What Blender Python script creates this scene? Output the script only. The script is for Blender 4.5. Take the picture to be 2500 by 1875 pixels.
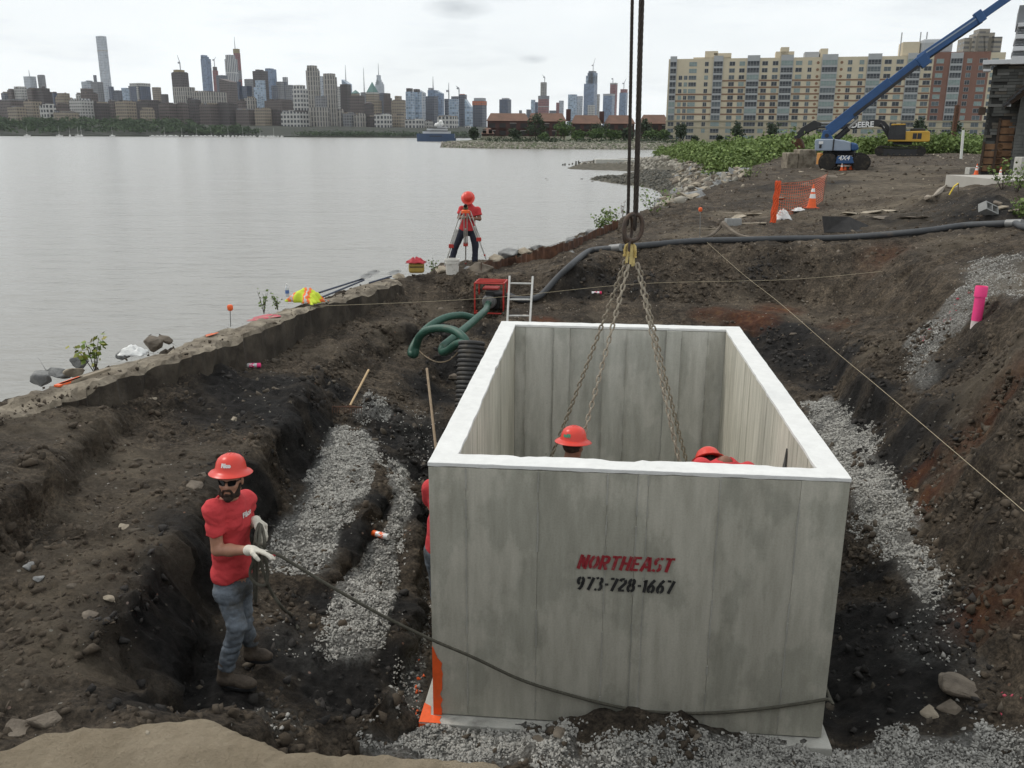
import bpy, bmesh, math, random
import numpy as np
from mathutils import Vector, Matrix, Euler
from mathutils.geometry import delaunay_2d_cdt
from mathutils.bvhtree import BVHTree
R = math.radians
random.seed(7)
SC = bpy.context.scene
for o in list(bpy.data.objects):
 bpy.data.objects.remove(o)
# ------------------------------------------------------------------ camera
PITCH, ROLL, FPX, CZ = 0.2726, -0.0054, 2174.0, 4.66
cam_d = bpy.data.cameras.new('camera')
cam_d.sensor_width = 36.0
cam_d.lens = 36.0 * FPX / 2500.0
cam_d.clip_start, cam_d.clip_end = 0.05, 30000
cam = bpy.data.objects.new('camera', cam_d)
SC.collection.objects.link(cam)
_cp, _sp, _cr, _sr = math.cos(PITCH), math.sin(PITCH), math.cos(ROLL), math.sin(ROLL)
_rt, _up = Vector((1, 0, 0)), Vector((0, _sp, _cp))
_r2, _u2 = _cr * _rt - _sr * _up, _sr * _rt + _cr * _up
_fw = Vector((0, _cp, -_sp))
m = Matrix.Identity(4)
for i in range(3):
 m[i][0], m[i][1], m[i][2] = _r2[i], _u2[i], -_fw[i]
m[2][3] = CZ
cam.matrix_world = m
SC.camera = cam
# ------------------------------------------------------------------ sky, sun, exposure
SUN_EL, SUN_AZ = R(52), R(-62)          # azimuth from +y towards +x: the light comes from the left, a little beyond the site
world = bpy.data.worlds.new('World')
SC.world = world
world.use_nodes = True
_n, _l = world.node_tree.nodes, world.node_tree.links
_n.clear()
_out = _n.new('ShaderNodeOutputWorld')
_bg = _n.new('ShaderNodeBackground')
_bg.inputs['Strength'].default_value = 0.1
_sky = _n.new('ShaderNodeTexSky')
_sky.sky_type = 'NISHITA'
_sky.sun_disc = False
_sky.sun_elevation = SUN_EL
_sky.sun_rotation = SUN_AZ
_sky.air_density, _sky.dust_density = 1.0, 2.0
_tc = _n.new('ShaderNodeTexCoord')
_mp = _n.new('ShaderNodeMapping')
_mp.inputs['Scale'].default_value = (1.0, 1.0, 3.2)
_cl = _n.new('ShaderNodeTexNoise')
_cl.inputs['Scale'].default_value, _cl.inputs['Detail'].default_value, _cl.inputs['Roughness'].default_value = 2.6, 9, 0.62
_l.new(_tc.outputs['Generated'], _mp.inputs['Vector'])
_l.new(_mp.outputs['Vector'], _cl.inputs['Vector'])
_cr1 = _n.new('ShaderNodeValToRGB')                       # cover of the thin overcast
_cr1.color_ramp.elements[0].position, _cr1.color_ramp.elements[0].color = 0.30, (0.80, 0.80, 0.80, 1)
_cr1.color_ramp.elements[1].position, _cr1.color_ramp.elements[1].color = 0.62, (0.985, 0.985, 0.985, 1)
_l.new(_cl.outputs['Fac'], _cr1.inputs['Fac'])
_cl2 = _n.new('ShaderNodeTexNoise')                       # grey puffs in the overcast
_cl2.inputs['Scale'].default_value, _cl2.inputs['Detail'].default_value, _cl2.inputs['Roughness'].default_value = 5.2, 7, 0.6
_mp2 = _n.new('ShaderNodeMapping')
_mp2.inputs['Scale'].default_value = (1.0, 1.0, 5.5)
_mp2.inputs['Location'].default_value = (3.1, 1.7, 0.4)
_l.new(_tc.outputs['Generated'], _mp2.inputs['Vector'])
_l.new(_mp2.outputs['Vector'], _cl2.inputs['Vector'])
_cr2 = _n.new('ShaderNodeValToRGB')
_cr2.color_ramp.elements[0].position, _cr2.color_ramp.elements[0].color = 0.52, (10.2, 10.6, 10.75, 1)
_cr2.color_ramp.elements[1].position, _cr2.color_ramp.elements[1].color = 0.78, (8.5, 8.95, 9.3, 1)
_l.new(_cl2.outputs['Fac'], _cr2.inputs['Fac'])
_mx = _n.new('ShaderNodeMixRGB')
_l.new(_cr1.outputs['Color'], _mx.inputs['Fac'])
_l.new(_sky.outputs['Color'], _mx.inputs['Color1'])
_l.new(_cr2.outputs['Color'], _mx.inputs['Color2'])
_nv = _n.new('ShaderNodeVectorMath'); _nv.operation = 'NORMALIZE'
_l.new(_tc.outputs['Generated'], _nv.inputs[0])
_prev = _mx.outputs['Color']
for _d, _w in (((-.058, .990, .126), .040), ((-.014, .988, .152), .075), ((.020, .997, .077), .018)):      # single grey cloud puffs
 _vd = _n.new('ShaderNodeVectorMath'); _vd.operation = 'SUBTRACT'; _vd.inputs[1].default_value = Vector(_d).normalized()
 _l.new(_nv.outputs[0], _vd.inputs[0])
 _sc = _n.new('ShaderNodeVectorMath'); _sc.operation = 'MULTIPLY'; _sc.inputs[1].default_value = (1, 1, 3.4)
 _l.new(_vd.outputs[0], _sc.inputs[0])
 _ln = _n.new('ShaderNodeVectorMath'); _ln.operation = 'LENGTH'; _l.new(_sc.outputs[0], _ln.inputs[0])
 _mr = _n.new('ShaderNodeMapRange'); _l.new(_ln.outputs['Value'], _mr.inputs['Value'])
 _mr.inputs['From Min'].default_value, _mr.inputs['From Max'].default_value, _mr.inputs['To Min'].default_value, _mr.inputs['To Max'].default_value = 0, _w, 1, 0
 _nz = _n.new('ShaderNodeTexNoise'); _nz.inputs['Scale'].default_value, _nz.inputs['Detail'].default_value = 34, 6
 _l.new(_mp.outputs['Vector'], _nz.inputs['Vector'])
 _mu = _n.new('ShaderNodeMath'); _mu.operation = 'MULTIPLY'; _mu.use_clamp = True
 _l.new(_mr.outputs[0], _mu.inputs[0]); _l.new(_nz.outputs['Fac'], _mu.inputs[1])
 _mc = _n.new('ShaderNodeMixRGB'); _l.new(_mu.outputs[0], _mc.inputs['Fac']); _l.new(_prev, _mc.inputs['Color1']); _mc.inputs['Color2'].default_value = (3.6, 4.0, 4.4, 1)
 _prev = _mc.outputs['Color']
_l.new(_prev, _bg.inputs['Color'])
_l.new(_bg.outputs['Background'], _out.inputs['Surface'])
sun_d = bpy.data.lights.new('sun', 'SUN')
sun_d.energy, sun_d.angle, sun_d.color = 1.5, R(12), (1.0, 0.95, 0.87)
sun = bpy.data.objects.new('sun', sun_d)
SC.collection.objects.link(sun)
sd = Vector((math.sin(SUN_AZ) * math.cos(SUN_EL), math.cos(SUN_AZ) * math.cos(SUN_EL), math.sin(SUN_EL)))
sun.rotation_euler = sd.to_track_quat('Z', 'Y').to_euler()
sun.location = (0, 0, 60)
SC.view_settings.view_transform = 'Standard'
SC.view_settings.look = 'None'
SC.view_settings.exposure, SC.view_settings.gamma = 0.0, 1.0
SC.view_settings.use_curve_mapping = False
SC.cycles.max_bounces = 6
SC.cycles.diffuse_bounces = 3
SC.cycles.glossy_bounces = 3
SC.cycles.transmission_bounces = 4
SC.cycles.volume_bounces = 2
SC.cycles.transparent_max_bounces = 6
SC.cycles.use_denoising = True
# ------------------------------------------------------------------ helpers
COL = SC.collection
def ray(dx, dy):
 """direction of the sight line through a point of the survey photograph (y component 1 at unit distance)"""
 u, v = (dx / .8848 - 1250) / FPX, (937.5 - dy / .8848) / FPX
 u, v = _cr * u + _sr * v, -_sr * u + _cr * v
 return np.array([u, _cp + v * _sp, -_sp + v * _cp])
def Zp(dx, dy, z):
 r = ray(dx, dy); t = (z - CZ) / r[2]
 return Vector((r[0] * t, r[1] * t, z))
def Dp(dx, dy, y):
 r = ray(dx, dy); t = y / r[1]
 return Vector((r[0] * t, y, CZ + r[2] * t))
def sight_plane(base):
 """an upright plane through base, square to the sight line -> its turn about z and a mapping to local points"""
 th = math.atan2(base.x, base.y)
 ex, n, c = Vector((math.cos(th), -math.sin(th), 0)), Vector((math.sin(th), math.cos(th), 0)), Vector((0, 0, CZ))
 def f(px, py, dz=0):
  r = Vector(ray(px, py)); t = ((base - c).dot(n) + dz) / r.dot(n); p = c + r * t - base
  return Vector((p.dot(ex), dz, p.z))
 return -th, f
def tag(o, label=None, cat=None, group=None, kind=None):
 if label: o['label'] = label
 if cat: o['category'] = cat
 if group: o['group'] = group
 if kind or label: o['kind'] = kind or 'thing'
 return o
def empty(name, loc=(0, 0, 0), rz=0, label=None, cat=None, group=None):
 o = bpy.data.objects.new(name, None)
 o.empty_display_size = 0.2
 o.location = loc
 o.rotation_euler = (0, 0, rz)
 COL.objects.link(o)
 return tag(o, label, cat, group)
def link(name, me, parent=None, loc=None, rot=None):
 o = bpy.data.objects.new(name, me)
 COL.objects.link(o)
 if parent is not None: o.parent = parent
 if loc is not None: o.location = loc
 if rot is not None: o.rotation_euler = rot
 return o
def kids(o):
 return [c for c in bpy.data.objects if c.parent == o]
def copy_tree(o, parent=None, ch=None):
 if ch is None:
  ch = {}
  for c in bpy.data.objects:
   if c.parent: ch.setdefault(c.parent.name, []).append(c)
 c = o.copy(); COL.objects.link(c)
 if parent is not None: c.parent = parent
 for k in ch.get(o.name, []):
  copy_tree(k, c, ch)
 return c
class MB:
 """collects shapes and links them as ONE mesh object"""
 def __init__(s): s.v, s.f, s.mi, s.cur = [], [], [], 0
 def add(s, vs, fs):
  b = len(s.v)
  s.v += [tuple(p) for p in vs]
  s.f += [tuple(i + b for i in f) for f in fs]
  s.mi += [s.cur] * len(fs)
  return s
 def box(s, c, d, rz=0, M=None):
  x, y, z = d[0] / 2, d[1] / 2, d[2] / 2
  p = [(-x, -y, -z), (x, -y, -z), (x, y, -z), (-x, y, -z), (-x, -y, z), (x, -y, z), (x, y, z), (-x, y, z)]
  if M is None: M = Matrix.Rotation(rz, 3, 'Z')
  c = Vector(c)
  return s.add([M @ Vector(q) + c for q in p], [(0, 3, 2, 1), (4, 5, 6, 7), (0, 1, 5, 4), (1, 2, 6, 5), (2, 3, 7, 6), (3, 0, 4, 7)])
 def box2(s, a, b):
  return s.box([(a[i] + b[i]) / 2 for i in range(3)], [abs(b[i] - a[i]) for i in range(3)])
 def beam(s, a, b, w, h, up=(0, 0, 1)):
  a, b = Vector(a), Vector(b); d = (b - a); L = d.length; d.normalize()
  up = Vector(up)
  if abs(d.dot(up)) > .98: up = Vector((0, 1, 0))
  x = d.cross(up).normalized(); z = x.cross(d)
  M = Matrix((x, d, z)).transposed()
  return s.box((a + b) / 2, (w, L, h), M=M)
 def tube(s, pts, r, n=8, cap=True, closed=False):
  pts = [Vector(p) for p in pts]; N = len(pts)
  rs = r if isinstance(r, (list, tuple)) else [r] * N
  vs, fs = [], []
  ref = None
  for i, p in enumerate(pts):
   if closed: t = pts[(i + 1) % N] - pts[i - 1]
   else: t = pts[min(i + 1, N - 1)] - pts[max(i - 1, 0)]
   t = t.normalized() if t.length > 1e-9 else Vector((0, 0, 1))
   if ref is None:
    ref = t.orthogonal().normalized()
   ref = (ref - t * ref.dot(t))
   ref = ref.normalized() if ref.length > 1e-6 else t.orthogonal().normalized()
   bi = t.cross(ref)
   for k in range(n):
    a = 2 * math.pi * k / n
    vs.append(p + (ref * math.cos(a) + bi * math.sin(a)) * rs[i])
  for i in range(N if closed else N - 1):
   j = (i + 1) % N
   for k in range(n):
    l = (k + 1) % n
    fs.append((i * n + k, i * n + l, j * n + l, j * n + k))
  if cap and not closed:
   fs.append(tuple(range(n))[::-1]); fs.append(tuple((N - 1) * n + k for k in range(n)))
  return s.add(vs, fs)
 def cyl(s, a, b, r, r2=None, n=12):
  return s.tube([a, b], [r, r if r2 is None else r2], n)
 def lathe(s, prof, c=(0, 0, 0), n=20, M=None):
  """prof: list of (r, z); axis z"""
  c = Vector(c); vs, fs = [], []
  for r, z in prof:
   for k in range(n):
    a = 2 * math.pi * k / n
    q = Vector((r * math.cos(a), r * math.sin(a), z))
    vs.append((M @ q if M else q) + c)
  for i in range(len(prof) - 1):
   for k in range(n):
    l = (k + 1) % n
    fs.append((i * n + k, i * n + l, (i + 1) * n + l, (i + 1) * n + k))
  if prof[0][0] > 1e-6: fs.append(tuple(range(n))[::-1])
  if prof[-1][0] > 1e-6: fs.append(tuple((len(prof) - 1) * n + k for k in range(n)))
  return s.add(vs, fs)
 def prism(s, poly, a, b):
  """poly: 3-D points of a planar outline at a; b = extrusion vector"""
  n = len(poly); b = Vector(b)
  vs = [Vector(p) for p in poly] + [Vector(p) + b for p in poly]
  fs = [tuple(range(n))[::-1], tuple(range(n, 2 * n))] + [(i, (i + 1) % n, n + (i + 1) % n, n + i) for i in range(n)]
  return s.add(vs, fs)
 def ball(s, c, r, n=10, m=6, M=None):
  r3 = r if isinstance(r, (tuple, list)) else (r, r, r)
  prof = [(math.sin(math.pi * i / m), -math.cos(math.pi * i / m)) for i in range(m + 1)]
  S = Matrix.Diagonal(r3)
  if M is not None: S = M @ S
  return s.lathe(prof, c, n, S)
 def mesh(s, name, mats, smooth=False, fix=True):
  me = bpy.data.meshes.new(name)
  me.from_pydata(s.v, [], s.f)
  for mt in (mats if isinstance(mats, (list, tuple)) else [mats]): me.materials.append(mt)
  if any(s.mi): me.polygons.foreach_set('material_index', s.mi)
  if fix:
   bm = bmesh.new(); bm.from_mesh(me)
   bmesh.ops.remove_doubles(bm, verts=bm.verts, dist=1e-5)
   bmesh.ops.recalc_face_normals(bm, faces=bm.faces)
   bm.to_mesh(me); bm.free()
  if smooth:
   me.polygons.foreach_set('use_smooth', [True] * len(me.polygons))
   try: me.set_sharp_from_angle(angle=R(40))
   except Exception: pass
  me.update()
  return me
 def build(s, name, mats, parent=None, smooth=False, fix=True, bevel=0, loc=None, rot=None):
  me = s.mesh(name, mats, smooth, fix)
  o = link(name, me, parent, loc, rot)
  if bevel:
   b = o.modifiers.new('bevel', 'BEVEL'); b.width = bevel; b.segments = 2; b.limit_method = 'ANGLE'; b.angle_limit = R(35)
  return o
def np_mesh(name, V, F, mats, smooth=False, mi=None):
 """V (n,3) floats, F (m,k) ints"""
 me = bpy.data.meshes.new(name)
 V = np.ascontiguousarray(V, np.float32); F = np.ascontiguousarray(F, np.int32)
 n, k = F.shape
 me.vertices.add(len(V)); me.vertices.foreach_set('co', V.ravel())
 me.loops.add(n * k); me.loops.foreach_set('vertex_index', F.ravel())
 me.polygons.add(n)
 me.polygons.foreach_set('loop_start', np.arange(0, n * k, k, dtype=np.int32))
 if smooth: me.polygons.foreach_set('use_smooth', np.ones(n, bool))
 for mt in (mats if isinstance(mats, (list, tuple)) else [mats]): me.materials.append(mt)
 if mi is not None: me.polygons.foreach_set('material_index', np.ascontiguousarray(mi, np.int32))
 me.update(calc_edges=True)
 me.validate()
 return me
# ---- noise in numpy
def _hash(ix, iy, iz, seed):
 h = (ix.astype(np.int64) * 374761393 + iy.astype(np.int64) * 668265263 + iz.astype(np.int64) * 2147483647 + seed * 1274126177) & 0xFFFFFFFF
 h = ((h ^ (h >> 13)) * 1274126177) & 0xFFFFFFFF
 h = ((h ^ (h >> 16)) * 2246822519) & 0xFFFFFFFF
 return ((h ^ (h >> 15)) & 0xFFFFFF) / float(0xFFFFFF)
def vnoise(x, y, z=None, seed=0):
 if z is None: z = np.zeros_like(x)
 ix, iy, iz = np.floor(x), np.floor(y), np.floor(z)
 fx, fy, fz = x - ix, y - iy, z - iz
 fx, fy, fz = [f * f * f * (f * (f * 6 - 15) + 10) for f in (fx, fy, fz)]
 r = 0
 for a in (0, 1):
  for b in (0, 1):
   for c in (0, 1):
    w = (fx if a else 1 - fx) * (fy if b else 1 - fy) * (fz if c else 1 - fz)
    r = r + w * _hash(ix + a, iy + b, iz + c, seed)
 return r * 2 - 1
def fbm(x, y, z=None, sc=1.0, oc=4, seed=0, gain=.5, ridged=False):
 s, a, t = 0, 1.0, 0
 for i in range(oc):
  n = vnoise(x * sc + i * 17.3, y * sc - i * 9.1, None if z is None else z * sc, seed + i)
  if ridged: n = 1 - 2 * np.abs(n)
  s = s + a * n; t += a; a *= gain; sc *= 2.03
 return s / t
# ---- materials
def mat(name, col, rough=.7, var=.12, scale=6.0, bump=0.0, bscale=40.0, metal=0.0, spec=.4, col2=None, thr=(.35, .65), detail=6, coord='Object', dirt=None, dscale=2.0, stretch=None, coat=0):
 """procedural: base colour varied by noise, optional second colour in noise patches, fine relief by bump"""
 mt = bpy.data.materials.new(name)
 mt.use_nodes = True
 N, L = mt.node_tree.nodes, mt.node_tree.links
 b = N['Principled BSDF']
 b.inputs['Roughness'].default_value = rough
 b.inputs['Metallic'].default_value = metal
 b.inputs['Specular IOR Level'].default_value = spec
 if coat: b.inputs['Coat Weight'].default_value = coat
 tc = N.new('ShaderNodeTexCoord')
 src = tc.outputs[coord]
 if stretch:
  mp = N.new('ShaderNodeMapping'); mp.inputs['Scale'].default_value = stretch
  L.new(src, mp.inputs['Vector']); src = mp.outputs['Vector']
 no = N.new('ShaderNodeTexNoise')
 no.inputs['Scale'].default_value, no.inputs['Detail'].default_value, no.inputs['Roughness'].default_value = scale, detail, .62
 L.new(src, no.inputs['Vector'])
 rp = N.new('ShaderNodeValToRGB')
 c = Vector(col[:3]); c2 = Vector(col2[:3]) if col2 else None
 if c2 is None:
  rp.color_ramp.elements[0].position, rp.color_ramp.elements[1].position = .3, .7
  rp.color_ramp.elements[0].color = (*(c * (1 - var)), 1); rp.color_ramp.elements[1].color = (*(c * (1 + var)), 1)
 else:
  rp.color_ramp.elements[0].position, rp.color_ramp.elements[1].position = thr
  rp.color_ramp.elements[0].color = (*c, 1); rp.color_ramp.elements[1].color = (*c2, 1)
 L.new(no.outputs['Fac'], rp.inputs['Fac'])
 outc = rp.outputs['Color']
 if dirt:
  n2 = N.new('ShaderNodeTexNoise'); n2.inputs['Scale'].default_value = dscale; n2.inputs['Detail'].default_value = 8; n2.inputs['Roughness'].default_value = .7
  L.new(tc.outputs[coord], n2.inputs['Vector'])
  r2 = N.new('ShaderNodeValToRGB'); r2.color_ramp.elements[0].position = dirt[1]; r2.color_ramp.elements[1].position = dirt[1] + .18
  r2.color_ramp.elements[0].color = (0, 0, 0, 1); r2.color_ramp.elements[1].color = (dirt[2], dirt[2], dirt[2], 1)
  L.new(n2.outputs['Fac'], r2.inputs['Fac'])
  mx = N.new('ShaderNodeMixRGB'); L.new(r2.outputs['Color'], mx.inputs['Fac'])
  L.new(outc, mx.inputs['Color1']); mx.inputs['Color2'].default_value = (*dirt[0], 1)
  outc = mx.outputs['Color']
 L.new(outc, b.inputs['Base Color'])
 if bump:
  nb = N.new('ShaderNodeTexNoise'); nb.inputs['Scale'].default_value = bscale; nb.inputs['Detail'].default_value = 8; nb.inputs['Roughness'].default_value = .65
  L.new(src, nb.inputs['Vector'])
  bp = N.new('ShaderNodeBump'); bp.inputs['Strength'].default_value = min(1, bump); bp.inputs['Distance'].default_value = .02 * max(1, bump)
  L.new(nb.outputs['Fac'], bp.inputs['Height']); L.new(bp.outputs['Normal'], b.inputs['Normal'])
 return mt
def polyline(pts, n):
 """Catmull-Rom through pts, n samples per span"""
 P = [Vector(p) for p in pts]; out = []
 for i in range(len(P) - 1):
  p0, p1, p2, p3 = P[max(i - 1, 0)], P[i], P[i + 1], P[min(i + 2, len(P) - 1)]
  for k in range(n):
   t = k / n
   out.append(.5 * ((2 * p1) + (p2 - p0) * t + (2 * p0 - 5 * p1 + 4 * p2 - p3) * t * t + (3 * p1 - p0 - 3 * p2 + p3) * t ** 3))
 out.append(P[-1])
 return out
def text_mesh(body, size=1.0, shear=0, bold=0, extrude=0, space=1.0, align='CENTER'):
 """flat letters in the xy plane -> (verts, faces)"""
 cu = bpy.data.curves.new('letters', 'FONT')
 cu.body, cu.size, cu.shear, cu.offset, cu.extrude, cu.space_character = body, size, shear, bold, extrude, space
 cu.align_x, cu.align_y = align, 'CENTER'
 cu.resolution_u = 3
 ob = bpy.data.objects.new('letters', cu)
 COL.objects.link(ob)
 dg = bpy.context.evaluated_depsgraph_get()
 me = bpy.data.meshes.new_from_object(ob.evaluated_get(dg))
 vs = [v.co.copy() for v in me.vertices]; fs = [tuple(p.vertices) for p in me.polygons]
 bpy.data.objects.remove(ob); bpy.data.curves.remove(cu); bpy.data.meshes.remove(me)
 return vs, fs
def letters(name, body, size, org, xdir, ydir, mt, parent, **kw):
 vs, fs = text_mesh(body, size, **kw)
 x, y = Vector(xdir).normalized(), Vector(ydir).normalized()
 n = x.cross(y)
 org = Vector(org)
 mb = MB().add([org + x * v.x + y * v.y + n * v.z for v in vs], fs)
 return mb.build(name, mt, parent, fix=False)
def stones_np(P, size, seed=0, flat=.6, variants=10, npts=9):
 """one irregular convex stone per row of P -> (V, F triangles)"""
 rng = np.random.default_rng(seed)
 var = []
 for i in range(variants):
  bm = bmesh.new()
  for k in range(npts):
   d = rng.normal(size=3); d /= np.linalg.norm(d)
   d *= rng.uniform(.75, 1.05)
   bm.verts.new((d[0] * rng.uniform(.8, 1.15), d[1] * rng.uniform(.6, 1), d[2] * flat))
  res = bmesh.ops.convex_hull(bm, input=bm.verts)
  bmesh.ops.delete(bm, geom=[g for g in res['geom_interior'] if isinstance(g, bmesh.types.BMVert)], context='VERTS')
  bmesh.ops.triangulate(bm, faces=bm.faces)
  bm.verts.index_update()
  var.append((np.array([v.co[:] for v in bm.verts]), np.array([[v.index for v in f.verts] for f in bm.faces])))
  bm.free()
 n = len(P); which = rng.integers(0, variants, n)
 Vs, Fs, off = [], [], 0
 ids = []
 for i in range(variants):
  idx = np.nonzero(which == i)[0]
  if not len(idx): continue
  v, f = var[i]
  q = rng.normal(size=(len(idx), 4)); q[:, 1:3] *= .45; q /= np.linalg.norm(q, axis=1)[:, None]
  w, x, y, z = q.T
  M = np.stack([np.stack([1 - 2 * (y * y + z * z), 2 * (x * y - z * w), 2 * (x * z + y * w)], -1),
     np.stack([2 * (x * y + z * w), 1 - 2 * (x * x + z * z), 2 * (y * z - x * w)], -1),
     np.stack([2 * (x * z - y * w), 2 * (y * z + x * w), 1 - 2 * (x * x + y * y)], -1)], 1)
  vv = np.einsum('nij,kj->nki', M, v) * size[idx][:, None, None] + P[idx][:, None, :]
  ff = f[None] + (np.arange(len(idx)) * len(v))[:, None, None] + off
  Vs.append(vv.reshape(-1, 3)); Fs.append(ff.reshape(-1, 3)); off += len(idx) * len(v)
  ids.append(np.repeat(idx, len(v)))
 return np.concatenate(Vs), np.concatenate(Fs), np.concatenate(ids)
def leaf_cards(P, size, seed=0, up=.35):
 """one folded leaf-sized quad per row of P -> (V, F quads)"""
 rng = np.random.default_rng(seed); n = len(P)
 d = rng.normal(size=(n, 3)); d[:, 2] = d[:, 2] * .6 - .15; d /= np.linalg.norm(d, axis=1)[:, None]
 s = rng.normal(size=(n, 3)); s[:, 2] += 0; s -= d * (s * d).sum(1)[:, None]; s /= np.linalg.norm(s, axis=1)[:, None]
 sz = size * rng.uniform(.6, 1.35, n) if np.ndim(size) == 0 else size
 sz = sz[:, None]
 V = np.stack([P, P + d * sz * .5 + s * sz * .34, P + d * sz, P + d * sz * .5 - s * sz * .34], 1).reshape(-1, 3)
 return V, np.arange(n * 4).reshape(n, 4)
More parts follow.
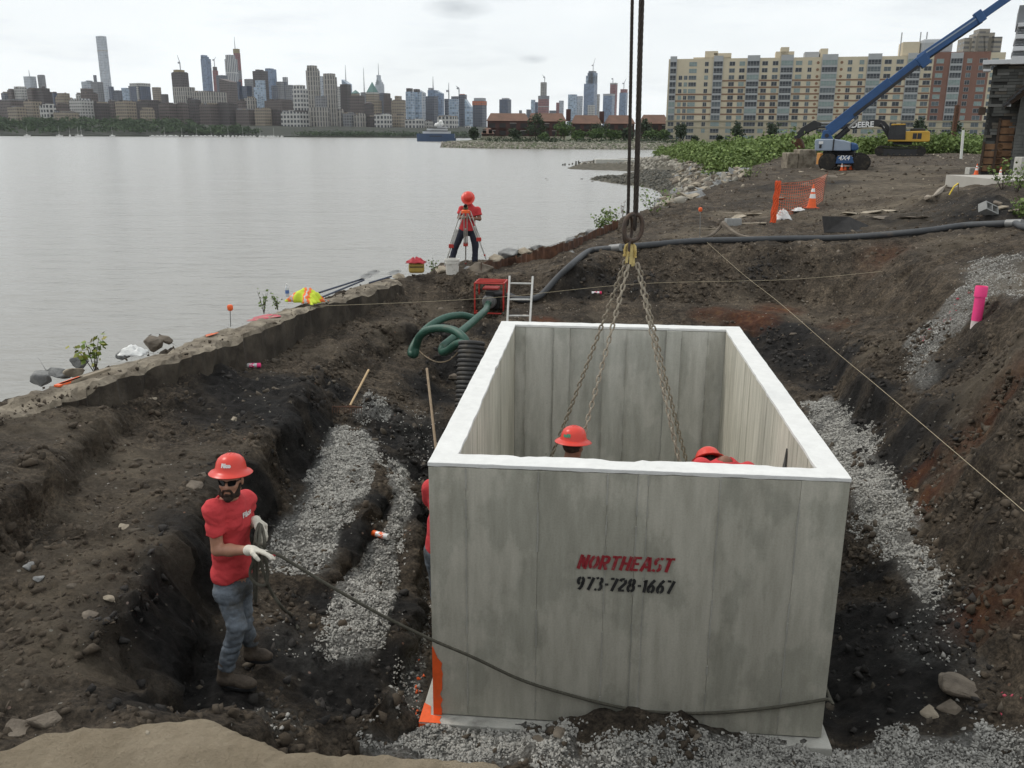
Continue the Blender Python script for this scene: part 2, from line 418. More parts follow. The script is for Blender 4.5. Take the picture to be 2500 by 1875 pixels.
# ------------------------------------------------------------------ the lie of the land
# surveyed break lines: (sight-line x, y, height z) or ('w', x, y, z) in metres
W = lambda x, y, z: ('w', x, y, z)
BREAKS = [
 # bank the photographer stands on, and its drop into the excavation
 [W(-6, 1.2, 2.9), (0, 1627, 2.9), (61, 1613, 2.9), (107, 1589, 2.9), (144, 1599, 2.9), (234, 1594, 2.9), (322, 1563, 2.9), (373, 1556, 2.9), (429, 1555, 2.9), (466, 1562, 2.9), (485, 1576, 2.9), (527, 1580, 2.9), (550, 1613, 2.9), (620, 1622, 2.9), (867, 1637, 2.88), (1074, 1651, 2.86), W(.15, 2.1, 2.82), W(.6, 1.95, 2.75), W(1.6, 1.85, 2.7), W(3.2, 1.9, 2.6), W(7, 2.2, 2.6)],
 [W(-6, -8, 2.95), W(0, -8, 2.95), W(9, -8, 2.8)],
 [W(-6.0, 1.9, 2.2), W(-2.2, 2.75, 2.1), W(-1.4, 2.75, 2.0), W(-.6, 2.7, 2.0), W(.2, 2.55, 2.05), W(1.6, 2.3, 1.9), W(3.2, 2.4, 1.8)],
 [W(-7, 3.0, 1.5), W(-2.6, 3.75, 1.36), W(-2.0, 3.9, 1.3), W(-1.2, 3.6, 1.1), W(.2, 3.5, .9), W(1.6, 3.4, .85), W(3.0, 3.4, .9), W(4.2, 3.4, 1.2)],
 [W(-1.4, 4.6, .55), W(-.4, 4.6, .35), W(.5, 4.6, .25), W(1.6, 4.5, .22), W(2.6, 4.6, .25), W(3.4, 4.8, .4)],
 # floor in front of the vault
 [(780, 1625, .22), (900, 1580, .02), (1100, 1570, .04), (1180, 1560, .16), (1250, 1550, .32), (1350, 1540, .38), (1450, 1555, .36), (1540, 1582, .24), (1610, 1602, .16), (1700, 1612, .13), (1770, 1626, .06), (1900, 1620, .2), (2212, 1600, .4)],
 [(1500, 1659, .12), (1900, 1659, .14), (2200, 1659, .3)],
 [(550, 1530, .45), (650, 1560, .4), (700, 1600, .35)],
 # trench floor beside the vault
 [(830, 1545, .1), (870, 1500, .06), (900, 1300, .08), (915, 1180, .12), W(-1.0, 9.5, .15), W(-.9, 11, .2)],
 [(800, 1560, .38), (845, 1480, .36), (875, 1390, .3), (880, 1280, .3), (900, 1090, .42), (890, 1000, .5)],
 # bench the rope man stands on, second gravel bank, dark ridge between
 [(515, 1490, .5), (560, 1425, .5), (620, 1350, .5), (690, 1260, .48)],
 [(720, 1270, .36), (790, 1180, .38), (850, 1060, .52), (860, 985, .6)],
 [(600, 1200, .56), (680, 1000, .72), (740, 920, .82), (800, 860, .92)],
 [(700, 1235, .53), (800, 1095, .62), (820, 970, .74)],
 [(880, 900, .6), (930, 900, .45)],
 # cliff west of the bench: top, then foot
 [(318, 1562, 1.3), (261, 1538, 1.3), (210, 1519, 1.3), (164, 1478, 1.28), (154, 1435, 1.28), (224, 1379, 1.3), (303, 1281, 1.32), (369, 1156, 1.34), (405, 1090, 1.35), (450, 1030, 1.36), (530, 985, 1.36), (600, 920, 1.36), (656, 851, 1.36), (680, 787, 1.34), (740, 755, 1.3), (800, 723, 1.3), (866, 702, 1.3), (920, 699, 1.3), (1020, 688, 1.3), (1085, 690, 1.3)],
 [(420, 1553, .5), (380, 1529, .52), (396, 1469, .52), (411, 1421, .54), (466, 1305, .58), (500, 1230, .6), (560, 1140, .66), (610, 1050, .72), (660, 980, .78), (712, 915, .84), (760, 850, .9), (830, 775, .95), (880, 742, .95), (930, 742, .9), (1000, 737, .75), (1060, 730, .6)],
 [(935, 775, .85), (900, 830, .72), (960, 835, .5), W(-.25, 12.6, .3)],
 # western terrace: near rubble, flat
 [(0, 1600, 1.22), (100, 1560, 1.22), (200, 1565, 1.2)],
 [(0, 1400, 1.36), (100, 1250, 1.38), (250, 1120, 1.38), (400, 960, 1.38), (520, 860, 1.36), (700, 740, 1.33), (900, 675, 1.3)],
 # raised earth below the sea wall at left
 [W(-6.2, 5.5, 1.85), (0, 1109, 1.82), (47, 1048, 1.8), (117, 978, 1.78), (187, 932, 1.72), (280, 870, 1.6)],
 [(0, 1240, 1.42), (61, 1164, 1.42), (125, 1082, 1.42), (206, 985, 1.42), (300, 905, 1.42)],
 [W(-6.3, 7, 1.9), (0, 935, 1.88), (120, 895, 1.8), (250, 850, 1.7)],
 # foot of the sea wall's inner face
 [(400, 800, 1.42), (500, 775, 1.4), (600, 752, 1.38), (700, 713, 1.36), (800, 671, 1.34), (885, 655, 1.33), (1000, 645, 1.32), (1090, 650, 1.3)],
 # sea wall line (terrain runs under the wall)
 [W(-6.6, 5, 1.75), (-30, 905, 1.75), (200, 822, 1.75), (440, 742, 1.75), (640, 668, 1.7), (800, 618, 1.65), (885, 600, 1.66), (1000, 597, 1.7), (1080, 600, 1.72), (1160, 590, 1.8), (1240, 566, 2.1), (1300, 545, 2.2), (1380, 540, 2.24), (1500, 530, 2.32), (1600, 528, 2.36), (1750, 530, 2.4), (1860, 531, 2.42), (1938, 538, 2.42), (1985, 562, 2.38), (2035, 592, 2.38), (2090, 622, 2.36)],
 [(880, 593, 1.70), (930, 589, 1.71), (975, 586, 1.71)],
 [W(-7.2, 5, 1.2), (-30, 870, 1.2), W(-5.55, 10, 1.2), W(-5.0, 13, 1.2), W(-3.6, 17, 1.2), W(-2.6, 20, 1.25), (960, 572, 1.55), (1060, 562, 1.6), (1148, 540, 1.7), (1250, 510, 1.95), (1320, 488, 2.1), (1350, 472, 2.15)],
 [W(-8.6, 5, -.9), W(-7.4, 9, -.9), W(-7.0, 13, -.9), W(-5.6, 17.5, -.9), W(-4.4, 21.5, -.9), W(-2.6, 25, -.9), W(.5, 28, -.9), W(4, 36, -.9), W(6.0, 46, -.9)],
 # foot of the excavation's far face, then the hole behind the vault
 [(1160, 655, 1.3), (1240, 650, 1.36), (1300, 648, 1.36), (1400, 655, 1.34), (1500, 655, 1.34), (1620, 656, 1.34), (1740, 654, 1.36), (1840, 656, 1.42), (1900, 675, 1.48), (1960, 705, 1.55)],
 [(1120, 668, 1.28), (1300, 672, 1.26), (1500, 676, 1.26), (1620, 684, 1.26), (1779, 690, 1.22), (1800, 725, 1.2), (1846, 769, 1.2), (1898, 836, 1.2), (1960, 862, 1.2), (1996, 895, 1.22), ('o', 1973, 1086, .58, .50, .25, 1.25), ('o', 1995, 1169, .56, .50, .2, 1.25), ('o', 2045, 1246, .56, .5, .15, 1.2), ('o', 2074, 1342, .56, .5, .1, 1.15), ('o', 2144, 1438, .56, .5, .1, 1.1), ('o', 2212, 1502, .58, .5, 0, 1.1)],
 [W(.6, 15.2, .9), W(2.2, 15.3, .7), W(4.6, 15.0, .6), W(5.4, 14.4, .6), (1816, 881, .62), (1876, 929, .62), (1898, 978, .6), (1947, 1023, .58), (1973, 1086, .58), (1995, 1169, .56), (2045, 1246, .56), (2074, 1342, .56), (2144, 1438, .56), (2212, 1502, .58)],
 [W(-.3, 13.6, .25), W(1.5, 13.4, .15), W(3.2, 12.8, .15), W(3.75, 12, .18), W(3.5, 9.8, .15), (1845, 1180, .3), (1863, 1150, .34)],
 [W(3.3, 8.6, .12), W(2.95, 7.4, .06), W(2.75, 6.6, .05), W(2.62, 5.95, .05), (1810, 1600, .08)],
 [(1840, 1000, .42), (1860, 1100, .42), (1905, 1210, .44), (1945, 1300, .42), (1920, 1400, .3), (1960, 1480, .34), (2060, 1500, .42)],
 # eastern terrace and slope
 [(1850, 720, 1.36), (1900, 790, 1.32), (1960, 820, 1.3)],
 [(1960, 745, 1.6), (2000, 790, 1.5), (2060, 850, 1.5)],
 [(2110, 640, 2.3), (2110, 697, 2.15), (2080, 740, 1.85), (2130, 790, 1.8)],
 [(2212, 640, 2.6), (2212, 760, 2.3), (2212, 900, 2.0), W(5.6, 7.2, 1.8), W(5.4, 5.8, 1.8)],
 [(2100, 880, 1.55), W(5.25, 9.2, 1.55), W(5.0, 8.0, 1.5), W(4.75, 6.8, 1.45), W(4.6, 5.6, 1.4)],
 [W(9, 16, 2.9), W(9, 10, 2.6), W(7.5, 5, 2.4), W(6.5, 3, 2.4)],
 # site north of the excavation
 [(1340, 475, 2.18), (1400, 455, 2.3), (1440, 440, 2.35), (1500, 420, 2.5), (1560, 395, 2.7), (1600, 372, 2.9), (1650, 352, 3.05), (1700, 345, 3.1)],
 [(1400, 500, 2.3), (1500, 495, 2.38), (1700, 490, 2.45), (1850, 500, 2.55), (1950, 515, 2.6), (2100, 492, 2.78), (2212, 487, 2.9)],
 [(1500, 460, 2.42), (1700, 440, 2.55), (1850, 440, 2.65), (1980, 460, 2.75)],
 [(2030, 480, 2.8), (2060, 450, 3.05), (2130, 425, 3.35), (2180, 400, 3.5), (2212, 400, 3.5)],
 [(1620, 400, 2.78), (1800, 395, 2.9), (2000, 410, 2.95), (2050, 400, 3.0), (2140, 388, 3.2), (2212, 380, 3.25)],
 [(1720, 352, 3.15), (1820, 355, 3.2), (1950, 350, 3.25), (2100, 362, 3.28)],
 [W(21, 75, 3.2), W(38, 84, 3.2), W(60, 84, 3.2)],
 [W(24, 100, 2.4), W(45, 110, 2.4), W(80, 110, 2.4)],
 [W(30, 38, 3.3), W(30, 20, 3.1), W(30, 0, 2.9), W(30, -8, 2.9)],
 [W(80, 60, 3.3), W(80, -8, 3.0)],
 # shore of the cove and the two spits
 [W(7.2, 50, -.45), (1385, 470, -.45), (1428, 437, -.45), (1432, 422, -.45), (1410, 410, -.45), (1380, 404, -.45), (1280, 391, -.45)],
 [(1275, 387, -.4), (1290, 384, -.2), (1340, 381, -.05), (1400, 380, .05), (1450, 385, .4)],
 [(1275, 383, -.45), (1340, 376, -.45), (1400, 372, -.45), (1440, 371, -.45), (1420, 366, -.45), (1330, 362, -.45), (1250, 359, -.45)],
 [(1244, 357, -.3), (1270, 353, .3), (1320, 351, .5), (1390, 350, .7), (1450, 350, .9)],
 [(1238, 351, -.6), (1300, 346, -.6), (1380, 343, -.6), (1425, 340, -.6), W(35, 236, -.6), W(60, 270, -.6)],
 [(1460, 420, 1.2), (1500, 395, 1.4), (1540, 372, 1.7), (1560, 350, 2.0)],
 [(1435, 338, .6), (1480, 340, 1.3), (1560, 342, 2.2)],
 [W(0, 130, -2), W(8, 190, -2), W(20, 260, -2)],
 [W(-14, 0, -2), W(-14, 30, -2), W(-8, 60, -2), W(2, 90, -2)],
 [W(80, 200, 2.2), W(80, 150, 2.4), W(80, 265, 1.8)],
 [W(-14, -8, -2), W(-9, -8, .5)],
 [W(-8, 0, 1.5), W(-7.2, 0, 2.2)],
]
def bpt(p):
 if p[0] == 'o':
  q = Zp(*p[1:4]); return Vector((q.x + p[4], q.y + p[5], p[6]))
 return Vector(p[1:]) if p[0] == 'w' else Zp(*p)
_vs, _es, _zs = [], [], []
for br in BREAKS:
 q = [bpt(p) for p in br]
 for i, p in enumerate(q):
  _vs.append(Vector((p.x, p.y))); _zs.append(p.z)
  if i and (q[i] - q[i - 1]).length < 60: _es.append((len(_vs) - 2, len(_vs) - 1))
_ov, _oe, _of, _oi, _, _ = delaunay_2d_cdt(_vs, _es, [], 0, 1e-4)
# heights of the triangulation's vertices: originals keep theirs, crossings take the mean of the two lines
_oz = []
for k, src in enumerate(_oi):
 if src: _oz.append(_zs[src[0]])
 else:
  d = [((_ov[k] - v).length + 1e-6, z) for v, z in zip(_vs, _zs)]
  d.sort(key=lambda t: t[0])
  _oz.append(sum(z / a for a, z in d[:3]) / sum(1 / a for a, z in d[:3]))
def axis(knots):
 out = [knots[0][0]]
 for (a, s0), (b, s1) in zip(knots[:-1], knots[1:]):
  x = a
  while True:
   t = (x - a) / (b - a)
   x += s0 + (s1 - s0) * t
   if x >= b - .4 * s1: break
   out.append(x)
  out.append(b)
 return np.array(out)
GX = axis([(-14, .7), (-7, .12), (-5.2, .045), (-2.1, .045), (-1.9, .02), (.5, .02), (.7, .045), (5.6, .045), (8, .09), (14, .2), (30, .6), (80, 2.5)])
GY = axis([(-8, 1.0), (1.5, .1), (1.9, .02), (2.7, .015), (2.9, .04), (14, .045), (21, .07), (30, .14), (60, .35), (110, .8), (270, 2.5)])
NX, NY = len(GX), len(GY)
XX, YY = np.meshgrid(GX, GY)             # [iy, ix]
H0 = np.full(XX.shape, -2.0)
_A = np.array([[v.x, v.y] for v in _ov]); _AZ = np.array(_oz)
for f in _of:
 for j in range(1, len(f) - 1):
  ia, ib, ic = f[0], f[j], f[j + 1]
  a, b, c = _A[ia], _A[ib], _A[ic]
  den = (b[1] - c[1]) * (a[0] - c[0]) + (c[0] - b[0]) * (a[1] - c[1])
  if abs(den) < 1e-12: continue
  x0, x1 = min(a[0], b[0], c[0]), max(a[0], b[0], c[0])
  y0, y1 = min(a[1], b[1], c[1]), max(a[1], b[1], c[1])
  i0, i1 = np.searchsorted(GX, x0 - 1e-6), np.searchsorted(GX, x1 + 1e-6)
  j0, j1 = np.searchsorted(GY, y0 - 1e-6), np.searchsorted(GY, y1 + 1e-6)
  if i0 >= i1 or j0 >= j1: continue
  X, Y = XX[j0:j1, i0:i1], YY[j0:j1, i0:i1]
  l1 = ((b[1] - c[1]) * (X - c[0]) + (c[0] - b[0]) * (Y - c[1])) / den
  l2 = ((c[1] - a[1]) * (X - c[0]) + (a[0] - c[0]) * (Y - c[1])) / den
  l3 = 1 - l1 - l2
  ok = (l1 > -1e-6) & (l2 > -1e-6) & (l3 > -1e-6)
  H0[j0:j1, i0:i1] = np.where(ok, l1 * _AZ[ia] + l2 * _AZ[ib] + l3 * _AZ[ic], H0[j0:j1, i0:i1])
def smooth(h, n):
 for _ in range(n):
  p = np.pad(h, 1, mode='edge')
  h = (p[1:-1, 1:-1] * 4 + p[:-2, 1:-1] + p[2:, 1:-1] + p[1:-1, :-2] + p[1:-1, 2:]) / 8
 return h
H0 = np.where((YY < 2.75) & (XX < 1.2), smooth(H0, 1), smooth(H0, 4))
def grad(h):
 return np.hypot(np.gradient(h, GX, axis=1), np.gradient(h, GY, axis=0))
steep = np.clip(grad(smooth(H0, 3)) / 1.2, 0, 1)
steep = smooth(steep, 4)
tan_m = smooth(((H0 > 2.55) & (YY < 3.2) & (XX < 1.5)).astype(float), 2)      # dry bank under the photographer
far = np.clip((YY - 22) / 40, 0, 1)
water_side = smooth((H0 < .9).astype(float) * (YY > 22), 3)
soil_amp = (1 - tan_m) * (1 - .35 * far)
cl = np.clip(fbm(XX, YY, sc=.9, oc=3, seed=3) * .5 + .55, 0.15, 1)              # where the ground is churned and where it is trodden flat
H = H0 + soil_amp * (
 .09 * fbm(XX, YY, sc=1.1, oc=3, seed=11)
 + (.075 + .13 * steep) * cl * fbm(XX, YY, sc=3.3, oc=3, seed=21, ridged=True)
 + (.046 + .05 * steep) * cl * fbm(XX, YY, sc=8, oc=4, seed=31, gain=.62)
 + .03 * np.clip(vnoise(XX * 6.1, YY * 6.1, seed=51) - .25, 0, 1) * cl * 2)
H += tan_m * (.03 * fbm(XX, YY, sc=2.2, oc=3, seed=41) + .030 * fbm(XX, YY, sc=7, oc=6, seed=43, gain=.68))
# bites out of the dry bank's lip, ruts on the haul road
H += .10 * far * fbm(XX, YY, sc=.35, oc=4, seed=61)
H += water_side * .14 * fbm(XX, YY, sc=1.3, oc=3, seed=66)
# the vault stands in the hole: keep the floor under it low
BO, BA, BYAW = Vector((-.6191, 6.2065, .15)), Vector((math.cos(-.0917), math.sin(-.0917), 0)), -.0917
BB = Vector((-BA.y, BA.x, 0))
BW, BD, BH, BT = 3.05, 5.2393, 2.1697, .1923
lu = (XX - BO.x) * BA.x + (YY - BO.y) * BA.y
lv = (XX - BO.x) * BB.x + (YY - BO.y) * BB.y
ins = (lu > -.02) & (lu < BW + .02) & (lv > -.02) & (lv < BD + .02)
H = np.where(ins, np.minimum(H, .0), H)
pit = (XX > -4) & (XX < 5.5) & (YY < 16) & (YY > 3)
H = np.where(pit, np.maximum(H, -.1), H)
def ground(x, y):
 x = np.clip(np.asarray(x, float), GX[0], GX[-1] - 1e-6); y = np.clip(np.asarray(y, float), GY[0], GY[-1] - 1e-6)
 i = np.clip(np.searchsorted(GX, x, side='right') - 1, 0, NX - 2); j = np.clip(np.searchsorted(GY, y, side='right') - 1, 0, NY - 2)
 a = (x - GX[i]) / (GX[i + 1] - GX[i]); b = (y - GY[j]) / (GY[j + 1] - GY[j])
 return (H[j, i] * (1 - a) + H[j, i + 1] * a) * (1 - b) + (H[j + 1, i] * (1 - a) + H[j + 1, i + 1] * a) * b
def g(x, y): return float(ground(x, y))
_T = np.geomspace(2.2, 330, 2600)
def hit(dx, dy):
 """where a sight line meets the ground"""
 r = ray(dx, dy)
 x, y, z = r[0] * _T, r[1] * _T, CZ + r[2] * _T
 below = np.nonzero(z < ground(x, y))[0]
 k = below[0] if len(below) else len(_T) - 1
 a = max(k - 1, 0)
 t = _T[a] + (_T[k] - _T[a]) * .5
 return Vector((r[0] * t, r[1] * t, g(r[0] * t, r[1] * t)))
def in_poly(px, py, poly):
 c = np.zeros(px.shape, bool); n = len(poly)
 for i in range(n):
  x0, y0 = poly[i][:2]; x1, y1 = poly[(i + 1) % n][:2]
  if y0 == y1: continue
  c ^= ((y0 > py) != (y1 > py)) & (px < (x1 - x0) * (py - y0) / (y1 - y0) + x0)
 return c
# crushed stone: outlines surveyed on the ground
GRAVEL = [
 ('near', [(765, 1630), (830, 1590), (905, 1575), (1100, 1562), (1200, 1560), (1245, 1600), (1250, 1640), (1330, 1600), (1420, 1568), (1490, 1600), (1500, 1575), (1600, 1595), (1780, 1620), (1850, 1630), (1940, 1590), (2050, 1600), (2120, 1575), (2230, 1580), (2240, 1690), (1300, 1690), (1000, 1645)], 1.0),
 ('bank', [(780, 870), (820, 850), (850, 900), (800, 905), (760, 905)], .9),
 ('bank', [(722, 918), (790, 930), (822, 975), (800, 1010), (790, 1080), (745, 1120), (720, 1200), (690, 1242), (640, 1225), (585, 1230), (575, 1190), (610, 1120), (660, 1060), (680, 1000)], 1.15),
 ('strip', [(850, 985), (880, 1020), (895, 1080), (880, 1130), (855, 1180), (858, 1290), (830, 1390), (790, 1430), (730, 1430), (705, 1400), (725, 1270), (760, 1200), (830, 1150), (850, 1090), (830, 1010)], 1.1),
 ('floor', [(912, 1180), (922, 1400), (915, 1500), (890, 1555), (835, 1545), (870, 1450), (895, 1300)], .55),
 ('shelf', [(1735, 870), (1800, 855), (1825, 885), (1840, 915), (1880, 945), (1890, 985), (1935, 1035), (1975, 1090), (1990, 1150), (1985, 1175), (2035, 1230), (2050, 1290), (1985, 1290), (1950, 1250), (1920, 1200), (1870, 1150), (1838, 1110), (1838, 1045), (1790, 965), (1750, 905)], 1.15),
 ('spill', [(1990, 1280), (2065, 1310), (2090, 1400), (2150, 1450), (2100, 1470), (2040, 1430), (1960, 1440), (1920, 1390)], .22),
 ('bedding', [(2085, 620), (2115, 640), (2100, 690), (2045, 730), (2015, 765), (1950, 752), (1975, 720), (2030, 680)], .9),
 ('bedding', [(1965, 760), (2010, 765), (2030, 820), (1990, 850), (1960, 800)], .6),
 ('bedding', [(2110, 560), (2212, 545), (2212, 650), (2150, 640), (2080, 600)], .5),
 ('crumbs', [(520, 1530), (600, 1520), (680, 1560), (640, 1590), (560, 1570)], .3),
 ('crumbs', [(560, 1330), (680, 1330), (720, 1440), (660, 1460), (590, 1400)], .14),
 ('crumbs', [(840, 880), (960, 880), (940, 1000), (880, 990)], .12),
]
_grav = np.zeros(XX.shape)
GPOLY = []
for kind, poly, dens in GRAVEL:
 wp = [hit(min(max(a, -20), 2260), b) for a, b in poly]
 GPOLY.append((kind, wp, dens))
 _grav = np.maximum(_grav, in_poly(XX, YY, wp) * min(dens, 1))
_grav = smooth(_grav, 2)
H = H + _grav * (.05 * fbm(XX, YY, sc=2.6, oc=3, seed=96) + .02)
# patches of other earth: (x, y, radius in metres, strength)
def blobs(lst):
 mk = np.zeros(XX.shape)
 for dx, dy, r, s in lst:
  p = hit(dx, dy)
  d = np.hypot(XX - p.x, YY - p.y) / r
  mk = np.maximum(mk, s * np.clip(1.4 - d, 0, 1))
 return np.clip(mk * (1.35 + .8 * fbm(XX, YY, sc=2.6, oc=3, seed=71)), 0, 1)
BLACK = blobs([(1700, 405, 1.8, .5), (1640, 435, 1.4, .4), (2050, 440, 1.5, .5), (1780, 395, 1.5, .6), (1930, 470, .8, .5), (1560, 450, 1, .3),(1690, 720, .6, 1), (1740, 780, .6, 1), (1790, 830, .5, 1), (1830, 870, .4, .9), (1880, 905, .4, .9), (1640, 705, .5, .8), (1860, 1250, .3, .9), (1850, 1350, .35, 1), (1840, 1450, .4, 1), (1830, 1550, .4, 1), (1950, 1380, .3, .7), (2010, 1440, .3, .6), (450, 1250, .35, .8), (420, 1400, .4, .9), (390, 1490, .4, .9), (330, 1530, .35, .7), (480, 1530, .4, .8), (560, 1110, .35, .8), (640, 1000, .35, .9), (690, 920, .35, .9), (740, 850, .35, .8), (880, 1000, .4, 1), (900, 1100, .35, .9), (820, 1090, .22, 1), (780, 1180, .22, .9), (860, 1440, .22, .9), (690, 1300, .25, .9), (640, 1420, .35, .9), (740, 1500, .4, 1), (840, 960, .4, .9), (970, 790, .4, .8), (900, 725, .3, .8), (960, 718, .3, .8), (1050, 715, .3, .8), (1880, 950, .3, .8), (1940, 990, .3, .9), (1400, 620, .6, .35), (1650, 590, .6, .35), (1300, 600, .5, .4), (1240, 610, .5, .5),(560, 850, .9, 1), (620, 900, .8, .9), (480, 900, .6, .6), (640, 990, .6, .8), (520, 1080, .5, .6), (880, 940, .7, .9), (930, 850, .5, .8), (760, 1150, .35, .8), (840, 1300, .4, .6), (720, 1480, .5, .8),
   (1700, 740, .8, .9), (1640, 720, .7, .9), (1960, 960, .5, .8), (1990, 1010, .4, .7), (1900, 1480, .7, .9), (1850, 1400, .5, .9), (1960, 1400, .5, .6), (430, 1200, .5, .5), (380, 1500, .5, .6), (2050, 470, 1.6, .5), (2030, 800, .4, .6), (2120, 450, 1.2, .7), (1990, 1330, .4, .7), (620, 1380, .4, .5)])
RUST = blobs([(1680, 670, .45, .8), (1620, 690, .5, .9), (1540, 680, .4, .6), (2000, 1090, .28, .8), (1985, 1040, .2, .7), (2130, 1320, .3, .55), (2190, 1280, .25, .5), (1180, 690, .3, .7), (2100, 940, .3, .5), (2180, 830, .3, .4), (1810, 700, .3, .5), (2040, 330, 3, .35), (1910, 560, .5, .3)])
PALE = blobs([(1950, 440, 1.5, .6), (1962, 420, 1.6, .6), (1972, 400, 1.8, .6), (1982, 380, 2, .6), (1988, 362, 2.4, .6), (1880, 425, 1.5, .5), (1872, 405, 1.7, .5), (1866, 388, 2, .5), (1862, 375, 2.4, .5), (1780, 470, 1.2, .4), (1560, 500, .9, .5), (1480, 505, .8, .4), (2080, 520, .8, .4), (1300, 690, .3, .3), (450, 1010, .6, .35), (330, 1180, .6, .4), (180, 1250, .6, .4), (130, 1380, .5, .4), (260, 1010, .5, .4),(1885, 455, 1.4, .8), (1960, 470, 1.2, .5), (1620, 462, 1.2, .8), (1900, 400, 3, .4), (1800, 420, 3, .3), (2180, 620, .8, .5), (2100, 860, .6, .4), (650, 760, .6, .35), (850, 715, .7, .35), (950, 690, .6, .35), (100, 900, .8, .3), (250, 1100, .7, .25), (1900, 760, .4, .35), (1650, 640, .8, .15), (1740, 690, .6, .2)])
TANM = tan_m
def make_ground():
 V = np.stack([XX, YY, H], -1)
 # push the steep faces out along their own normals so they stand in lumps and overhangs
 dx, dy = np.gradient(H0, GX, axis=1), np.gradient(H0, GY, axis=0)
 nn = np.sqrt(dx * dx + dy * dy + 1)
 nx, ny = -dx / nn, -dy / nn
 lump = steep * soil_amp * np.where(XX > 3.2, .45, 1.0) * (.14 * fbm(XX, YY, H * 1.2, sc=2.2, oc=3, seed=81) + .15 * fbm(XX, YY, H * .5, sc=4.2, oc=4, seed=85, ridged=True, gain=.62))
 near = np.clip((24 - YY) / 6, 0, 1)
 V[..., 0] += nx * lump * near; V[..., 1] += ny * lump * near
 idx = np.arange(NX * NY).reshape(NY, NX)
 F = np.stack([idx[:-1, :-1], idx[:-1, 1:], idx[1:, 1:], idx[1:, :-1]], -1).reshape(-1, 4)
 me = np_mesh('ground', V.reshape(-1, 3), F, M_soil, smooth=True)
 for nm, ch in (('mask_a', (BLACK, RUST, PALE)), ('mask_b', (TANM, _grav, water_side))):
  at = me.color_attributes.new(nm, 'FLOAT_COLOR', 'POINT')
  at.data.foreach_set('color', np.stack([c.ravel() for c in ch] + [np.ones(NX * NY)], -1).astype(np.float32).ravel())
 o = link('ground', me)
 return tag(o, kind='structure')
def soil_material():
 mt = bpy.data.materials.new('soil'); mt.use_nodes = True
 N, L = mt.node_tree.nodes, mt.node_tree.links
 b = N['Principled BSDF']
 b.inputs['Roughness'].default_value = .93
 b.inputs['Specular IOR Level'].default_value = .2
 tc = N.new('ShaderNodeTexCoord')
 def noise(sc, det=8, ro=.65):
  n = N.new('ShaderNodeTexNoise'); n.inputs['Scale'].default_value, n.inputs['Detail'].default_value, n.inputs['Roughness'].default_value = sc, det, ro
  L.new(tc.outputs['Object'], n.inputs['Vector']); return n.outputs['Fac']
 def ramp(fac, *st):
  r = N.new('ShaderNodeValToRGB'); L.new(fac, r.inputs['Fac']); e = r.color_ramp.elements
  e[0].position, e[0].color = st[0][0], (*st[0][1], 1); e[1].position, e[1].color = st[-1][0], (*st[-1][1], 1)
  for p, c in st[1:-1]:
   k = e.new(p); k.color = (*c, 1)
  return r.outputs['Color']
 def mix(f, a, c):
  x = N.new('ShaderNodeMixRGB')
  if isinstance(f, float): x.inputs['Fac'].default_value = f
  else: L.new(f, x.inputs['Fac'])
  for s, q in (('Color1', a), ('Color2', c)):
   if isinstance(q, tuple): x.inputs[s].default_value = (*q, 1)
   else: L.new(q, x.inputs[s])
  return x.outputs['Color']
 def mul(a, c):
  x = N.new('ShaderNodeMath'); x.operation = 'MULTIPLY'; x.use_clamp = True; L.new(a, x.inputs[0])
  if isinstance(c, float): x.inputs[1].default_value = c
  else: L.new(c, x.inputs[1])
  return x.outputs[0]
 def attr(nm):
  a = N.new('ShaderNodeAttribute'); a.attribute_name = nm
  s = N.new('ShaderNodeSeparateColor'); L.new(a.outputs['Color'], s.inputs['Color'])
  return s.outputs
 A, B = attr('mask_a'), attr('mask_b')
 base = ramp(noise(1.3), (.30, (.034, .028, .022)), (.5, (.072, .058, .044)), (.72, (.125, .101, .075)))
 fine = ramp(noise(26, 6, .7), (.32, (.36, .36, .36)), (.5, (.95, .95, .95)), (.70, (1.9, 1.86, 1.8)))
 x = N.new('ShaderNodeMixRGB'); x.blend_type = 'MULTIPLY'; x.inputs['Fac'].default_value = 1; L.new(base, x.inputs['Color1']); L.new(fine, x.inputs['Color2'])
 c = x.outputs['Color']
 x2 = N.new('ShaderNodeMixRGB'); x2.blend_type = 'MULTIPLY'; x2.inputs['Fac'].default_value = 1; L.new(c, x2.inputs['Color1']); L.new(ramp(noise(5.5, 9, .7), (.33, (.50, .49, .48)), (.5, (1, 1, 1)), (.68, (1.55, 1.5, 1.42))), x2.inputs['Color2']); c = x2.outputs['Color']
 c = mix(A['Blue'], c, ramp(noise(3, 8), (.3, (.075, .060, .043)), (.7, (.21, .175, .13))))
 c = mix(A['Red'], c, ramp(noise(9, 7), (.3, (.006, .006, .006)), (.7, (.034, .031, .029))))
 c = mix(mul(A['Green'], .85), c, ramp(noise(7, 8), (.3, (.045, .022, .012)), (.5, (.10, .038, .020)), (.72, (.19, .10, .045))))
 c = mix(mul(B['Green'], .8), c, ramp(noise(30, 5), (.35, (.06, .058, .052)), (.65, (.33, .325, .305))))
 c = mix(B['Blue'], c, ramp(noise(1.6, 9, .7), (.3, (.045, .041, .032)), (.7, (.15, .135, .105))))
 c = mix(B['Red'], c, ramp(noise(4, 9, .7), (.3, (.29, .235, .16)), (.7, (.47, .39, .285))))
 # scattered chips of brick, shell and stone
 vo = N.new('ShaderNodeTexVoronoi'); vo.inputs['Scale'].default_value = 17; L.new(tc.outputs['Object'], vo.inputs['Vector'])
 sep = N.new('ShaderNodeSeparateColor'); L.new(vo.outputs['Color'], sep.inputs['Color'])
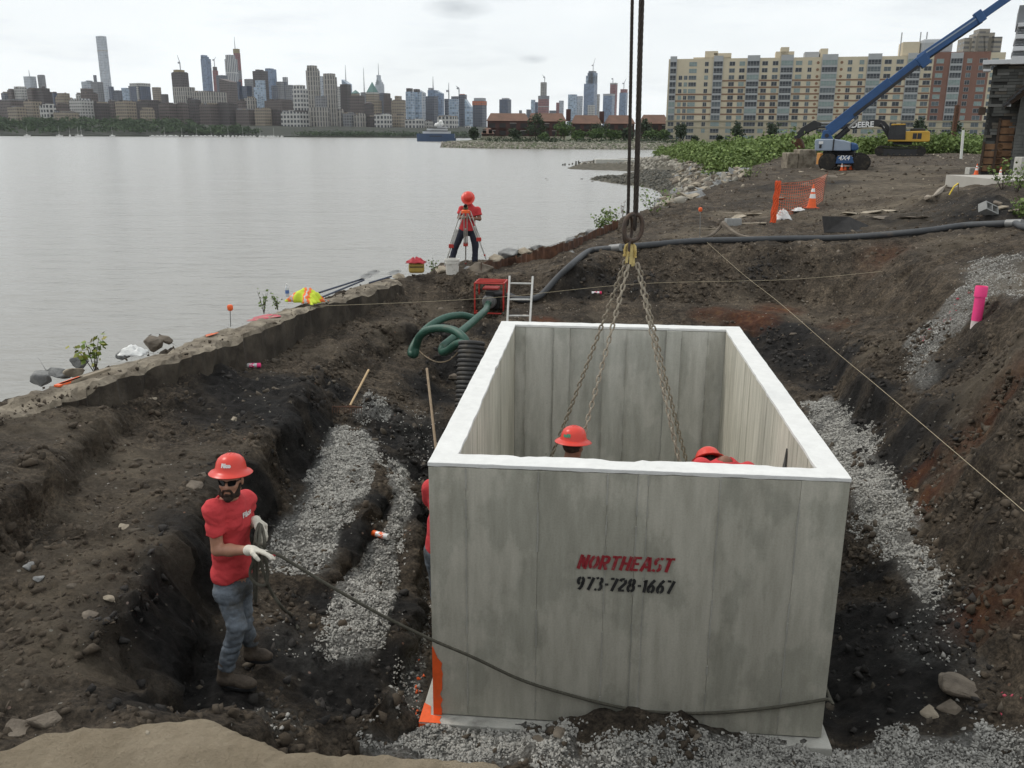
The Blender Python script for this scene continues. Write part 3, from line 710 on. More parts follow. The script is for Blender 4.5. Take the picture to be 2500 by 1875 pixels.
 lt = N.new('ShaderNodeMath'); lt.operation = 'LESS_THAN'; L.new(vo.outputs['Distance'], lt.inputs[0]); lt.inputs[1].default_value = .22
 gt = N.new('ShaderNodeMath'); gt.operation = 'GREATER_THAN'; L.new(sep.outputs['Red'], gt.inputs[0]); gt.inputs[1].default_value = .95
 inv = N.new('ShaderNodeMath'); inv.operation = 'SUBTRACT'; inv.inputs[0].default_value = 1; L.new(B['Red'], inv.inputs[1])
 chip = mul(mul(lt.outputs[0], gt.outputs[0]), inv.outputs[0])
 c = mix(mul(chip, .8), c, ramp(sep.outputs['Green'], (.0, (.20, .19, .16)), (.55, (.30, .28, .24)), (.8, (.22, .11, .07)), (1, (.5, .49, .46))))
 L.new(c, b.inputs['Base Color'])
 bp = N.new('ShaderNodeBump'); bp.inputs['Strength'].default_value = 1; bp.inputs['Distance'].default_value = .05
 L.new(noise(22, 12, .75), bp.inputs['Height'])
 bp2 = N.new('ShaderNodeBump'); bp2.inputs['Strength'].default_value = .7; bp2.inputs['Distance'].default_value = .012
 L.new(noise(75, 8, .7), bp2.inputs['Height']); L.new(bp.outputs['Normal'], bp2.inputs['Normal'])
 L.new(bp2.outputs['Normal'], b.inputs['Normal'])
 return mt
M_soil = soil_material()
make_ground()
# river
def water_material():
 mt = bpy.data.materials.new('river_water'); mt.use_nodes = True
 N, L = mt.node_tree.nodes, mt.node_tree.links
 b = N['Principled BSDF']
 b.inputs['Base Color'].default_value = (.215, .205, .18, 1)
 b.inputs['Roughness'].default_value = .22
 b.inputs['IOR'].default_value = 1.333
 tc = N.new('ShaderNodeTexCoord')
 prev = None
 for sc, st, dist, sx in ((.9, .7, .13, (.40, 1, 1)), (3.2, .6, .05, (.45, 1.2, 1)), (.12, .5, .6, (.5, 1, 1))):
  mp = N.new('ShaderNodeMapping'); mp.inputs['Scale'].default_value = sx; mp.inputs['Rotation'].default_value = (0, 0, .25)
  L.new(tc.outputs['Object'], mp.inputs['Vector'])
  n = N.new('ShaderNodeTexNoise'); n.inputs['Scale'].default_value, n.inputs['Detail'].default_value, n.inputs['Distortion'].default_value = sc, 5, .4
  L.new(mp.outputs['Vector'], n.inputs['Vector'])
  bp = N.new('ShaderNodeBump'); bp.inputs['Strength'].default_value = st; bp.inputs['Distance'].default_value = dist
  L.new(n.outputs['Fac'], bp.inputs['Height'])
  if prev: L.new(prev, bp.inputs['Normal'])
  prev = bp.outputs['Normal']
 L.new(prev, b.inputs['Normal'])
 return mt
MB().add([(-3500, -300, -.4), (3500, -300, -.4), (3500, 4000, -.4), (-3500, 4000, -.4)], [(0, 1, 2, 3)]).build('river_water', water_material())
tag(bpy.data.objects['river_water'], kind='structure')
# ------------------------------------------------------------------ far shore: land, park, skyline
M_land = mat('far_land', (.018, .022, .014), .95, .3, .02, coord='Object')
M_leafd = mat('park_foliage', (.024, .046, .020), .9, .1, .035, col2=(.060, .100, .038), thr=(.35, .68))
M_leafg = mat('green_foliage', (.040, .075, .022), .85, .1, .8, col2=(.095, .145, .040), thr=(.35, .68))
M_leafdk = mat('dark_foliage', (.022, .038, .020), .85, .1, .8, col2=(.052, .075, .036), thr=(.35, .68))
M_leafk = mat('thicket_leaves', (.055, .095, .022), .8, .1, 1.6, col2=(.215, .285, .085), thr=(.33, .66))
M_bark = mat('bark', (.055, .045, .035), .95, .3, 3)
shore = [Zp(a, b, -.4) for a, b in ((-500, 291.2), (0, 293.7), (400, 295.4), (800, 297.3), (1000, 298.3), (1100, 298.5))]
shore = [Vector((-3200, shore[0].y - 300, -.4))] + shore + [Vector((500, 2300, -.4)), Vector((3200, 2900, -.4))]
vs, fs = [], []
prof = [(0, -1), (2, 1.2), (60, 4), (160, 14), (330, 20), (1900, 22)]
for p in shore:
 for off, z in prof: vs.append((p.x, p.y + off, z))
k = len(prof)
for i in range(len(shore) - 1):
 for j in range(k - 1): fs.append((i * k + j, (i + 1) * k + j, (i + 1) * k + j + 1, i * k + j + 1))
tag(MB().add(vs, fs).build('far_shore', M_land), kind='structure')
def shore_y(x):
 for a, b in zip(shore[:-1], shore[1:]):
  if a.x <= x <= b.x: return a.y + (b.y - a.y) * (x - a.x) / (b.x - a.x)
 return 1500
def far_z(off):
 for (a, za), (b, zb) in zip(prof[:-1], prof[1:]):
  if a <= off <= b: return za + (zb - za) * (off - a) / (b - a)
 return 20
# riverside park: one mass of tree crowns
rng = np.random.default_rng(11)
C, S = [], []
for i in range(560):
 az = rng.uniform(-.62, -.262); u = rng.random() ** .8
 off = 12 + 250 * u
 x = math.tan(az) * 1480; y = shore_y(x) + off
 x = math.tan(az) * y
 if az > -.33: off *= .35; y = shore_y(x) + off
 r = rng.uniform(5, 9.5)
 c = np.array([x, y, far_z(off) + r * rng.uniform(.65, 1.15)])
 n = 42
 d = rng.normal(size=(n, 3)); d /= np.linalg.norm(d, axis=1)[:, None]; d *= rng.uniform(.55, 1.05, n)[:, None]
 d[:, 2] = np.abs(d[:, 2]) * .95 - .3
 C.append(c + d * r); S.append(rng.uniform(2.2, 4.6, n))
for i in range(190):
 x = rng.uniform(-340, -60); y = shore_y(x) + rng.uniform(8, 30)
 n = 26; d = rng.normal(size=(n, 3)) * [6, 4, 2.2]
 C.append(np.array([x, y, 5]) + d); S.append(rng.uniform(1.6, 3.2, n))
V, F = leaf_cards(np.concatenate(C), np.concatenate(S), 5)
tag(link('park_woods', np_mesh('park_woods', V, F, M_leafd)), kind='stuff')
def facade(name, wall, glass, su=6., sz=4., fu=.5, fz=.55, rough=.7, var=.12):
 """wall with a grid of windows too far off to tell apart"""
 mt = bpy.data.materials.new(name); mt.use_nodes = True
 N, L = mt.node_tree.nodes, mt.node_tree.links
 b = N['Principled BSDF']; b.inputs['Roughness'].default_value = rough
 tc = N.new('ShaderNodeTexCoord'); sp = N.new('ShaderNodeSeparateXYZ'); L.new(tc.outputs['Object'], sp.inputs['Vector'])
 def op(o, a, c=None):
  x = N.new('ShaderNodeMath'); x.operation = o
  for i, q in enumerate((a, c)):
   if q is None: continue
   if isinstance(q, (int, float)): x.inputs[i].default_value = q
   else: L.new(q, x.inputs[i])
  return x.outputs[0]
 u = op('ADD', sp.outputs['X'], sp.outputs['Y'])
 mu = op('LESS_THAN', op('FRACT', op('DIVIDE', u, su)), fu)
 mz = op('LESS_THAN', op('FRACT', op('DIVIDE', sp.outputs['Z'], sz)), fz)
 ge = N.new('ShaderNodeNewGeometry'); s2 = N.new('ShaderNodeSeparateXYZ'); L.new(ge.outputs['Normal'], s2.inputs['Vector'])
 side = op('LESS_THAN', s2.outputs['Z'], .5)
 mk = op('MULTIPLY', op('MULTIPLY', mu, mz), side)
 no = N.new('ShaderNodeTexNoise'); no.inputs['Scale'].default_value = .06; no.inputs['Detail'].default_value = 5; L.new(tc.outputs['Object'], no.inputs['Vector'])
 r1 = N.new('ShaderNodeValToRGB'); e = r1.color_ramp.elements
 w, gl = Vector(wall), Vector(glass)
 e[0].position, e[0].color, e[1].position, e[1].color = .3, (*(w * (1 - var)), 1), .7, (*(w * (1 + var)), 1)
 L.new(no.outputs['Fac'], r1.inputs['Fac'])
 wn = N.new('ShaderNodeTexWhiteNoise'); wn.noise_dimensions = '2D'
 cv = N.new('ShaderNodeCombineXYZ'); L.new(op('FLOOR', op('DIVIDE', u, su)), cv.inputs[0]); L.new(op('FLOOR', op('DIVIDE', sp.outputs['Z'], sz)), cv.inputs[1]); L.new(cv.outputs[0], wn.inputs['Vector'])
 r2 = N.new('ShaderNodeValToRGB'); e = r2.color_ramp.elements
 e[0].color, e[1].color = (*(gl * .6), 1), (*(gl * 1.5), 1); L.new(wn.outputs['Value'], r2.inputs['Fac'])
 mx = N.new('ShaderNodeMixRGB'); L.new(mk, mx.inputs['Fac']); L.new(r1.outputs['Color'], mx.inputs['Color1']); L.new(r2.outputs['Color'], mx.inputs['Color2'])
 L.new(mx.outputs['Color'], b.inputs['Base Color'])
 rr = N.new('ShaderNodeMapRange'); L.new(mk, rr.inputs['Value']); rr.inputs['To Min'].default_value = rough; rr.inputs['To Max'].default_value = min(rough, .25)
 L.new(rr.outputs[0], b.inputs['Roughness'])
 return mt
FS = {
 'brown': facade('brown_brick_block', (.108, .086, .080), (.030, .028, .030), 5, 5.5, .45, .5),
 'dkbrown': facade('dark_brown_block', (.066, .054, .054), (.028, .028, .032), 5, 5.5, .4, .5),
 'tan': facade('tan_brick_block', (.25, .208, .158), (.045, .043, .045), 5.5, 5.5, .45, .5),
 'white': facade('pale_block', (.40, .39, .37), (.06, .065, .075), 6, 5.5, .5, .5),
 'whitegrid': facade('white_gridded_block', (.44, .43, .41), (.045, .05, .06), 8, 8, .62, .60),
 'stone': facade('grey_stone_tower', (.30, .28, .25), (.06, .062, .07), 7, 9, .42, .85),
 'grey': facade('grey_tower', (.20, .20, .205), (.07, .08, .10), 6, 5, .55, .55),
 'pale': facade('pale_tower', (.42, .44, .47), (.20, .24, .30), 6, 5.5, .55, .6),
 'glass': facade('blue_glass_tower', (.16, .21, .29), (.10, .15, .24), 5, 4.5, .75, .75, .3),
 'glassl': facade('pale_glass_tower', (.30, .36, .43), (.22, .29, .38), 6, 5, .8, .75, .3),
 'dkblue': facade('dark_blue_glass_tower', (.045, .062, .105), (.025, .038, .075), 6, 5, .7, .7, .3),
 'slate': facade('slate_grey_tower', (.085, .095, .12), (.045, .055, .08), 6, 5, .6, .6, .4),
 'stripe': facade('striped_tower', (.46, .46, .46), (.10, .11, .13), 7, 60, .5, .95),
 'red': facade('red_frame_tower', (.22, .075, .075), (.10, .06, .07), 6, 6, .55, .5),
 'orange': facade('orange_wrapped_floors', (.42, .12, .05), (.12, .10, .10), 6, 8, .4, .4),
 'copper': mat('green_copper_roof', (.10, .19, .175), .7, .12, .05),
 'metal': mat('pale_steel', (.30, .31, .33), .5, .1, .1),
 'rust': mat('rusty_roof', (.14, .075, .05), .8, .2, .05),
 'gold': mat('ochre_wrap', (.25, .20, .10), .8, .15, .05),
}
GRID = R(29)
DISPF = FPX * .8848
def reg(r, zx, zy):
 if r == 1: return zx * .2480, 53.09 + zy * .2481
 if r == 2: return 530.9 + zx * .2480, 53.09 + zy * .2481
 return 1044 + zx * .2133, 53.09 + zy * .2133
def tower(r, x0, x1, zt, dist, style, label, ops=(), rel=None, name='tower', cat='tower', group=None):
 """block standing at its own distance; ops add setbacks, crowns, masts and cranes, in the same survey units"""
 a, yt = reg(r, x0, zt); b, _ = reg(r, x1, zt)
 pa, pb = Dp(a, yt, dist), Dp(b, yt, dist)
 cx, S, zt_ = (pa.x + pb.x) / 2, pb.x - pa.x, pa.z
 az = math.atan2(cx, dist)
 ang = GRID if rel is None else rel + 0
 an = ang + az
 ca, sa = abs(math.cos(an)), abs(math.sin(an))
 k = .75
 S *= math.cos(az)
 w = S / (ca + k * sa); d = k * w
 t = empty(name, (cx, dist, 0), ang * -1 if False else ang, label, cat, group)
 t.rotation_euler = (0, 0, -ang)
 un = w / max(1e-6, (x1 - x0))                      # metres per survey unit along the block
 def zof(q): return Dp((a + b) / 2, reg(r, 0, q)[1], dist).z
 MB().box((0, 0, zt_ / 2), (w, d, zt_)).build('shaft', FS[style], t)
 ztop = zt_
 for o in ops:
  kk = o[0]
  fx = lambda q: ((q - (x0 + x1) / 2) * un)
  if kk == 'blk':                                # ('blk', x0, x1, ztop, style): block on or beside the shaft
   _, q0, q1, q2, stl = o
   ww = (q1 - q0) * un; zz = zof(q2)
   lowb = 0 if zz < ztop else ztop
   MB().box((fx((q0 + q1) / 2), -.01 if lowb else -(d * .10), (zz + lowb) / 2), (ww, d * (.9 if lowb else 1.02), zz - lowb)).build('tower_block' if lowb else 'wing', FS[stl], t)
  elif kk == 'mast':                             # ('mast', x, ztop, r)
   MB().cyl((fx(o[1]), 0, zof(o[3]) if len(o) > 3 else ztop - 1), (fx(o[1]), 0, zof(o[2])), 1.7, .5, 6).build('mast', FS['metal'], t)
  elif kk == 'crane':                            # ('crane', x, zbase, xtip, ztip)
   p = Vector((fx(o[1]), 0, zof(o[2]) - 8)); q = Vector((fx(o[1]), 0, zof(o[2]) + 14)); tip = Vector((fx(o[3]), 0, zof(o[4])))
   mb = MB().cyl(p, q, 1.3, n=5).cyl(q, tip, 1.0, .5, 5).box(q - Vector((3, 0, 0)), (5, 3, 4))
   if len(o) > 5: mb.cyl(q, Vector((fx(o[5]), 0, zof(o[6]))), .9, .5, 5)
   tag(mb.build('crane', FS['metal'], t), kind='stuff')
  elif kk == 'pyr':                              # ('pyr', x0, x1, zbase, zapex, style)
   h0, h1 = zof(o[3]), zof(o[4]); hw = (o[2] - o[1]) * un / 2; c = fx((o[1] + o[2]) / 2)
   MB().add([(c - hw, -hw, h0), (c + hw, -hw, h0), (c + hw, hw, h0), (c - hw, hw, h0), (c, 0, h1)], [(0, 1, 4), (1, 2, 4), (2, 3, 4), (3, 0, 4), (3, 2, 1, 0)]).build('roof', FS[o[5]], t)
  elif kk == 'slant':                            # ('slant', zleft, zright, style): sloping top
   h0, h1 = zof(o[1]), zof(o[2])
   MB().add([(-w / 2, -d / 2, ztop), (w / 2, -d / 2, ztop), (w / 2, d / 2, ztop), (-w / 2, d / 2, ztop), (-w / 2, -d / 2, h0), (w / 2, -d / 2, h1), (w / 2, d / 2, h1), (-w / 2, d / 2, h0)],
     [(0, 1, 5, 4), (1, 2, 6, 5), (2, 3, 7, 6), (3, 0, 4, 7), (4, 5, 6, 7)]).build('sloping_top', FS[o[3]], t)
  elif kk == 'band':                             # ('band', z0, z1, style)
   MB().box((0, 0, (zof(o[1]) + zof(o[2])) / 2), (w * 1.03, d * 1.03, abs(zof(o[1]) - zof(o[2])))).build('band', FS[o[3]], t)
  elif kk == 'dome':
   MB().ball((fx(o[1]), 0, zof(o[3])), (o[2] * un, o[2] * un, abs(zof(o[4]) - zof(o[3]))), 12, 8).build('dome', FS[o[5]], t, smooth=True)
 return t
T = tower
# --- far towers, left to right
T(1, 210, 305, 452, 3300, 'pale', 'pale flat topped tower with a thin mast, farthest left of the tall towers', [('mast', 258, 393)])
T(1, 328, 388, 445, 3300, 'grey', 'grey tower with notched top just right of the leftmost pale tower', [('blk', 330, 340, 438, 'grey'), ('blk', 352, 364, 438, 'grey'), ('blk', 376, 386, 438, 'grey')])
T(1, 838, 920, 102, 3400, 'pale', 'tallest slender square tower at the left, pale grey from foot to top', [('band', 222, 234, 'white')])
T(1, 712, 800, 497, 2900, 'pale', 'broad pale grey tower at the foot of the tallest slender tower, left half', [('blk', 780, 808, 488, 'pale')])
T(1, 795, 890, 500, 2700, 'grey', 'grey tower right before the tallest slender tower')
T(1, 885, 945, 508, 3000, 'pale', 'pale narrow tower right behind the foot of the tallest slender tower')
T(1, 812, 838, 440, 3500, 'slate', 'small dark topped slab peeking out left of the tallest slender tower')
T(1, 945, 987, 540, 2800, 'dkblue', 'dark blue tower just right of the tallest slender tower')
T(1, 985, 1057, 573, 2700, 'slate', 'dark slate cube right of the dark blue tower')
T(1, 1058, 1120, 552, 2900, 'glassl', 'pale glass tower left of the white framed dark tower')
T(1, 1118, 1145, 535, 3000, 'slate', 'narrow slate slab touching the white framed dark tower')
T(1, 1138, 1297, 512, 2600, 'dkblue', 'wide dark glass tower in a white frame, left half of the skyline', [('band', 512, 540, 'white'), ('blk', 1245, 1268, 515, 'white')])
T(1, 1326, 1397, 546, 2700, 'tan', 'beige grey block right of the white framed tower')
T(1, 1403, 1462, 606, 2500, 'dkbrown', 'low brown block between the beige block and the dark crane topped tower')
T(1, 1497, 1632, 420, 2300, 'dkbrown', 'dark brown stepped tower with a crane on its roof', [('blk', 1510, 1625, 415, 'dkbrown'), ('blk', 1528, 1588, 395, 'gold'), ('crane', 1580, 385, 1552, 265)])
T(1, 1510, 1688, 545, 2200, 'stone', 'grey brown lower block at the foot of the crane topped brown tower')
T(1, 1750, 1832, 300, 3000, 'glass', 'blue glass tower with a curved shoulder', [('blk', 1752, 1812, 280, 'glass'), ('blk', 1754, 1790, 266, 'glass')])
T(1, 1852, 1897, 400, 2900, 'red', 'slim brownish tower under construction right of the curved blue tower', [('blk', 1858, 1888, 368, 'dkbrown'), ('crane', 1870, 350, 1860, 300, 1897, 283)])
T(1, 1884, 1972, 442, 2700, 'slate', 'dark grey blue slab below the masted brown tower')
T(1, 2035, 2090, 250, 3000, 'red', 'tall brown tower with ochre top and long mast', [('blk', 2030, 2088, 212, 'gold'), ('mast', 2043, 104), ('band', 400, 480, 'grey')])
T(1, 1960, 2062, 300, 2800, 'stripe', 'pale vertically striped tower before the masted brown tower', [('blk', 1972, 2040, 265, 'stripe')])
T(1, 1915, 2057, 500, 2300, 'brown', 'brown wedge topped tower in front of the striped tower', [('slant', 470, 500, 'brown')])
T(1, 2048, 2097, 497, 2500, 'dkblue', 'dark blue slab right of the brown wedge topped tower')
T(1, 2096, 2188, 536, 2500, 'dkblue', 'dark navy office block right of the masted tower')
T(1, 2130, 2215, 475, 2900, 'grey', 'grey tower behind the navy block')
T(2, 62, 186, 405, 2500, 'dkbrown', 'dark brown twin topped tower in the middle of the skyline', [('blk', 100, 135, 393, 'dkbrown')])
T(2, 170, 262, 390, 2700, 'glass', 'blue grey glass tower right of the dark brown twin topped tower', [('blk', 170, 230, 382, 'glass')])
T(2, 84, 166, 486, 2200, 'glassl', 'bright glass tower in front of the dark brown twin topped tower')
T(2, 70, 125, 545, 2100, 'glassl', 'lower bright glass slab left of the bright glass tower')
T(2, 224, 273, 530, 2300, 'slate', 'dark slab at the foot of the blue grey glass tower')
T(2, 264, 330, 497, 2500, 'grey', 'grey glass block right of the dark slab')
T(2, 322, 364, 470, 2700, 'slate', 'slim slate tower with a striped cap', [('band', 458, 500, 'stripe')])
T(2, 345, 412, 526, 2400, 'grey', 'grey block just left of the white gridded tower')
T(2, 408, 535, 560, 1800, 'whitegrid', 'white gridded apartment tower with stepped top', [('blk', 425, 508, 527, 'whitegrid')])
T(2, 525, 640, 400, 1900, 'stone', 'tallest grey stone tower of the pair with set back crown', [('blk', 535, 630, 383, 'stone'), ('blk', 540, 612, 357, 'stone')])
T(2, 640, 678, 450, 2300, 'pale', 'narrow pale slab between the two grey stone towers')
T(2, 675, 790, 458, 1850, 'stone', 'second grey stone tower, right and lower of the pair', [('blk', 675, 775, 427, 'stone')])
T(2, 605, 702, 625, 1750, 'grey', 'grey lower block between the feet of the stone tower pair')
T(2, 558, 722, 722, 1700, 'stone', 'wide low grey podium block under the stone tower pair')
T(2, 795, 826, 540, 2200, 'white', 'thin pale slab right of the stone tower pair')
T(2, 822, 912, 520, 1950, 'dkbrown', 'dark brown tower under the slanted glass top')
T(2, 838, 922, 520, 3000, 'glassl', 'pale glass tower with a slanted top and tall spire', [('slant', 478, 520, 'glassl'), ('mast', 870, 350, 500)])
T(2, 918, 992, 600, 2300, 'tan', 'block with green copper roof left of the antenna tower', [('pyr', 922, 992, 600, 568, 'copper')])
T(2, 1000, 1052, 590, 2700, 'grey', 'grey block carrying the tall lattice antenna', [('mast', 1036, 375)])
T(2, 1048, 1160, 600, 2200, 'tan', 'tower with a green pyramid roof', [('band', 590, 604, 'white'), ('pyr', 1058, 1148, 590, 497, 'copper')])
T(2, 1128, 1204, 520, 3400, 'pale', 'stepped pale tower ending in a tall needle spire', [('blk', 1132, 1194, 500, 'pale'), ('blk', 1142, 1176, 480, 'pale'), ('blk', 1148, 1166, 440, 'pale'), ('mast', 1156, 335, 450)])
T(2, 1160, 1256, 598, 2300, 'slate', 'slate blue block right of the green pyramid tower')
T(2, 905, 1032, 618, 1800, 'brown', 'brown grey apartment block below the green roofs')
T(2, 1030, 1110, 690, 1750, 'dkbrown', 'dark block with an arched top in the middle of the waterfront', [('dome', 1070, 38, 690, 672, 'dkbrown')])
T(2, 1108, 1182, 662, 1900, 'tan', 'tan block right of the arched top block')
T(2, 1200, 1272, 640, 1900, 'brown', 'brown tower below the slate blue block', [('blk', 1206, 1256, 600, 'brown')])
T(2, 1270, 1388, 662, 1800, 'tan', 'tan stepped apartment tower with a tank on its roof', [('blk', 1285, 1370, 655, 'tan'), ('blk', 1312, 1345, 622, 'tan')])
T(2, 1362, 1392, 658, 2000, 'slate', 'narrow dark slab right of the tan stepped tower')
T(2, 1393, 1468, 585, 1900, 'glassl', 'left one of the twin glass towers with dark roof boxes', [('blk', 1400, 1450, 555, 'dkbrown')])
T(2, 1455, 1530, 590, 1930, 'glassl', 'right one of the twin glass towers with dark roof boxes', [('blk', 1462, 1512, 562, 'dkbrown')])
T(2, 1510, 1568, 595, 2100, 'pale', 'pale tower with a sloping roof right of the twin glass towers', [('slant', 570, 595, 'pale')])
T(2, 1568, 1672, 625, 2000, 'slate', 'dark slate tower with scaffolded neighbours')
T(2, 1585, 1680, 572, 2300, 'glass', 'blue grey tower topped by pale scaffolding and mast', [('blk', 1590, 1622, 552, 'metal'), ('mast', 1632, 452)])
T(2, 1662, 1726, 600, 2100, 'glass', 'glass tower with slanted roof right of the scaffold topped tower', [('slant', 575, 600, 'glassl')])
T(2, 1730, 1775, 647, 1950, 'slate', 'slim slate block left of the pale waterfront glass tower', [('crane', 1776, 640, 1778, 505)])
T(2, 1768, 1856, 648, 1900, 'glassl', 'pale waterfront glass tower behind the yacht')
T(2, 1790, 1872, 625, 2200, 'slate', 'dark glass block under the leaning crane', [('crane', 1870, 610, 1832, 533)])
T(2, 1856, 1925, 610, 2000, 'slate', 'unfinished tower with orange netting strip', [('blk', 1866, 1905, 605, 'orange')])
T(2, 1908, 1976, 720, 1850, 'glassl', 'pale glass wedge with a sharply sloping roof', [('slant', 650, 720, 'glassl')])
T(2, 1975, 2098, 665, 1900, 'slate', 'dark glass tower with orange top floors, right end of the waterfront', [('band', 668, 702, 'orange'), ('blk', 1990, 2090, 640, 'metal')])
T(3, 162, 283, 758, 3300, 'dkblue', 'isolated dark blue slab above the brown rooftops', [('blk', 195, 262, 745, 'metal')])
T(3, 362, 392, 868, 3300, 'grey', 'tiny grey tower between the dark blue slab and the tiered tower')
T(3, 436, 486, 860, 3300, 'slate', 'low slate block left of the tiered tower')
T(3, 483, 527, 762, 3200, 'glassl', 'pale slab left of the tiered tower under construction')
T(3, 525, 556, 785, 3100, 'dkblue', 'dark blue sliver beside the tiered tower under construction')
T(3, 556, 668, 735, 3300, 'red', 'tiered tower under construction with tall bare core and crane', [('band', 722, 756, 'grey'), ('band', 828, 836, 'white'), ('blk', 584, 634, 585, 'stone'), ('crane', 622, 575, 586, 508, 632, 545)])
T(3, 668, 740, 870, 3000, 'slate', 'low blue grey block right of the tiered tower')
T(3, 738, 772, 790, 3200, 'red', 'narrow maroon tower beside a pale tower')
T(3, 766, 816, 770, 3250, 'pale', 'pale tower right of the narrow maroon tower')
T(3, 858, 952, 708, 3000, 'glassl', 'pale blue glass block with a dark left face')
T(3, 948, 1010, 724, 3050, 'pale', 'pale block left of the tallest unfinished glass tower')
T(3, 1018, 1158, 600, 3400, 'glass', 'tallest unfinished glass tower on the right with crane', [('blk', 1040, 1158, 520, 'glassl'), ('blk', 1062, 1158, 490, 'glass'), ('blk', 1075, 1140, 472, 'slate'), ('crane', 1116, 455, 1142, 340)])
T(3, 1150, 1182, 705, 3500, 'white', 'white sliver right behind the tallest unfinished glass tower')
T(3, 1056, 1132, 816, 3000, 'white', 'pale low tower before the tallest unfinished glass tower')
T(3, 1284, 1362, 592, 3400, 'red', 'reddish concrete frame tower with crane', [('crane', 1308, 590, 1312, 545), ('band', 592, 606, 'white')])
T(3, 1212, 1334, 718, 3100, 'glass', 'blue glass tower before the reddish frame tower', [('band', 702, 722, 'metal')])
T(3, 1378, 1466, 690, 3200, 'glass', 'blue glass tower with reddish unfinished top beside the wire ropes', [('blk', 1388, 1462, 655, 'red'), ('crane', 1422, 640, 1450, 545)])
# --- riverside front rows
G1, G2 = 'brick apartment blocks along the riverside park', 'waterfront apartment blocks behind the viaduct'
rb = random.Random(6)
def blk(r, x0, x1, zt, dist, st, label, ops=(), grp=G1):
 w_ = x1 - x0
 ops = list(ops) + [('blk', x0 + w_ * a, x0 + w_ * (a + rb.uniform(.08, .22)), zt - rb.uniform(5, 16), rb.choice((st, st, 'tan', 'grey', 'dkbrown'))) for a in (rb.uniform(.02, .3), rb.uniform(.35, .55), rb.uniform(.6, .76))]
 T(r, x0, x1, zt, dist, st, label, ops, name='apartment_block', cat='apartment block', group=grp)
blk(1, 12, 72, 598, 2100, 'slate', 'dark blue grey block at the far left edge above the park')
blk(1, 66, 132, 572, 2000, 'brown', 'grey brown block left of the pale stepped block')
blk(1, 126, 240, 560, 2000, 'white', 'pale stepped block under the leftmost pale tower', [('blk', 128, 215, 540, 'white')])
blk(1, 236, 312, 562, 1950, 'brown', 'reddish brown block right of the pale stepped block')
blk(1, 308, 442, 585, 1950, 'dkbrown', 'brown block with a small dark dome', [('blk', 310, 420, 555, 'dkbrown'), ('dome', 388, 17, 555, 532, 'dkbrown')])
blk(1, 440, 496, 598, 2200, 'dkblue', 'small blue block right of the domed brown block')
blk(1, 488, 622, 635, 1850, 'tan', 'tan block with little gables', [('blk', 520, 590, 598, 'tan'), ('pyr', 575, 597, 598, 590, 'tan')])
blk(1, 662, 716, 606, 2000, 'white', 'pale turret topped block left of the brown gable')
blk(1, 708, 842, 600, 1950, 'brown', 'brown stepped gable block below the tallest slender tower', [('blk', 710, 785, 557, 'brown')])
blk(1, -20, 215, 662, 1800, 'brown', 'broad tan brown block at the far left behind the park')
blk(1, 72, 216, 722, 1720, 'tan', 'long tan block low at the far left')
blk(1, 212, 352, 668, 1760, 'tan', 'tan block with dark window columns left of the white columned block')
blk(1, 348, 476, 706, 1700, 'whitegrid', 'white columned block just above the park trees')
blk(1, 474, 616, 700, 1780, 'brown', 'dark brown block right of the white columned block')
blk(1, 478, 672, 765, 1690, 'tan', 'very low tan wall block over the trees')
blk(1, 612, 800, 660, 1730, 'white', 'white and grey striped block left of the centre of the park', [('blk', 625, 770, 645, 'stripe')])
blk(1, 790, 946, 686, 1740, 'dkbrown', 'dark brown square block right of the striped block')
blk(1, 944, 1008, 665, 1790, 'brown', 'narrow brown block left of the tall tan block')
blk(1, 1008, 1172, 672, 1720, 'tan', 'tall tan block with rows of dark windows over the park')
blk(1, 1168, 1392, 668, 1780, 'dkbrown', 'wide dark brown block behind the stepped tan house')
blk(1, 1224, 1342, 745, 1700, 'tan', 'stepped tan house among the park trees', [('blk', 1250, 1320, 722, 'tan')])
blk(1, 1388, 1532, 692, 1730, 'brown', 'brown block with pale roof line under the crane topped tower')
blk(1, 1530, 1637, 694, 1735, 'brown', 'brown block right of the one with the pale roof line')
blk(1, 1634, 1742, 655, 1800, 'dkbrown', 'dark brown block under the curved blue tower')
blk(1, 1690, 1960, 590, 2000, 'stone', 'broad pale stepped block under the curved blue tower', [('blk', 1760, 1860, 580, 'white')])
blk(1, 1738, 1898, 698, 1740, 'brown', 'wide brown block right of the dark brown one under the curved tower')
blk(1, 1894, 2062, 692, 1745, 'dkbrown', 'dark brown block below the masted brown tower')
blk(1, 2058, 2240, 742, 1735, 'brown', 'long low brown block near the right end of the park')
blk(1, 2066, 2140, 662, 1850, 'brown', 'brown block behind the long low brown block')
blk(1, 2132, 2230, 640, 1950, 'stone', 'stone coloured block left of the bright glass slab')
blk(2, -10, 82, 772, 1740, 'dkbrown', 'dark brown block left of the tan gridded block')
blk(2, 78, 216, 738, 1720, 'tan', 'tan gridded block before the dark maroon block')
blk(2, 170, 412, 665, 1950, 'brown', 'long brownish block left of the white gridded tower')
blk(2, 214, 314, 752, 1730, 'dkbrown', 'dark maroon cube left of the white gridded base')
blk(2, 312, 568, 762, 1700, 'whitegrid', 'wide white gridded block at the end of the park', grp=G2)
blk(2, 796, 852, 745, 1720, 'stone', 'narrow stone block right of the stone tower pair podium', grp=G2)
blk(2, 845, 952, 775, 1715, 'grey', 'grey block behind the left part of the viaduct', grp=G2)
blk(2, 940, 1046, 785, 1710, 'stone', 'grey brown block behind the middle of the viaduct', grp=G2)
blk(2, 1044, 1128, 800, 1720, 'dkbrown', 'dark low block under the arched top block', grp=G2)
blk(2, 1122, 1270, 785, 1700, 'whitegrid', 'white gridded low block under the brown tower', grp=G2)
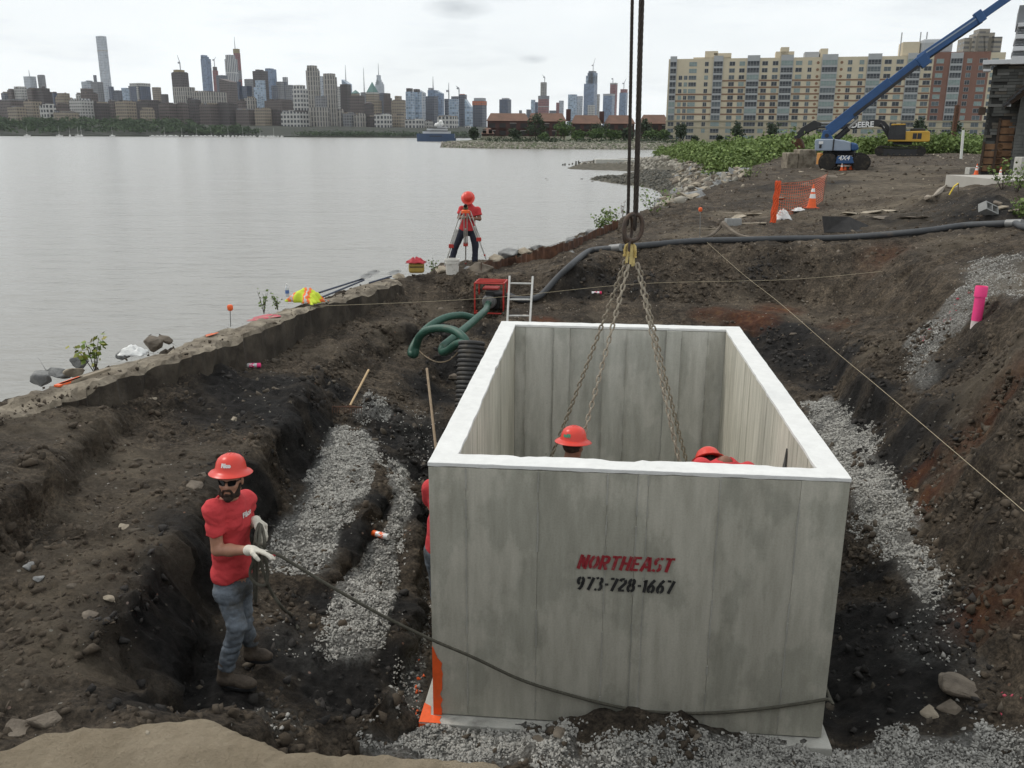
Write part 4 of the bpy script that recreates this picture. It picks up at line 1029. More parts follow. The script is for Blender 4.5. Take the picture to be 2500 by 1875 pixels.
blk(2, 1266, 1392, 790, 1730, 'tan', 'tan low block under the tan stepped tower', grp=G2)
blk(2, 1388, 1556, 832, 1700, 'whitegrid', 'white gridded low block under the twin glass towers', grp=G2)
blk(2, 1554, 1632, 842, 1720, 'white', 'small pale low block left of the yacht masts', grp=G2)
blk(2, 1668, 1850, 802, 1710, 'whitegrid', 'white frame fronted block behind the yacht', grp=G2)
blk(2, 1904, 1972, 890, 1720, 'white', 'white banded low block at the right end of the waterfront', grp=G2)
# --- viaduct, marina
v0, v1 = Dp(672, 280, 1590), Dp(1026, 295, 1590)
va = empty('viaduct', v0, 0, 'long elevated highway on columns along the far waterfront', 'viaduct')
nseg = 46
M_vd = mat('viaduct_concrete', (.17, .17, .165), .8, .1, .05)
MB().beam(Vector((0, 0, -1)), v1 - v0 + Vector((0, 0, 4.5)), 14, 2.6).build('deck', M_vd, va)
MB().beam(Vector((0, -7, 1)), v1 - v0 + Vector((0, -7, 6.5)), .5, 1.2).build('parapet', M_vd, va)
for i in range(nseg):
 p = (v1 - v0) * (i / (nseg - 1)) + Vector((0, 0, -2))
 MB().box((p.x, -4, (p.z - v0.z) / 2), (1.6, 1.6, abs(p.z + v0.z) - 1)).build('column', M_vd, va)
M_hullw = mat('white_hull', (.70, .70, .68), .4, .05)
def boat_mesh(mast):
 mb = MB()
 L, Wd = 9, 2.8
 top = [(-.5 * L, -.4 * Wd, 1.2), (.2 * L, -.5 * Wd, 1.3), (.55 * L, 0, 1.6), (.2 * L, .5 * Wd, 1.3), (-.5 * L, .4 * Wd, 1.2)]
 bot = [(-.46 * L, -.25 * Wd, -.2), (.2 * L, -.3 * Wd, -.2), (.45 * L, 0, -.2), (.2 * L, .3 * Wd, -.2), (-.46 * L, .25 * Wd, -.2)]
 fs = [(0, 1, 2, 3, 4), (9, 8, 7, 6, 5)] + [(i, (i + 5), (i + 1) % 5 + 5, (i + 1) % 5) for i in range(5)]
 mb.add(top + bot, fs).add([(-.2 * L, -.9, 1.2), (.2 * L, -.8, 1.2), (.2 * L, .8, 1.2), (-.2 * L, .9, 1.2), (-.15 * L, -.7, 2.3), (.12 * L, -.6, 2.1), (.12 * L, .6, 2.1), (-.15 * L, .7, 2.3)], [(0, 1, 5, 4), (1, 2, 6, 5), (2, 3, 7, 6), (3, 0, 4, 7), (4, 5, 6, 7)])
 if mast: mb.cyl((0, 0, 1), (0, 0, 14), .12, .08, 5).cyl((-.4 * L, 0, 2.6), (0, 0, 2.8), .1, n=5)
 return mb.mesh('boat', M_hullw)
BM, BN = boat_mesh(True), boat_mesh(False)
for i, zx in enumerate((238, 518, 610, 682, 712, 980)):
 dx, _ = reg(1, zx, 0); p = Dp(dx, 294.0, 1400)
 y = shore_y(p.x) - 30
 o = link('sailboat', BM, None, Vector((p.x * y / 1400, y, -.4)), (0, 0, random.uniform(0, 3)))
 tag(o, ['moored sailboat farthest left under the park', 'second moored sailboat from the left', 'third moored sailboat, the tallest mast left of the park middle', 'fourth moored sailboat from the left', 'fifth moored sailboat, close to the fourth', 'moored sailboat alone left of the marina'][i], 'sailboat', 'sailboats moored off the park')
for i in range(34):
 dx, _ = reg(1, 1340 + i * 34 + random.uniform(-12, 12), 0); p = Dp(dx, 295, 1400)
 y = shore_y(p.x) - random.uniform(4, 26)
 o = link('marina_boat', BM if i % 4 == 3 else BN, None, Vector((p.x * y / 1400, y, -.4)), (0, 0, random.uniform(0, 3)))
 tag(o, ('white masted boat' if i % 4 == 3 else 'small white boat') + ' berthed in the far marina, number %d along from its left end' % (i + 1) if False else ('white masted boat' if i % 4 == 3 else 'small white boat') + ' berthed in the far marina below the park trees', 'boat', 'boats in the far marina')
# --- yacht
yd = 720
ya, yb_ = Dp(901, 304, yd), Dp(985, 304, yd)
Ly = yb_.x - ya.x
pe = Vector((ya.x, yd, -.4))
yt = empty('motor_yacht', pe, 0, 'large dark blue motor yacht with grey superstructure on the river', 'yacht')
M_navy = mat('navy_hull', (.035, .065, .13), .3, .05, .1)
M_super = mat('pale_superstructure', (.55, .56, .58), .4, .05, .1)
M_ydark = mat('yacht_glass', (.03, .035, .045), .2, .1, .1)
def hullpoly(z0, z1, x0, x1, wd, mt, name, par):
 vs = []
 n = 12
 for z, sc in ((z0, .86), (z1, 1)):
  for s in (-1, 1):
   for i in range(n):
    t = i / (n - 1); x = x0 + (x1 - x0) * t
    yw = wd * sc * min(1, (t * 3.2) ** .6 if t < .31 else 1) * (1 if t < .9 else .92)
    vs.append((x * Ly + (-.01 * Ly if z == z1 and i == 0 else 0), s * yw * .7, z * Ly * 1.2))
 fs = []
 for s in range(2):
  a, b = s * n, 2 * n + s * n
  for i in range(n - 1): fs.append((a + i, a + i + 1, b + i + 1, b + i))
 for i in range(n - 1):
  fs.append((i, n + i, n + i + 1, i + 1)); fs.append((2 * n + i, 2 * n + i + 1, 3 * n + i + 1, 3 * n + i))
 fs.append((n - 1, 2 * n - 1, 4 * n - 1, 3 * n - 1)); fs.append((0, 2 * n, 3 * n, n))
 return MB().add(vs, fs).build(name, mt, par)
hullpoly(-.01, .16, 0, .97, 6, M_navy, 'hull', yt)
hullpoly(.0, .07, .9, 1.0, 5, M_navy, 'stern_platform', yt)
hullpoly(.158, .205, .15, .86, 5, M_super, 'main_deck', yt)
hullpoly(.206, .222, .18, .80, 5.1, M_ydark, 'window_band', yt)
hullpoly(.223, .262, .26, .78, 4.6, M_super, 'upper_deck', yt)
hullpoly(.263, .276, .32, .74, 4.5, M_ydark, 'window_band', yt)
hullpoly(.277, .305, .52, .78, 3.8, M_super, 'sun_deck', yt)
MB().cyl((.60 * Ly, 0, .36 * Ly), (.58 * Ly, 0, .50 * Ly), 1.0, .5, 6).build('mast', M_super, yt)
for x, z in ((.50, .40), (.55, .42), (.64, .43), (.62, .48)): MB().ball((x * Ly, 0, z * Ly), 1.6, 10, 6).build('radar_dome', M_hullw, yt, smooth=True)
for i in range(9): MB().box(((.35 + i * .035) * Ly, -4.25, .13 * Ly), (.9, .2, .7)).build('porthole', M_ydark, yt)
# ------------------------------------------------------------------ near headland: land, rubble edge, brick terrace houses
hl = [Zp(a, b, -.4) for a, b in ((952, 318.2), (1000, 319.6), (1100, 321.5), (1200, 322.2), (1320, 322.6), (1440, 323.4))]
hl = hl + [Vector((95, hl[-1].y - 60, -.4)), Vector((150, 300, -.4)), Vector((400, 260, -.4))]
vs, fs = [], []
pf = [(0, -.9), (1.5, .2), (7, 1.9), (9, 2.1), (60, 2.4), (900, 4)]
for i, p in enumerate(hl):
 for off, z in pf: vs.append((p.x + (off * .25 if i == 0 and off < 100 else 0), p.y + off, z))
k = len(pf)
for i in range(len(hl) - 1):
 for j in range(k - 1): fs.append((i * k + j, (i + 1) * k + j, (i + 1) * k + j + 1, i * k + j + 1))
M_lawn = mat('headland_grass', (.055, .075, .03), .95, .2, .2, col2=(.11, .105, .07), thr=(.4, .62))
tag(MB().add(vs, fs).build('headland', M_lawn), kind='structure')
def hl_y(x):
 for a, b in zip(hl[:-1], hl[1:]):
  if a.x <= x <= b.x: return a.y + (b.y - a.y) * (x - a.x) / (b.x - a.x)
 return hl[-1].y
pts, sz = [], []
for i in range(2600):
 x = rng.uniform(hl[0].x, 130); u = rng.random()
 pts.append((x, hl_y(x) + u * 7, -.4 + u * 2.3)); sz.append(rng.uniform(.3, .75))
V, F, ids = stones_np(np.array(pts), np.array(sz), 4, .7)
M_rip = mat('rubble_stone', (.13, .12, .10), .95, .1, .6, col2=(.42, .39, .33), thr=(.3, .7))
tag(link('rubble_edge', np_mesh('rubble_edge', V, F, M_rip)), kind='stuff')
# path rail along the headland
tag(MB().beam((hl[1].x, hl[1].y + 10, 2.35), (hl[5].x, hl[5].y + 10, 2.5), 2.2, .12).build('shore_path', mat('pale_path', (.36, .34, .30), .9, .1, .3)), kind='structure')
M_brick = mat('maroon_brick', (.075, .036, .032), .9, .12, .3)
M_roof = mat('brown_shingle_roof', (.115, .070, .052), .9, .18, .25, col2=(.17, .095, .068))
M_basew = mat('cream_foundation', (.48, .44, .35), .9, .08, .3)
M_dark = mat('dark_opening', (.015, .013, .013), .5, .2, .3)
M_trim = mat('white_trim', (.6, .58, .55), .7, .05)
def terrace_house(dx0, dx1, dyroof, dyeave, dyb, dist, label, chim=None, bays=4):
 a, b = Dp(dx0, dyb, dist), Dp(dx1, dyb, dist)
 zr, ze, z0 = Dp(dx0, dyroof, dist).z, Dp(dx0, dyeave, dist).z, 2.2
 w = b.x - a.x; d = 14
 t = empty('brick_house', (a.x, dist, 0), 0, label, 'house', 'brown brick terrace houses on the headland')
 MB().box2((0, 0, z0 - 1.5), (w, d, z0 + 2.0)).build('foundation', M_basew, t)
 MB().box2((.15, .15, z0 + 2.0), (w - .15, d, ze)).build('wall', M_brick, t)
 MB().add([(-.3, -.6, ze - .2), (w + .3, -.6, ze - .2), (w - 1.6, d / 2, zr), (1.6, d / 2, zr), (-.3, d + .6, ze - .2), (w + .3, d + .6, ze - .2)], [(0, 1, 2, 3), (3, 2, 5, 4), (0, 3, 4), (1, 5, 2), (0, 4, 5, 1)]).build('roof', M_roof, t)
 nf = max(2, int((ze - z0 - 2) / 3.0))
 for f in range(nf):
  for k_ in range(bays):
   x = w * (k_ + .5) / bays; z = z0 + 2.3 + f * (ze - z0 - 2.4) / nf
   wn = MB().box2((x - w / bays * .30, -.02, z + .2), (x + w / bays * .30, .14, z + 2.2)).build('window', M_dark, t)
   MB().box2((x - w / bays * .36, -1.2, z - .05), (x + w / bays * .36, .1, z + .12)).build('balcony', M_brick, t)
   MB().box2((x - w / bays * .30 - .08, -.05, z + 2.2), (x + w / bays * .30 + .08, .12, z + 2.34)).build('lintel', M_trim if (k_ + f) % 3 == 0 else M_brick, t)
 if chim:
  p = Dp(chim, dyroof - 3, dist + 7)
  MB().box2((p.x - a.x - 1.1, 6, ze), (p.x - a.x + 1.1, 8.5, p.z + 1)).build('chimney', M_brick, t)
 return t
terrace_house(1052, 1142, 243.5, 260, 305, 440, 'brown brick terrace house at the left end of the headland', bays=4)
terrace_house(1140, 1222, 243.5, 261, 305, 450, 'long brown brick terrace house behind the tall dark tree', chim=1228, bays=5)
terrace_house(1236, 1298, 248, 266, 305, 460, 'brown gabled brick house left of the two chimneys', chim=1300, bays=3)
terrace_house(1310, 1370, 248, 266, 305, 462, 'brown gabled brick house left of the wire ropes', bays=3)
terrace_house(1385, 1444, 247, 266, 305, 466, 'brown gabled brick house between the wire ropes and the tan flats', bays=3)
terrace_house(1040, 1066, 276, 288, 305, 425, 'small dark brick outbuilding with pale skylight at the left end of the headland', bays=2)
def tree(base, h, wd, mt, seed, label, group, n=900, leaf=.7, trunk=True, cat='tree', name='tree', low=.25):
 r = np.random.default_rng(seed)
 t = empty(name, base, 0, label, cat, group)
 if trunk:
  mb = MB().tube([(0, 0, -.3), (.02 * h, 0, h * .25), (0, .02 * h, h * .55), (0, 0, h * .85)], [h * .028, h * .022, h * .014, h * .004], 7)
  for k in range(6):
   z = h * r.uniform(.25, .6); a = r.uniform(0, 6.3); q = r.uniform(.25, .42) * wd
   mb.tube([(0, 0, z), (math.cos(a) * q * .5, math.sin(a) * q * .5, z + h * .12), (math.cos(a) * q, math.sin(a) * q, z + h * .2)], [h * .011, h * .008, h * .003], 5)
  mb.build('trunk', M_bark, t)
 cl = 26; C = []
 for k in range(cl):
  d = r.normal(size=3); d /= np.linalg.norm(d); d *= r.uniform(.35, .85)
  c = np.array([d[0] * wd / 2, d[1] * wd / 2, h * (low + (1 - low) * .5) + d[2] * h * (1 - low) * .5])
  m_ = n // cl
  e = r.normal(size=(m_, 3)); e /= np.linalg.norm(e, axis=1)[:, None]; e *= r.uniform(.5, 1.05, m_)[:, None] * r.uniform(.13, .24) * np.array([wd, wd, h * .75])
  C.append(c + e)
 V, F = leaf_cards(np.concatenate(C), leaf, seed)
 link('crown', np_mesh('crown', V, F, mt), t)
 return t
HT = 'trees on the headland'
for k, (dx, dt, db, wpx, dist, mt, lab) in enumerate((
  (1156, 244, 306, 50, 405, M_leafdk, 'tall dark tree before the brick terrace houses'),
  (1112, 276, 306, 28, 400, M_leafdk, 'small dark tree left of the tall dark tree'),
  (1175, 286, 306, 18, 392, M_leafg, 'small light green tree at the foot of the tall dark tree'),
  (1218, 259, 308, 56, 398, M_leafg, 'bright green rounded tree, widest on the headland'),
  (1250, 280, 309, 34, 393, M_leafg, 'lower bright green tree right of the widest one'),
  (1298, 261, 306, 50, 410, M_leafdk, 'dark green tree behind the middle of the headland row'),
  (1288, 274, 309, 42, 394, M_leafg, 'green rounded tree in the middle of the headland row'),
  (1326, 279, 309, 32, 394, M_leafg, 'green tree just left of the wire ropes'),
  (1352, 276, 309, 36, 397, M_leafdk, 'green tree directly behind the wire ropes'),
  (1392, 256, 308, 36, 405, M_leafdk, 'tall thin dark tree right of the wire ropes'),
  (1408, 276, 309, 34, 398, M_leafg, 'green tree left of the tan flats'),
  (1432, 276, 309, 30, 400, M_leafg, 'green tree touching the left corner of the tan flats'),
  (1024, 275, 304, 22, 420, M_leafdk, 'dark tree at the left tip of the headland'))):
 b = Dp(dx, db, dist); b.z = 2.2
 h = Dp(dx, dt, dist).z - 2.2; wm = wpx / DISPF * dist * 1.02
 tree(b, h, wm, mt, 40 + k, lab, HT, 800, .95, low=.1)
C, S = [], []
for i in range(60):
 x = Dp(random.uniform(1050, 1440), 300, 385).x; y = hl_y(x) + random.uniform(10, 14)
 d = rng.normal(size=(34, 3)) * [1.6, 1, .55]; C.append(np.array([x, y, 2.9]) + d); S.append(rng.uniform(.4, .9, 34))
V, F = leaf_cards(np.concatenate(C), np.concatenate(S), 8)
tag(link('low_shrubbery', np_mesh('low_shrubbery', V, F, M_leafdk)), kind='stuff')
# ------------------------------------------------------------------ tan apartment building
AP0 = Dp(1445, 126, 424); AP0.z = 0
AP1 = Dp(2176, 100, 392); AP1.z = 0
APD = (AP1 - AP0); APL = APD.length; APD.normalize()
APN = Vector((APD.y, -APD.x, 0))            # towards the viewer
flats = empty('apartment_building', AP0, math.atan2(APD.y, APD.x), 'long tan twelve storey apartment building with brown bands and a red brick right wing', 'apartment building')
def on_apt(dx, dy):
 r = Vector(ray(dx, dy)); c = Vector((0, 0, CZ))
 t = (AP0 - c).dot(APN) / r.dot(APN); p = c + r * t
 return (p - AP0).dot(APD), p.z
q4 = lambda zx, zy=785: on_apt(1415.7 + zx * .2, 53.09 + zy * .2)
q5 = lambda zx, zy=890: on_apt(1769.6 + zx * .224, zy * .224)
M_tanw = mat('tan_stucco', (.53, .465, .35), .9, .06, .3)
M_beige = mat('beige_base_stone', (.40, .355, .265), .9, .08, .4)
M_redw = mat('red_brick_wing', (.20, .108, .084), .9, .08, .3)
M_bandw = mat('brown_brick_band', (.215, .125, .080), .9, .08, .4)
M_gbay = mat('grey_bay_metal', (.36, .37, .38), .6, .05, .3)
M_fr = mat('window_frame_grey', (.30, .31, .32), .6, .05)
GL = [mat('window_glass_dark', (.022, .028, .036), .25, .3, .5), mat('window_glass_slate', (.075, .095, .105), .12, .25, .5), mat('window_glass_curtained', (.20, .26, .25), .2, .15, .5)]
zc = [q4(190, y)[1] for y in (430, 1215)]
FH = (zc[0] - zc[1]) / 11
ZR = [zc[0] - i * FH for i in range(12)]
# window columns: (s0, s1, kind)
cols = [(*[q4(a)[0] for a in (146, 211)], 'bay'), (*[q4(a)[0] for a in (240, 278)], 'win'), (*[q4(a)[0] for a in (297, 336)], 'win'), (*[q4(a)[0] for a in (347, 430)], 'glz'),
  (*[q4(a)[0] for a in (514, 555)], 'win'), (*[q4(a)[0] for a in (610, 706)], 'bay'), (*[q4(a)[0] for a in (777, 838)], 'win'), (*[q4(a)[0] for a in (884, 944)], 'win'),
  (*[q4(a)[0] for a in (970, 1098)], 'bay'), (*[q4(a)[0] for a in (1127, 1189)], 'win'), (*[q4(a)[0] for a in (1239, 1301)], 'win'), (*[q4(a)[0] for a in (1329, 1456)], 'bay'),
  (*[q4(a)[0] for a in (1487, 1556)], 'win'), (*[q4(a)[0] for a in (1617, 1661)], 'win'), (*[q4(a)[0] for a in (1768, 1930)], 'bay'), (*[q4(a)[0] for a in (2044, 2091)], 'win'),
  (*[q5(a)[0] for a in (360, 406)], 'win'), (*[q5(a)[0] for a in (440, 566)], 'bay'), (*[q5(a)[0] for a in (600, 668)], 'win'), (*[q5(a)[0] for a in (714, 781)], 'win'),
  (*[q5(a)[0] for a in (820, 946)], 'bay'), (*[q5(a)[0] for a in (985, 1056)], 'win'), (*[q5(a)[0] for a in (1095, 1166)], 'win'), (*[q5(a)[0] for a in (1229, 1341)], 'bay'),
  (*[q5(a)[0] for a in (1387, 1433)], 'win'), (*[q5(a)[0] for a in (1504, 1581)], 'win'), (*[q5(a)[0] for a in (1622, 1690)], 'win')]
red0, red1 = q5(1070)[0], q5(1606)[0]
top = lambda s: on_apt(1445, 126)[1]
ZT = on_apt(1445, 126)[1]
ZB = ZR[9] + FH * .55
s_end = APL
# body: base, tan part, red wing
D_ = 18
edges = [0]
segs = []
MB().box2((0, .3, 0), (s_end, D_, ZB)).build('base_storeys', M_beige, flats)
MB().box2((0, .3, ZB), (red0, D_, ZT - .3)).build('tan_wall', M_tanw, flats)
MB().box2((red0, .15, ZB), (red1, D_, ZT + 1.0)).build('red_wing', M_redw, flats)
MB().box2((red1, .3, ZB), (s_end, D_, ZT + .6)).build('tan_wall', M_tanw, flats)
MB().box2((-.25, -.15, ZB - .35), (s_end + .2, .298, ZB + .1)).build('ledge', M_beige, flats)
MB().box2((-.2, .0, ZB - FH - .2), (s_end + .2, .297, ZB - FH + .05)).build('ledge', M_beige, flats)
# roof boxes
for (a, b, zt, mt) in ((q4(325)[0], q4(690)[0], 345, M_tanw), (q4(447)[0], q4(545)[0], 277, M_tanw), (q4(545)[0], q4(690)[0], 300, M_tanw), (q4(1155)[0], q4(1362)[0], 285, M_tanw), (q4(1206)[0], q4(1305)[0], 238, M_tanw), (q4(1465)[0], q4(1630)[0], 290, M_gbay), (q4(1632)[0], q4(1722)[0], 255, M_tanw)):
 sh = 22 if a > 20 else 12
 MB().box2((a + sh * .02 * 10, 3, ZT - .4), (b + 4, 12, q4(0, zt)[1] if False else on_apt(1415.7 + 500 * .2, 53.09 + (zt + (a / APL) * 40) * .2)[1])).build('roof_house', mt, flats)
MB().box2((q5(600)[0] + 7, 3, ZT), (q5(760)[0] + 7, 14, ZT + 5.5)).build('roof_house', M_tanw, flats)
cyl = MB(); pts = []
MB().box2((q5(760)[0] + 7.2, 2.5, ZT), (q5(1150)[0] + 4, 15, ZT + 6.6)).build('mechanical_screen', M_gbay, flats, bevel=1.6)
for k in (q5(740)[0] + 8, q5(800)[0] + 8, q5(560)[0] + 8):
 MB().cyl((k, 5, ZT), (k, 5, ZT + 9.5), .25, n=6).build('vent_stack', M_gbay, flats)
MESH = {}
def window_mesh(w, h, np_, kind):
 key = ('f', round(w, 1), round(h, 1), np_, kind)
 if key in MESH: return MESH[key]
 mb = MB(); e = .10
 mb.box2((0, 0, 0), (w, .12, e)).box2((0, 0, h - e), (w, .12, h)).box2((0, 0, e), (e, .12, h - e)).box2((w - e, 0, e), (w, .12, h - e))
 for i in range(1, np_): mb.box2((w * i / np_ - .05, .005, e), (w * i / np_ + .05, .11, h - e))
 if kind != 'win' or np_ > 2: mb.box2((e, .008, h * .30), (w - e, .105, h * .30 + .08))
 MESH[key] = mb.mesh('window', M_fr)
 return MESH[key]
def pane_mesh(w, h, gi):
 key = ('p', round(w, 1), round(h, 1), gi)
 if key not in MESH: MESH[key] = MB().box2((.06, .07, .06), (w - .06, .085, h - .06)).mesh('pane', GL[gi])
 return MESH[key]
rw = random.Random(4)
cnt = 0
for ci, (a, b, kind) in enumerate(cols):
 bay = kind == 'bay'; glz = kind == 'glz'
 w = b - a
 y0 = -.50 if bay else (.05 if red0 < a < red1 else .19)
 if bay:                                     # projecting bay of grey metal from the ledge to the roof
  top_ = ZT + (.8 if not red0 < a < red1 else .7)
  MB().box2((a - .12, -.40, ZB + .1), (b + .12, .3, top_)).build('bay', M_gbay, flats)
 for ri, z in enumerate(ZR):
  base = ri >= 9
  if ci in (1, 2) and ri < 2: continue
  if base and ci in (4, 9, 12, 13, 16) and ri == 11: continue
  hgt = FH * (.74 if (bay and not base) else .64)
  ww = w if not base else min(w * 1.05, w)
  gi = rw.choices((0, 1, 2), (.5, .28, .22))[0]
  np_ = max(2, int(round(w / 1.25)))
  yy = (y0 if not base else .19)
  o = link('window', window_mesh(ww, hgt, np_, kind), flats, (a, yy - (.0 if not bay or base else .0), z - hgt / 2))
  link('pane', pane_mesh(ww, hgt, gi), o)
  cnt += 1
# brown bands between bays, floors 3 to 9; thin white lines on the red wing
bays = [(a, b) for a, b, k in cols if k == 'bay']
gaps = []
prev = None
for a, b in bays:
 if prev is not None: gaps.append((prev, a))
 prev = b
gaps.append((prev, s_end))
for a, b in gaps:
 for ri in range(2, 9):
  if a < q4(430)[0] and ri < 4: continue
  if a >= red0 - 12 and b < s_end + 1 and a > red0 - 2:
   MB().box2((a + .2, .08 if b < s_end else .2, ZR[ri] - FH * .5 - .08), (min(b, red1) - .2, .148 if b < s_end else .28, ZR[ri] - FH * .5 + .08)).build('pale_course', M_beige, flats)
  else:
   MB().box2((a + .2, .18, ZR[ri] - FH * .5 - .30), (min(b, red0) - .2 if a < red0 else b - .2, .298, ZR[ri] - FH * .5 + .30)).build('brick_band', M_bandw, flats)
for zx in (1725, 1978):                          # round vents flanking the wide bay
 s = q4(zx)[0]
 for ri in range(0, 9):
  MB().cyl((s, .31, ZR[ri]), (s, .22, ZR[ri]), .62, n=14).build('round_vent', M_bandw, flats)
# greenery at its foot
for k, (dx, dy0, dy1, wpx, lab) in enumerate(((1469, 264, 304, 24, 'round dark tree before the left end of the tan flats'), (1592, 260, 304, 30, 'round dark tree before the middle left of the tan flats'), (1668, 256, 304, 27, 'round dark tree before the tan flats, left of the lift boom'), (1502, 293, 306, 12, 'small round bush at the door of the tan flats'), (1554, 292, 306, 11, 'small round bush right of the tan flats door'), (1986, 253, 290, 24, 'dark tree right of the excavator cab before the flats'), (2062, 256, 285, 18, 'small dark tree before the red brick wing'))):
 d = 380 if k < 5 else 330
 b = Dp(dx, dy1, d); b.z = 2.3
 tree(b, Dp(dx, dy0, d).z - 2.3, wpx / DISPF * d, M_leafdk, 80 + k, lab, 'trees before the tan flats', 700, .9, low=.08)
# distant concrete high-rise behind the right end
ft = T(3, 0, 1, 0, 760, 'stone', 'x') if False else None
p0, p1 = Dp(2088, 75, 700), Dp(2162, 75, 700)
hr_ = empty('high_rise', (p0.x, 700, 0), R(-8), 'grey brown stepped high rise showing above the red brick wing', 'high rise')
FSx = facade('banded_concrete_high_rise', (.27, .24, .20), (.10, .095, .09), 9, 3.4, .75, .5)
ww = p1.x - p0.x
for a, b, zt in ((0, .35, 76), (.2, .6, 73), (.30, .78, 66), (.62, 1.0, 75)):
 MB().box2((ww * a, 0 if a else 3, 0), (ww * b, 18, Dp(2120, zt + 5, 700).z)).build('block', FSx, hr_)
MB().box2((ww * .36, 2, 0), (ww * .66, 14, Dp(2120, 62, 700).z)).build('roof_tank_house', FSx, hr_)
# ------------------------------------------------------------------ thicket on the river bank and beyond the site
poly = [Zp(1424, 341, .3), Zp(1470, 346, 1.2), Zp(1528, 352, 2.0), Zp(1546, 366, 2.3), Zp(1600, 352, 2.95), Zp(1665, 343, 3.1), Zp(1735, 333, 3.2), Vector((27, 84, 0)), Vector((33, 88, 0)), Vector((46, 87, 0)), Vector((62, 84, 0)), Vector((75, 84, 0)), Vector((75, 98, 0)), Vector((45, 106, 0)), Vector((36, 130, 0)), Vector((34, 190, 0)), Vector((31, 205, 0))]
px = np.array([p.x for p in poly]); py = np.array([p.y for p in poly])
C, S = [], []
r_ = np.random.default_rng(9)
n = 0
while n < 1500:
 x, y = r_.uniform(px.min(), px.max()), r_.uniform(py.min(), py.max())
 if r_.random() > min(1, 95 / y) ** 1.6: continue
 if not in_poly(np.array([x]), np.array([y]), poly)[0]: continue
 n += 1
 ed = min(abs(x - a) + abs(y - b) for a, b in zip(px, py))
 hmax = (2.8 if x > 26 else 2.3) * (.7 + .45 * float(fbm(np.array(x), np.array(y), sc=.16, oc=2, seed=4))) * (.75 + .25 * min(1, ed / 6))
 rr = r_.uniform(.7, 1.5)
 m_ = 95
 d = r_.normal(size=(m_, 3)); d /= np.linalg.norm(d, axis=1)[:, None]; d *= r_.uniform(.6, 1.05, m_)[:, None] * [rr, rr, rr * .8]
 c = np.array([x, y, g(x, y) + max(.35, hmax - rr * .5) * r_.uniform(.55, 1.0)])
 C.append(c + d); S.append(r_.uniform(.13, .30, m_) * (1 + y / 260))
V, F = leaf_cards(np.concatenate(C), np.concatenate(S), 3)
tag(link('knotweed_thicket', np_mesh('knotweed_thicket', V, F, M_leafk)), kind='stuff')
# ------------------------------------------------------------------ the concrete vault
def concrete(name, lo, hi, streak=(7, 7, .9), stain=.5, warm=(0, 0, 0), pits=True):
 mt = bpy.data.materials.new(name); mt.use_nodes = True
 N, L = mt.node_tree.nodes, mt.node_tree.links
 b = N['Principled BSDF']; b.inputs['Roughness'].default_value = .8; b.inputs['Specular IOR Level'].default_value = .3
 tc = N.new('ShaderNodeTexCoord')
 def nz(sc, st, det=8, ro=.65):
  mp = N.new('ShaderNodeMapping'); mp.inputs['Scale'].default_value = st; L.new(tc.outputs['Object'], mp.inputs['Vector'])
  n = N.new('ShaderNodeTexNoise'); n.inputs['Scale'].default_value, n.inputs['Detail'].default_value, n.inputs['Roughness'].default_value = sc, det, ro
  L.new(mp.outputs['Vector'], n.inputs['Vector']); return n.outputs['Fac']
 def rp(f, a, c0, bb, c1):
  r = N.new('ShaderNodeValToRGB'); e = r.color_ramp.elements
  e[0].position, e[0].color, e[1].position, e[1].color = a, (*c0, 1), bb, (*c1, 1)
  L.new(f, r.inputs['Fac']); return r.outputs['Color']
 def mulc(a, c, f=1.0):
  x = N.new('ShaderNodeMixRGB'); x.blend_type = 'MULTIPLY'; x.inputs['Fac'].default_value = f
  L.new(a, x.inputs['Color1']); L.new(c, x.inputs['Color2']); return x.outputs['Color']
 c = rp(nz(1, streak, 6), .3, lo, .7, hi)
 c = mulc(c, rp(nz(1.7, (1, 1, .55), 9, .6), .46, (.82, .825, .80), .515, (1.03, 1.02, 1.0)), stain)
 c = mulc(c, rp(nz(5, (2.2, 2.2, .35), 6, .6), .36, (.72, .72, .70), .60, (1.06, 1.06, 1.06)), .55)
 c = mulc(c, rp(nz(70, (1, 1, 1), 4), .25, (.8, .8, .8), .6, (1.05, 1.05, 1.05)), .6)
 if pits:
  c = mulc(c, rp(nz(34, (1, 1, .8), 2, .5), .19, (.25, .25, .24), .23, (1, 1, 1)), .9)
 oi = N.new('ShaderNodeObjectInfo'); c = mulc(c, rp(oi.outputs['Random'], 0, (.86, .86, .845), 1, (1.05, 1.05, 1.04)))
 L.new(c, b.inputs['Base Color'])
 bp = N.new('ShaderNodeBump'); bp.inputs['Strength'].default_value = .35; bp.inputs['Distance'].default_value = .006
 L.new(nz(30, (1, 1, .6), 10, .7), bp.inputs['Height']); L.new(bp.outputs['Normal'], b.inputs['Normal'])
 return mt
M_conc = concrete('concrete_grey', (.425, .412, .36), (.475, .46, .405), stain=.95)
M_conc_in = concrete('concrete_inside', (.46, .455, .42), (.52, .515, .48), stain=.6)
M_plank = concrete('concrete_board_marked', (.43, .41, .35), (.62, .595, .52), stain=.4, streak=(22, 22, .8))
M_seam = concrete('concrete_seam', (.30, .295, .265), (.50, .49, .455), pits=False)
M_rimw = mat('white_rim_paint', (.69, .69, .67), .75, .07, 9, .25, 60, dirt=((.45, .44, .40), .60, .35), dscale=5)
M_slab = mat('base_slab_concrete', (.45, .44, .40), .85, .15, 5, .4, 50, dirt=((.22, .21, .19), .52, .7), dscale=4)
M_orange = mat('orange_marking_paint', (.85, .12, .025), .6, .10, 20, dirt=((.42, .30, .22), .58, .6), dscale=14)
M_stencil_red = mat('red_stencil_paint', (.27, .020, .028), .75, .2, 30, dirt=((.30, .29, .27), .53, .55), dscale=22)
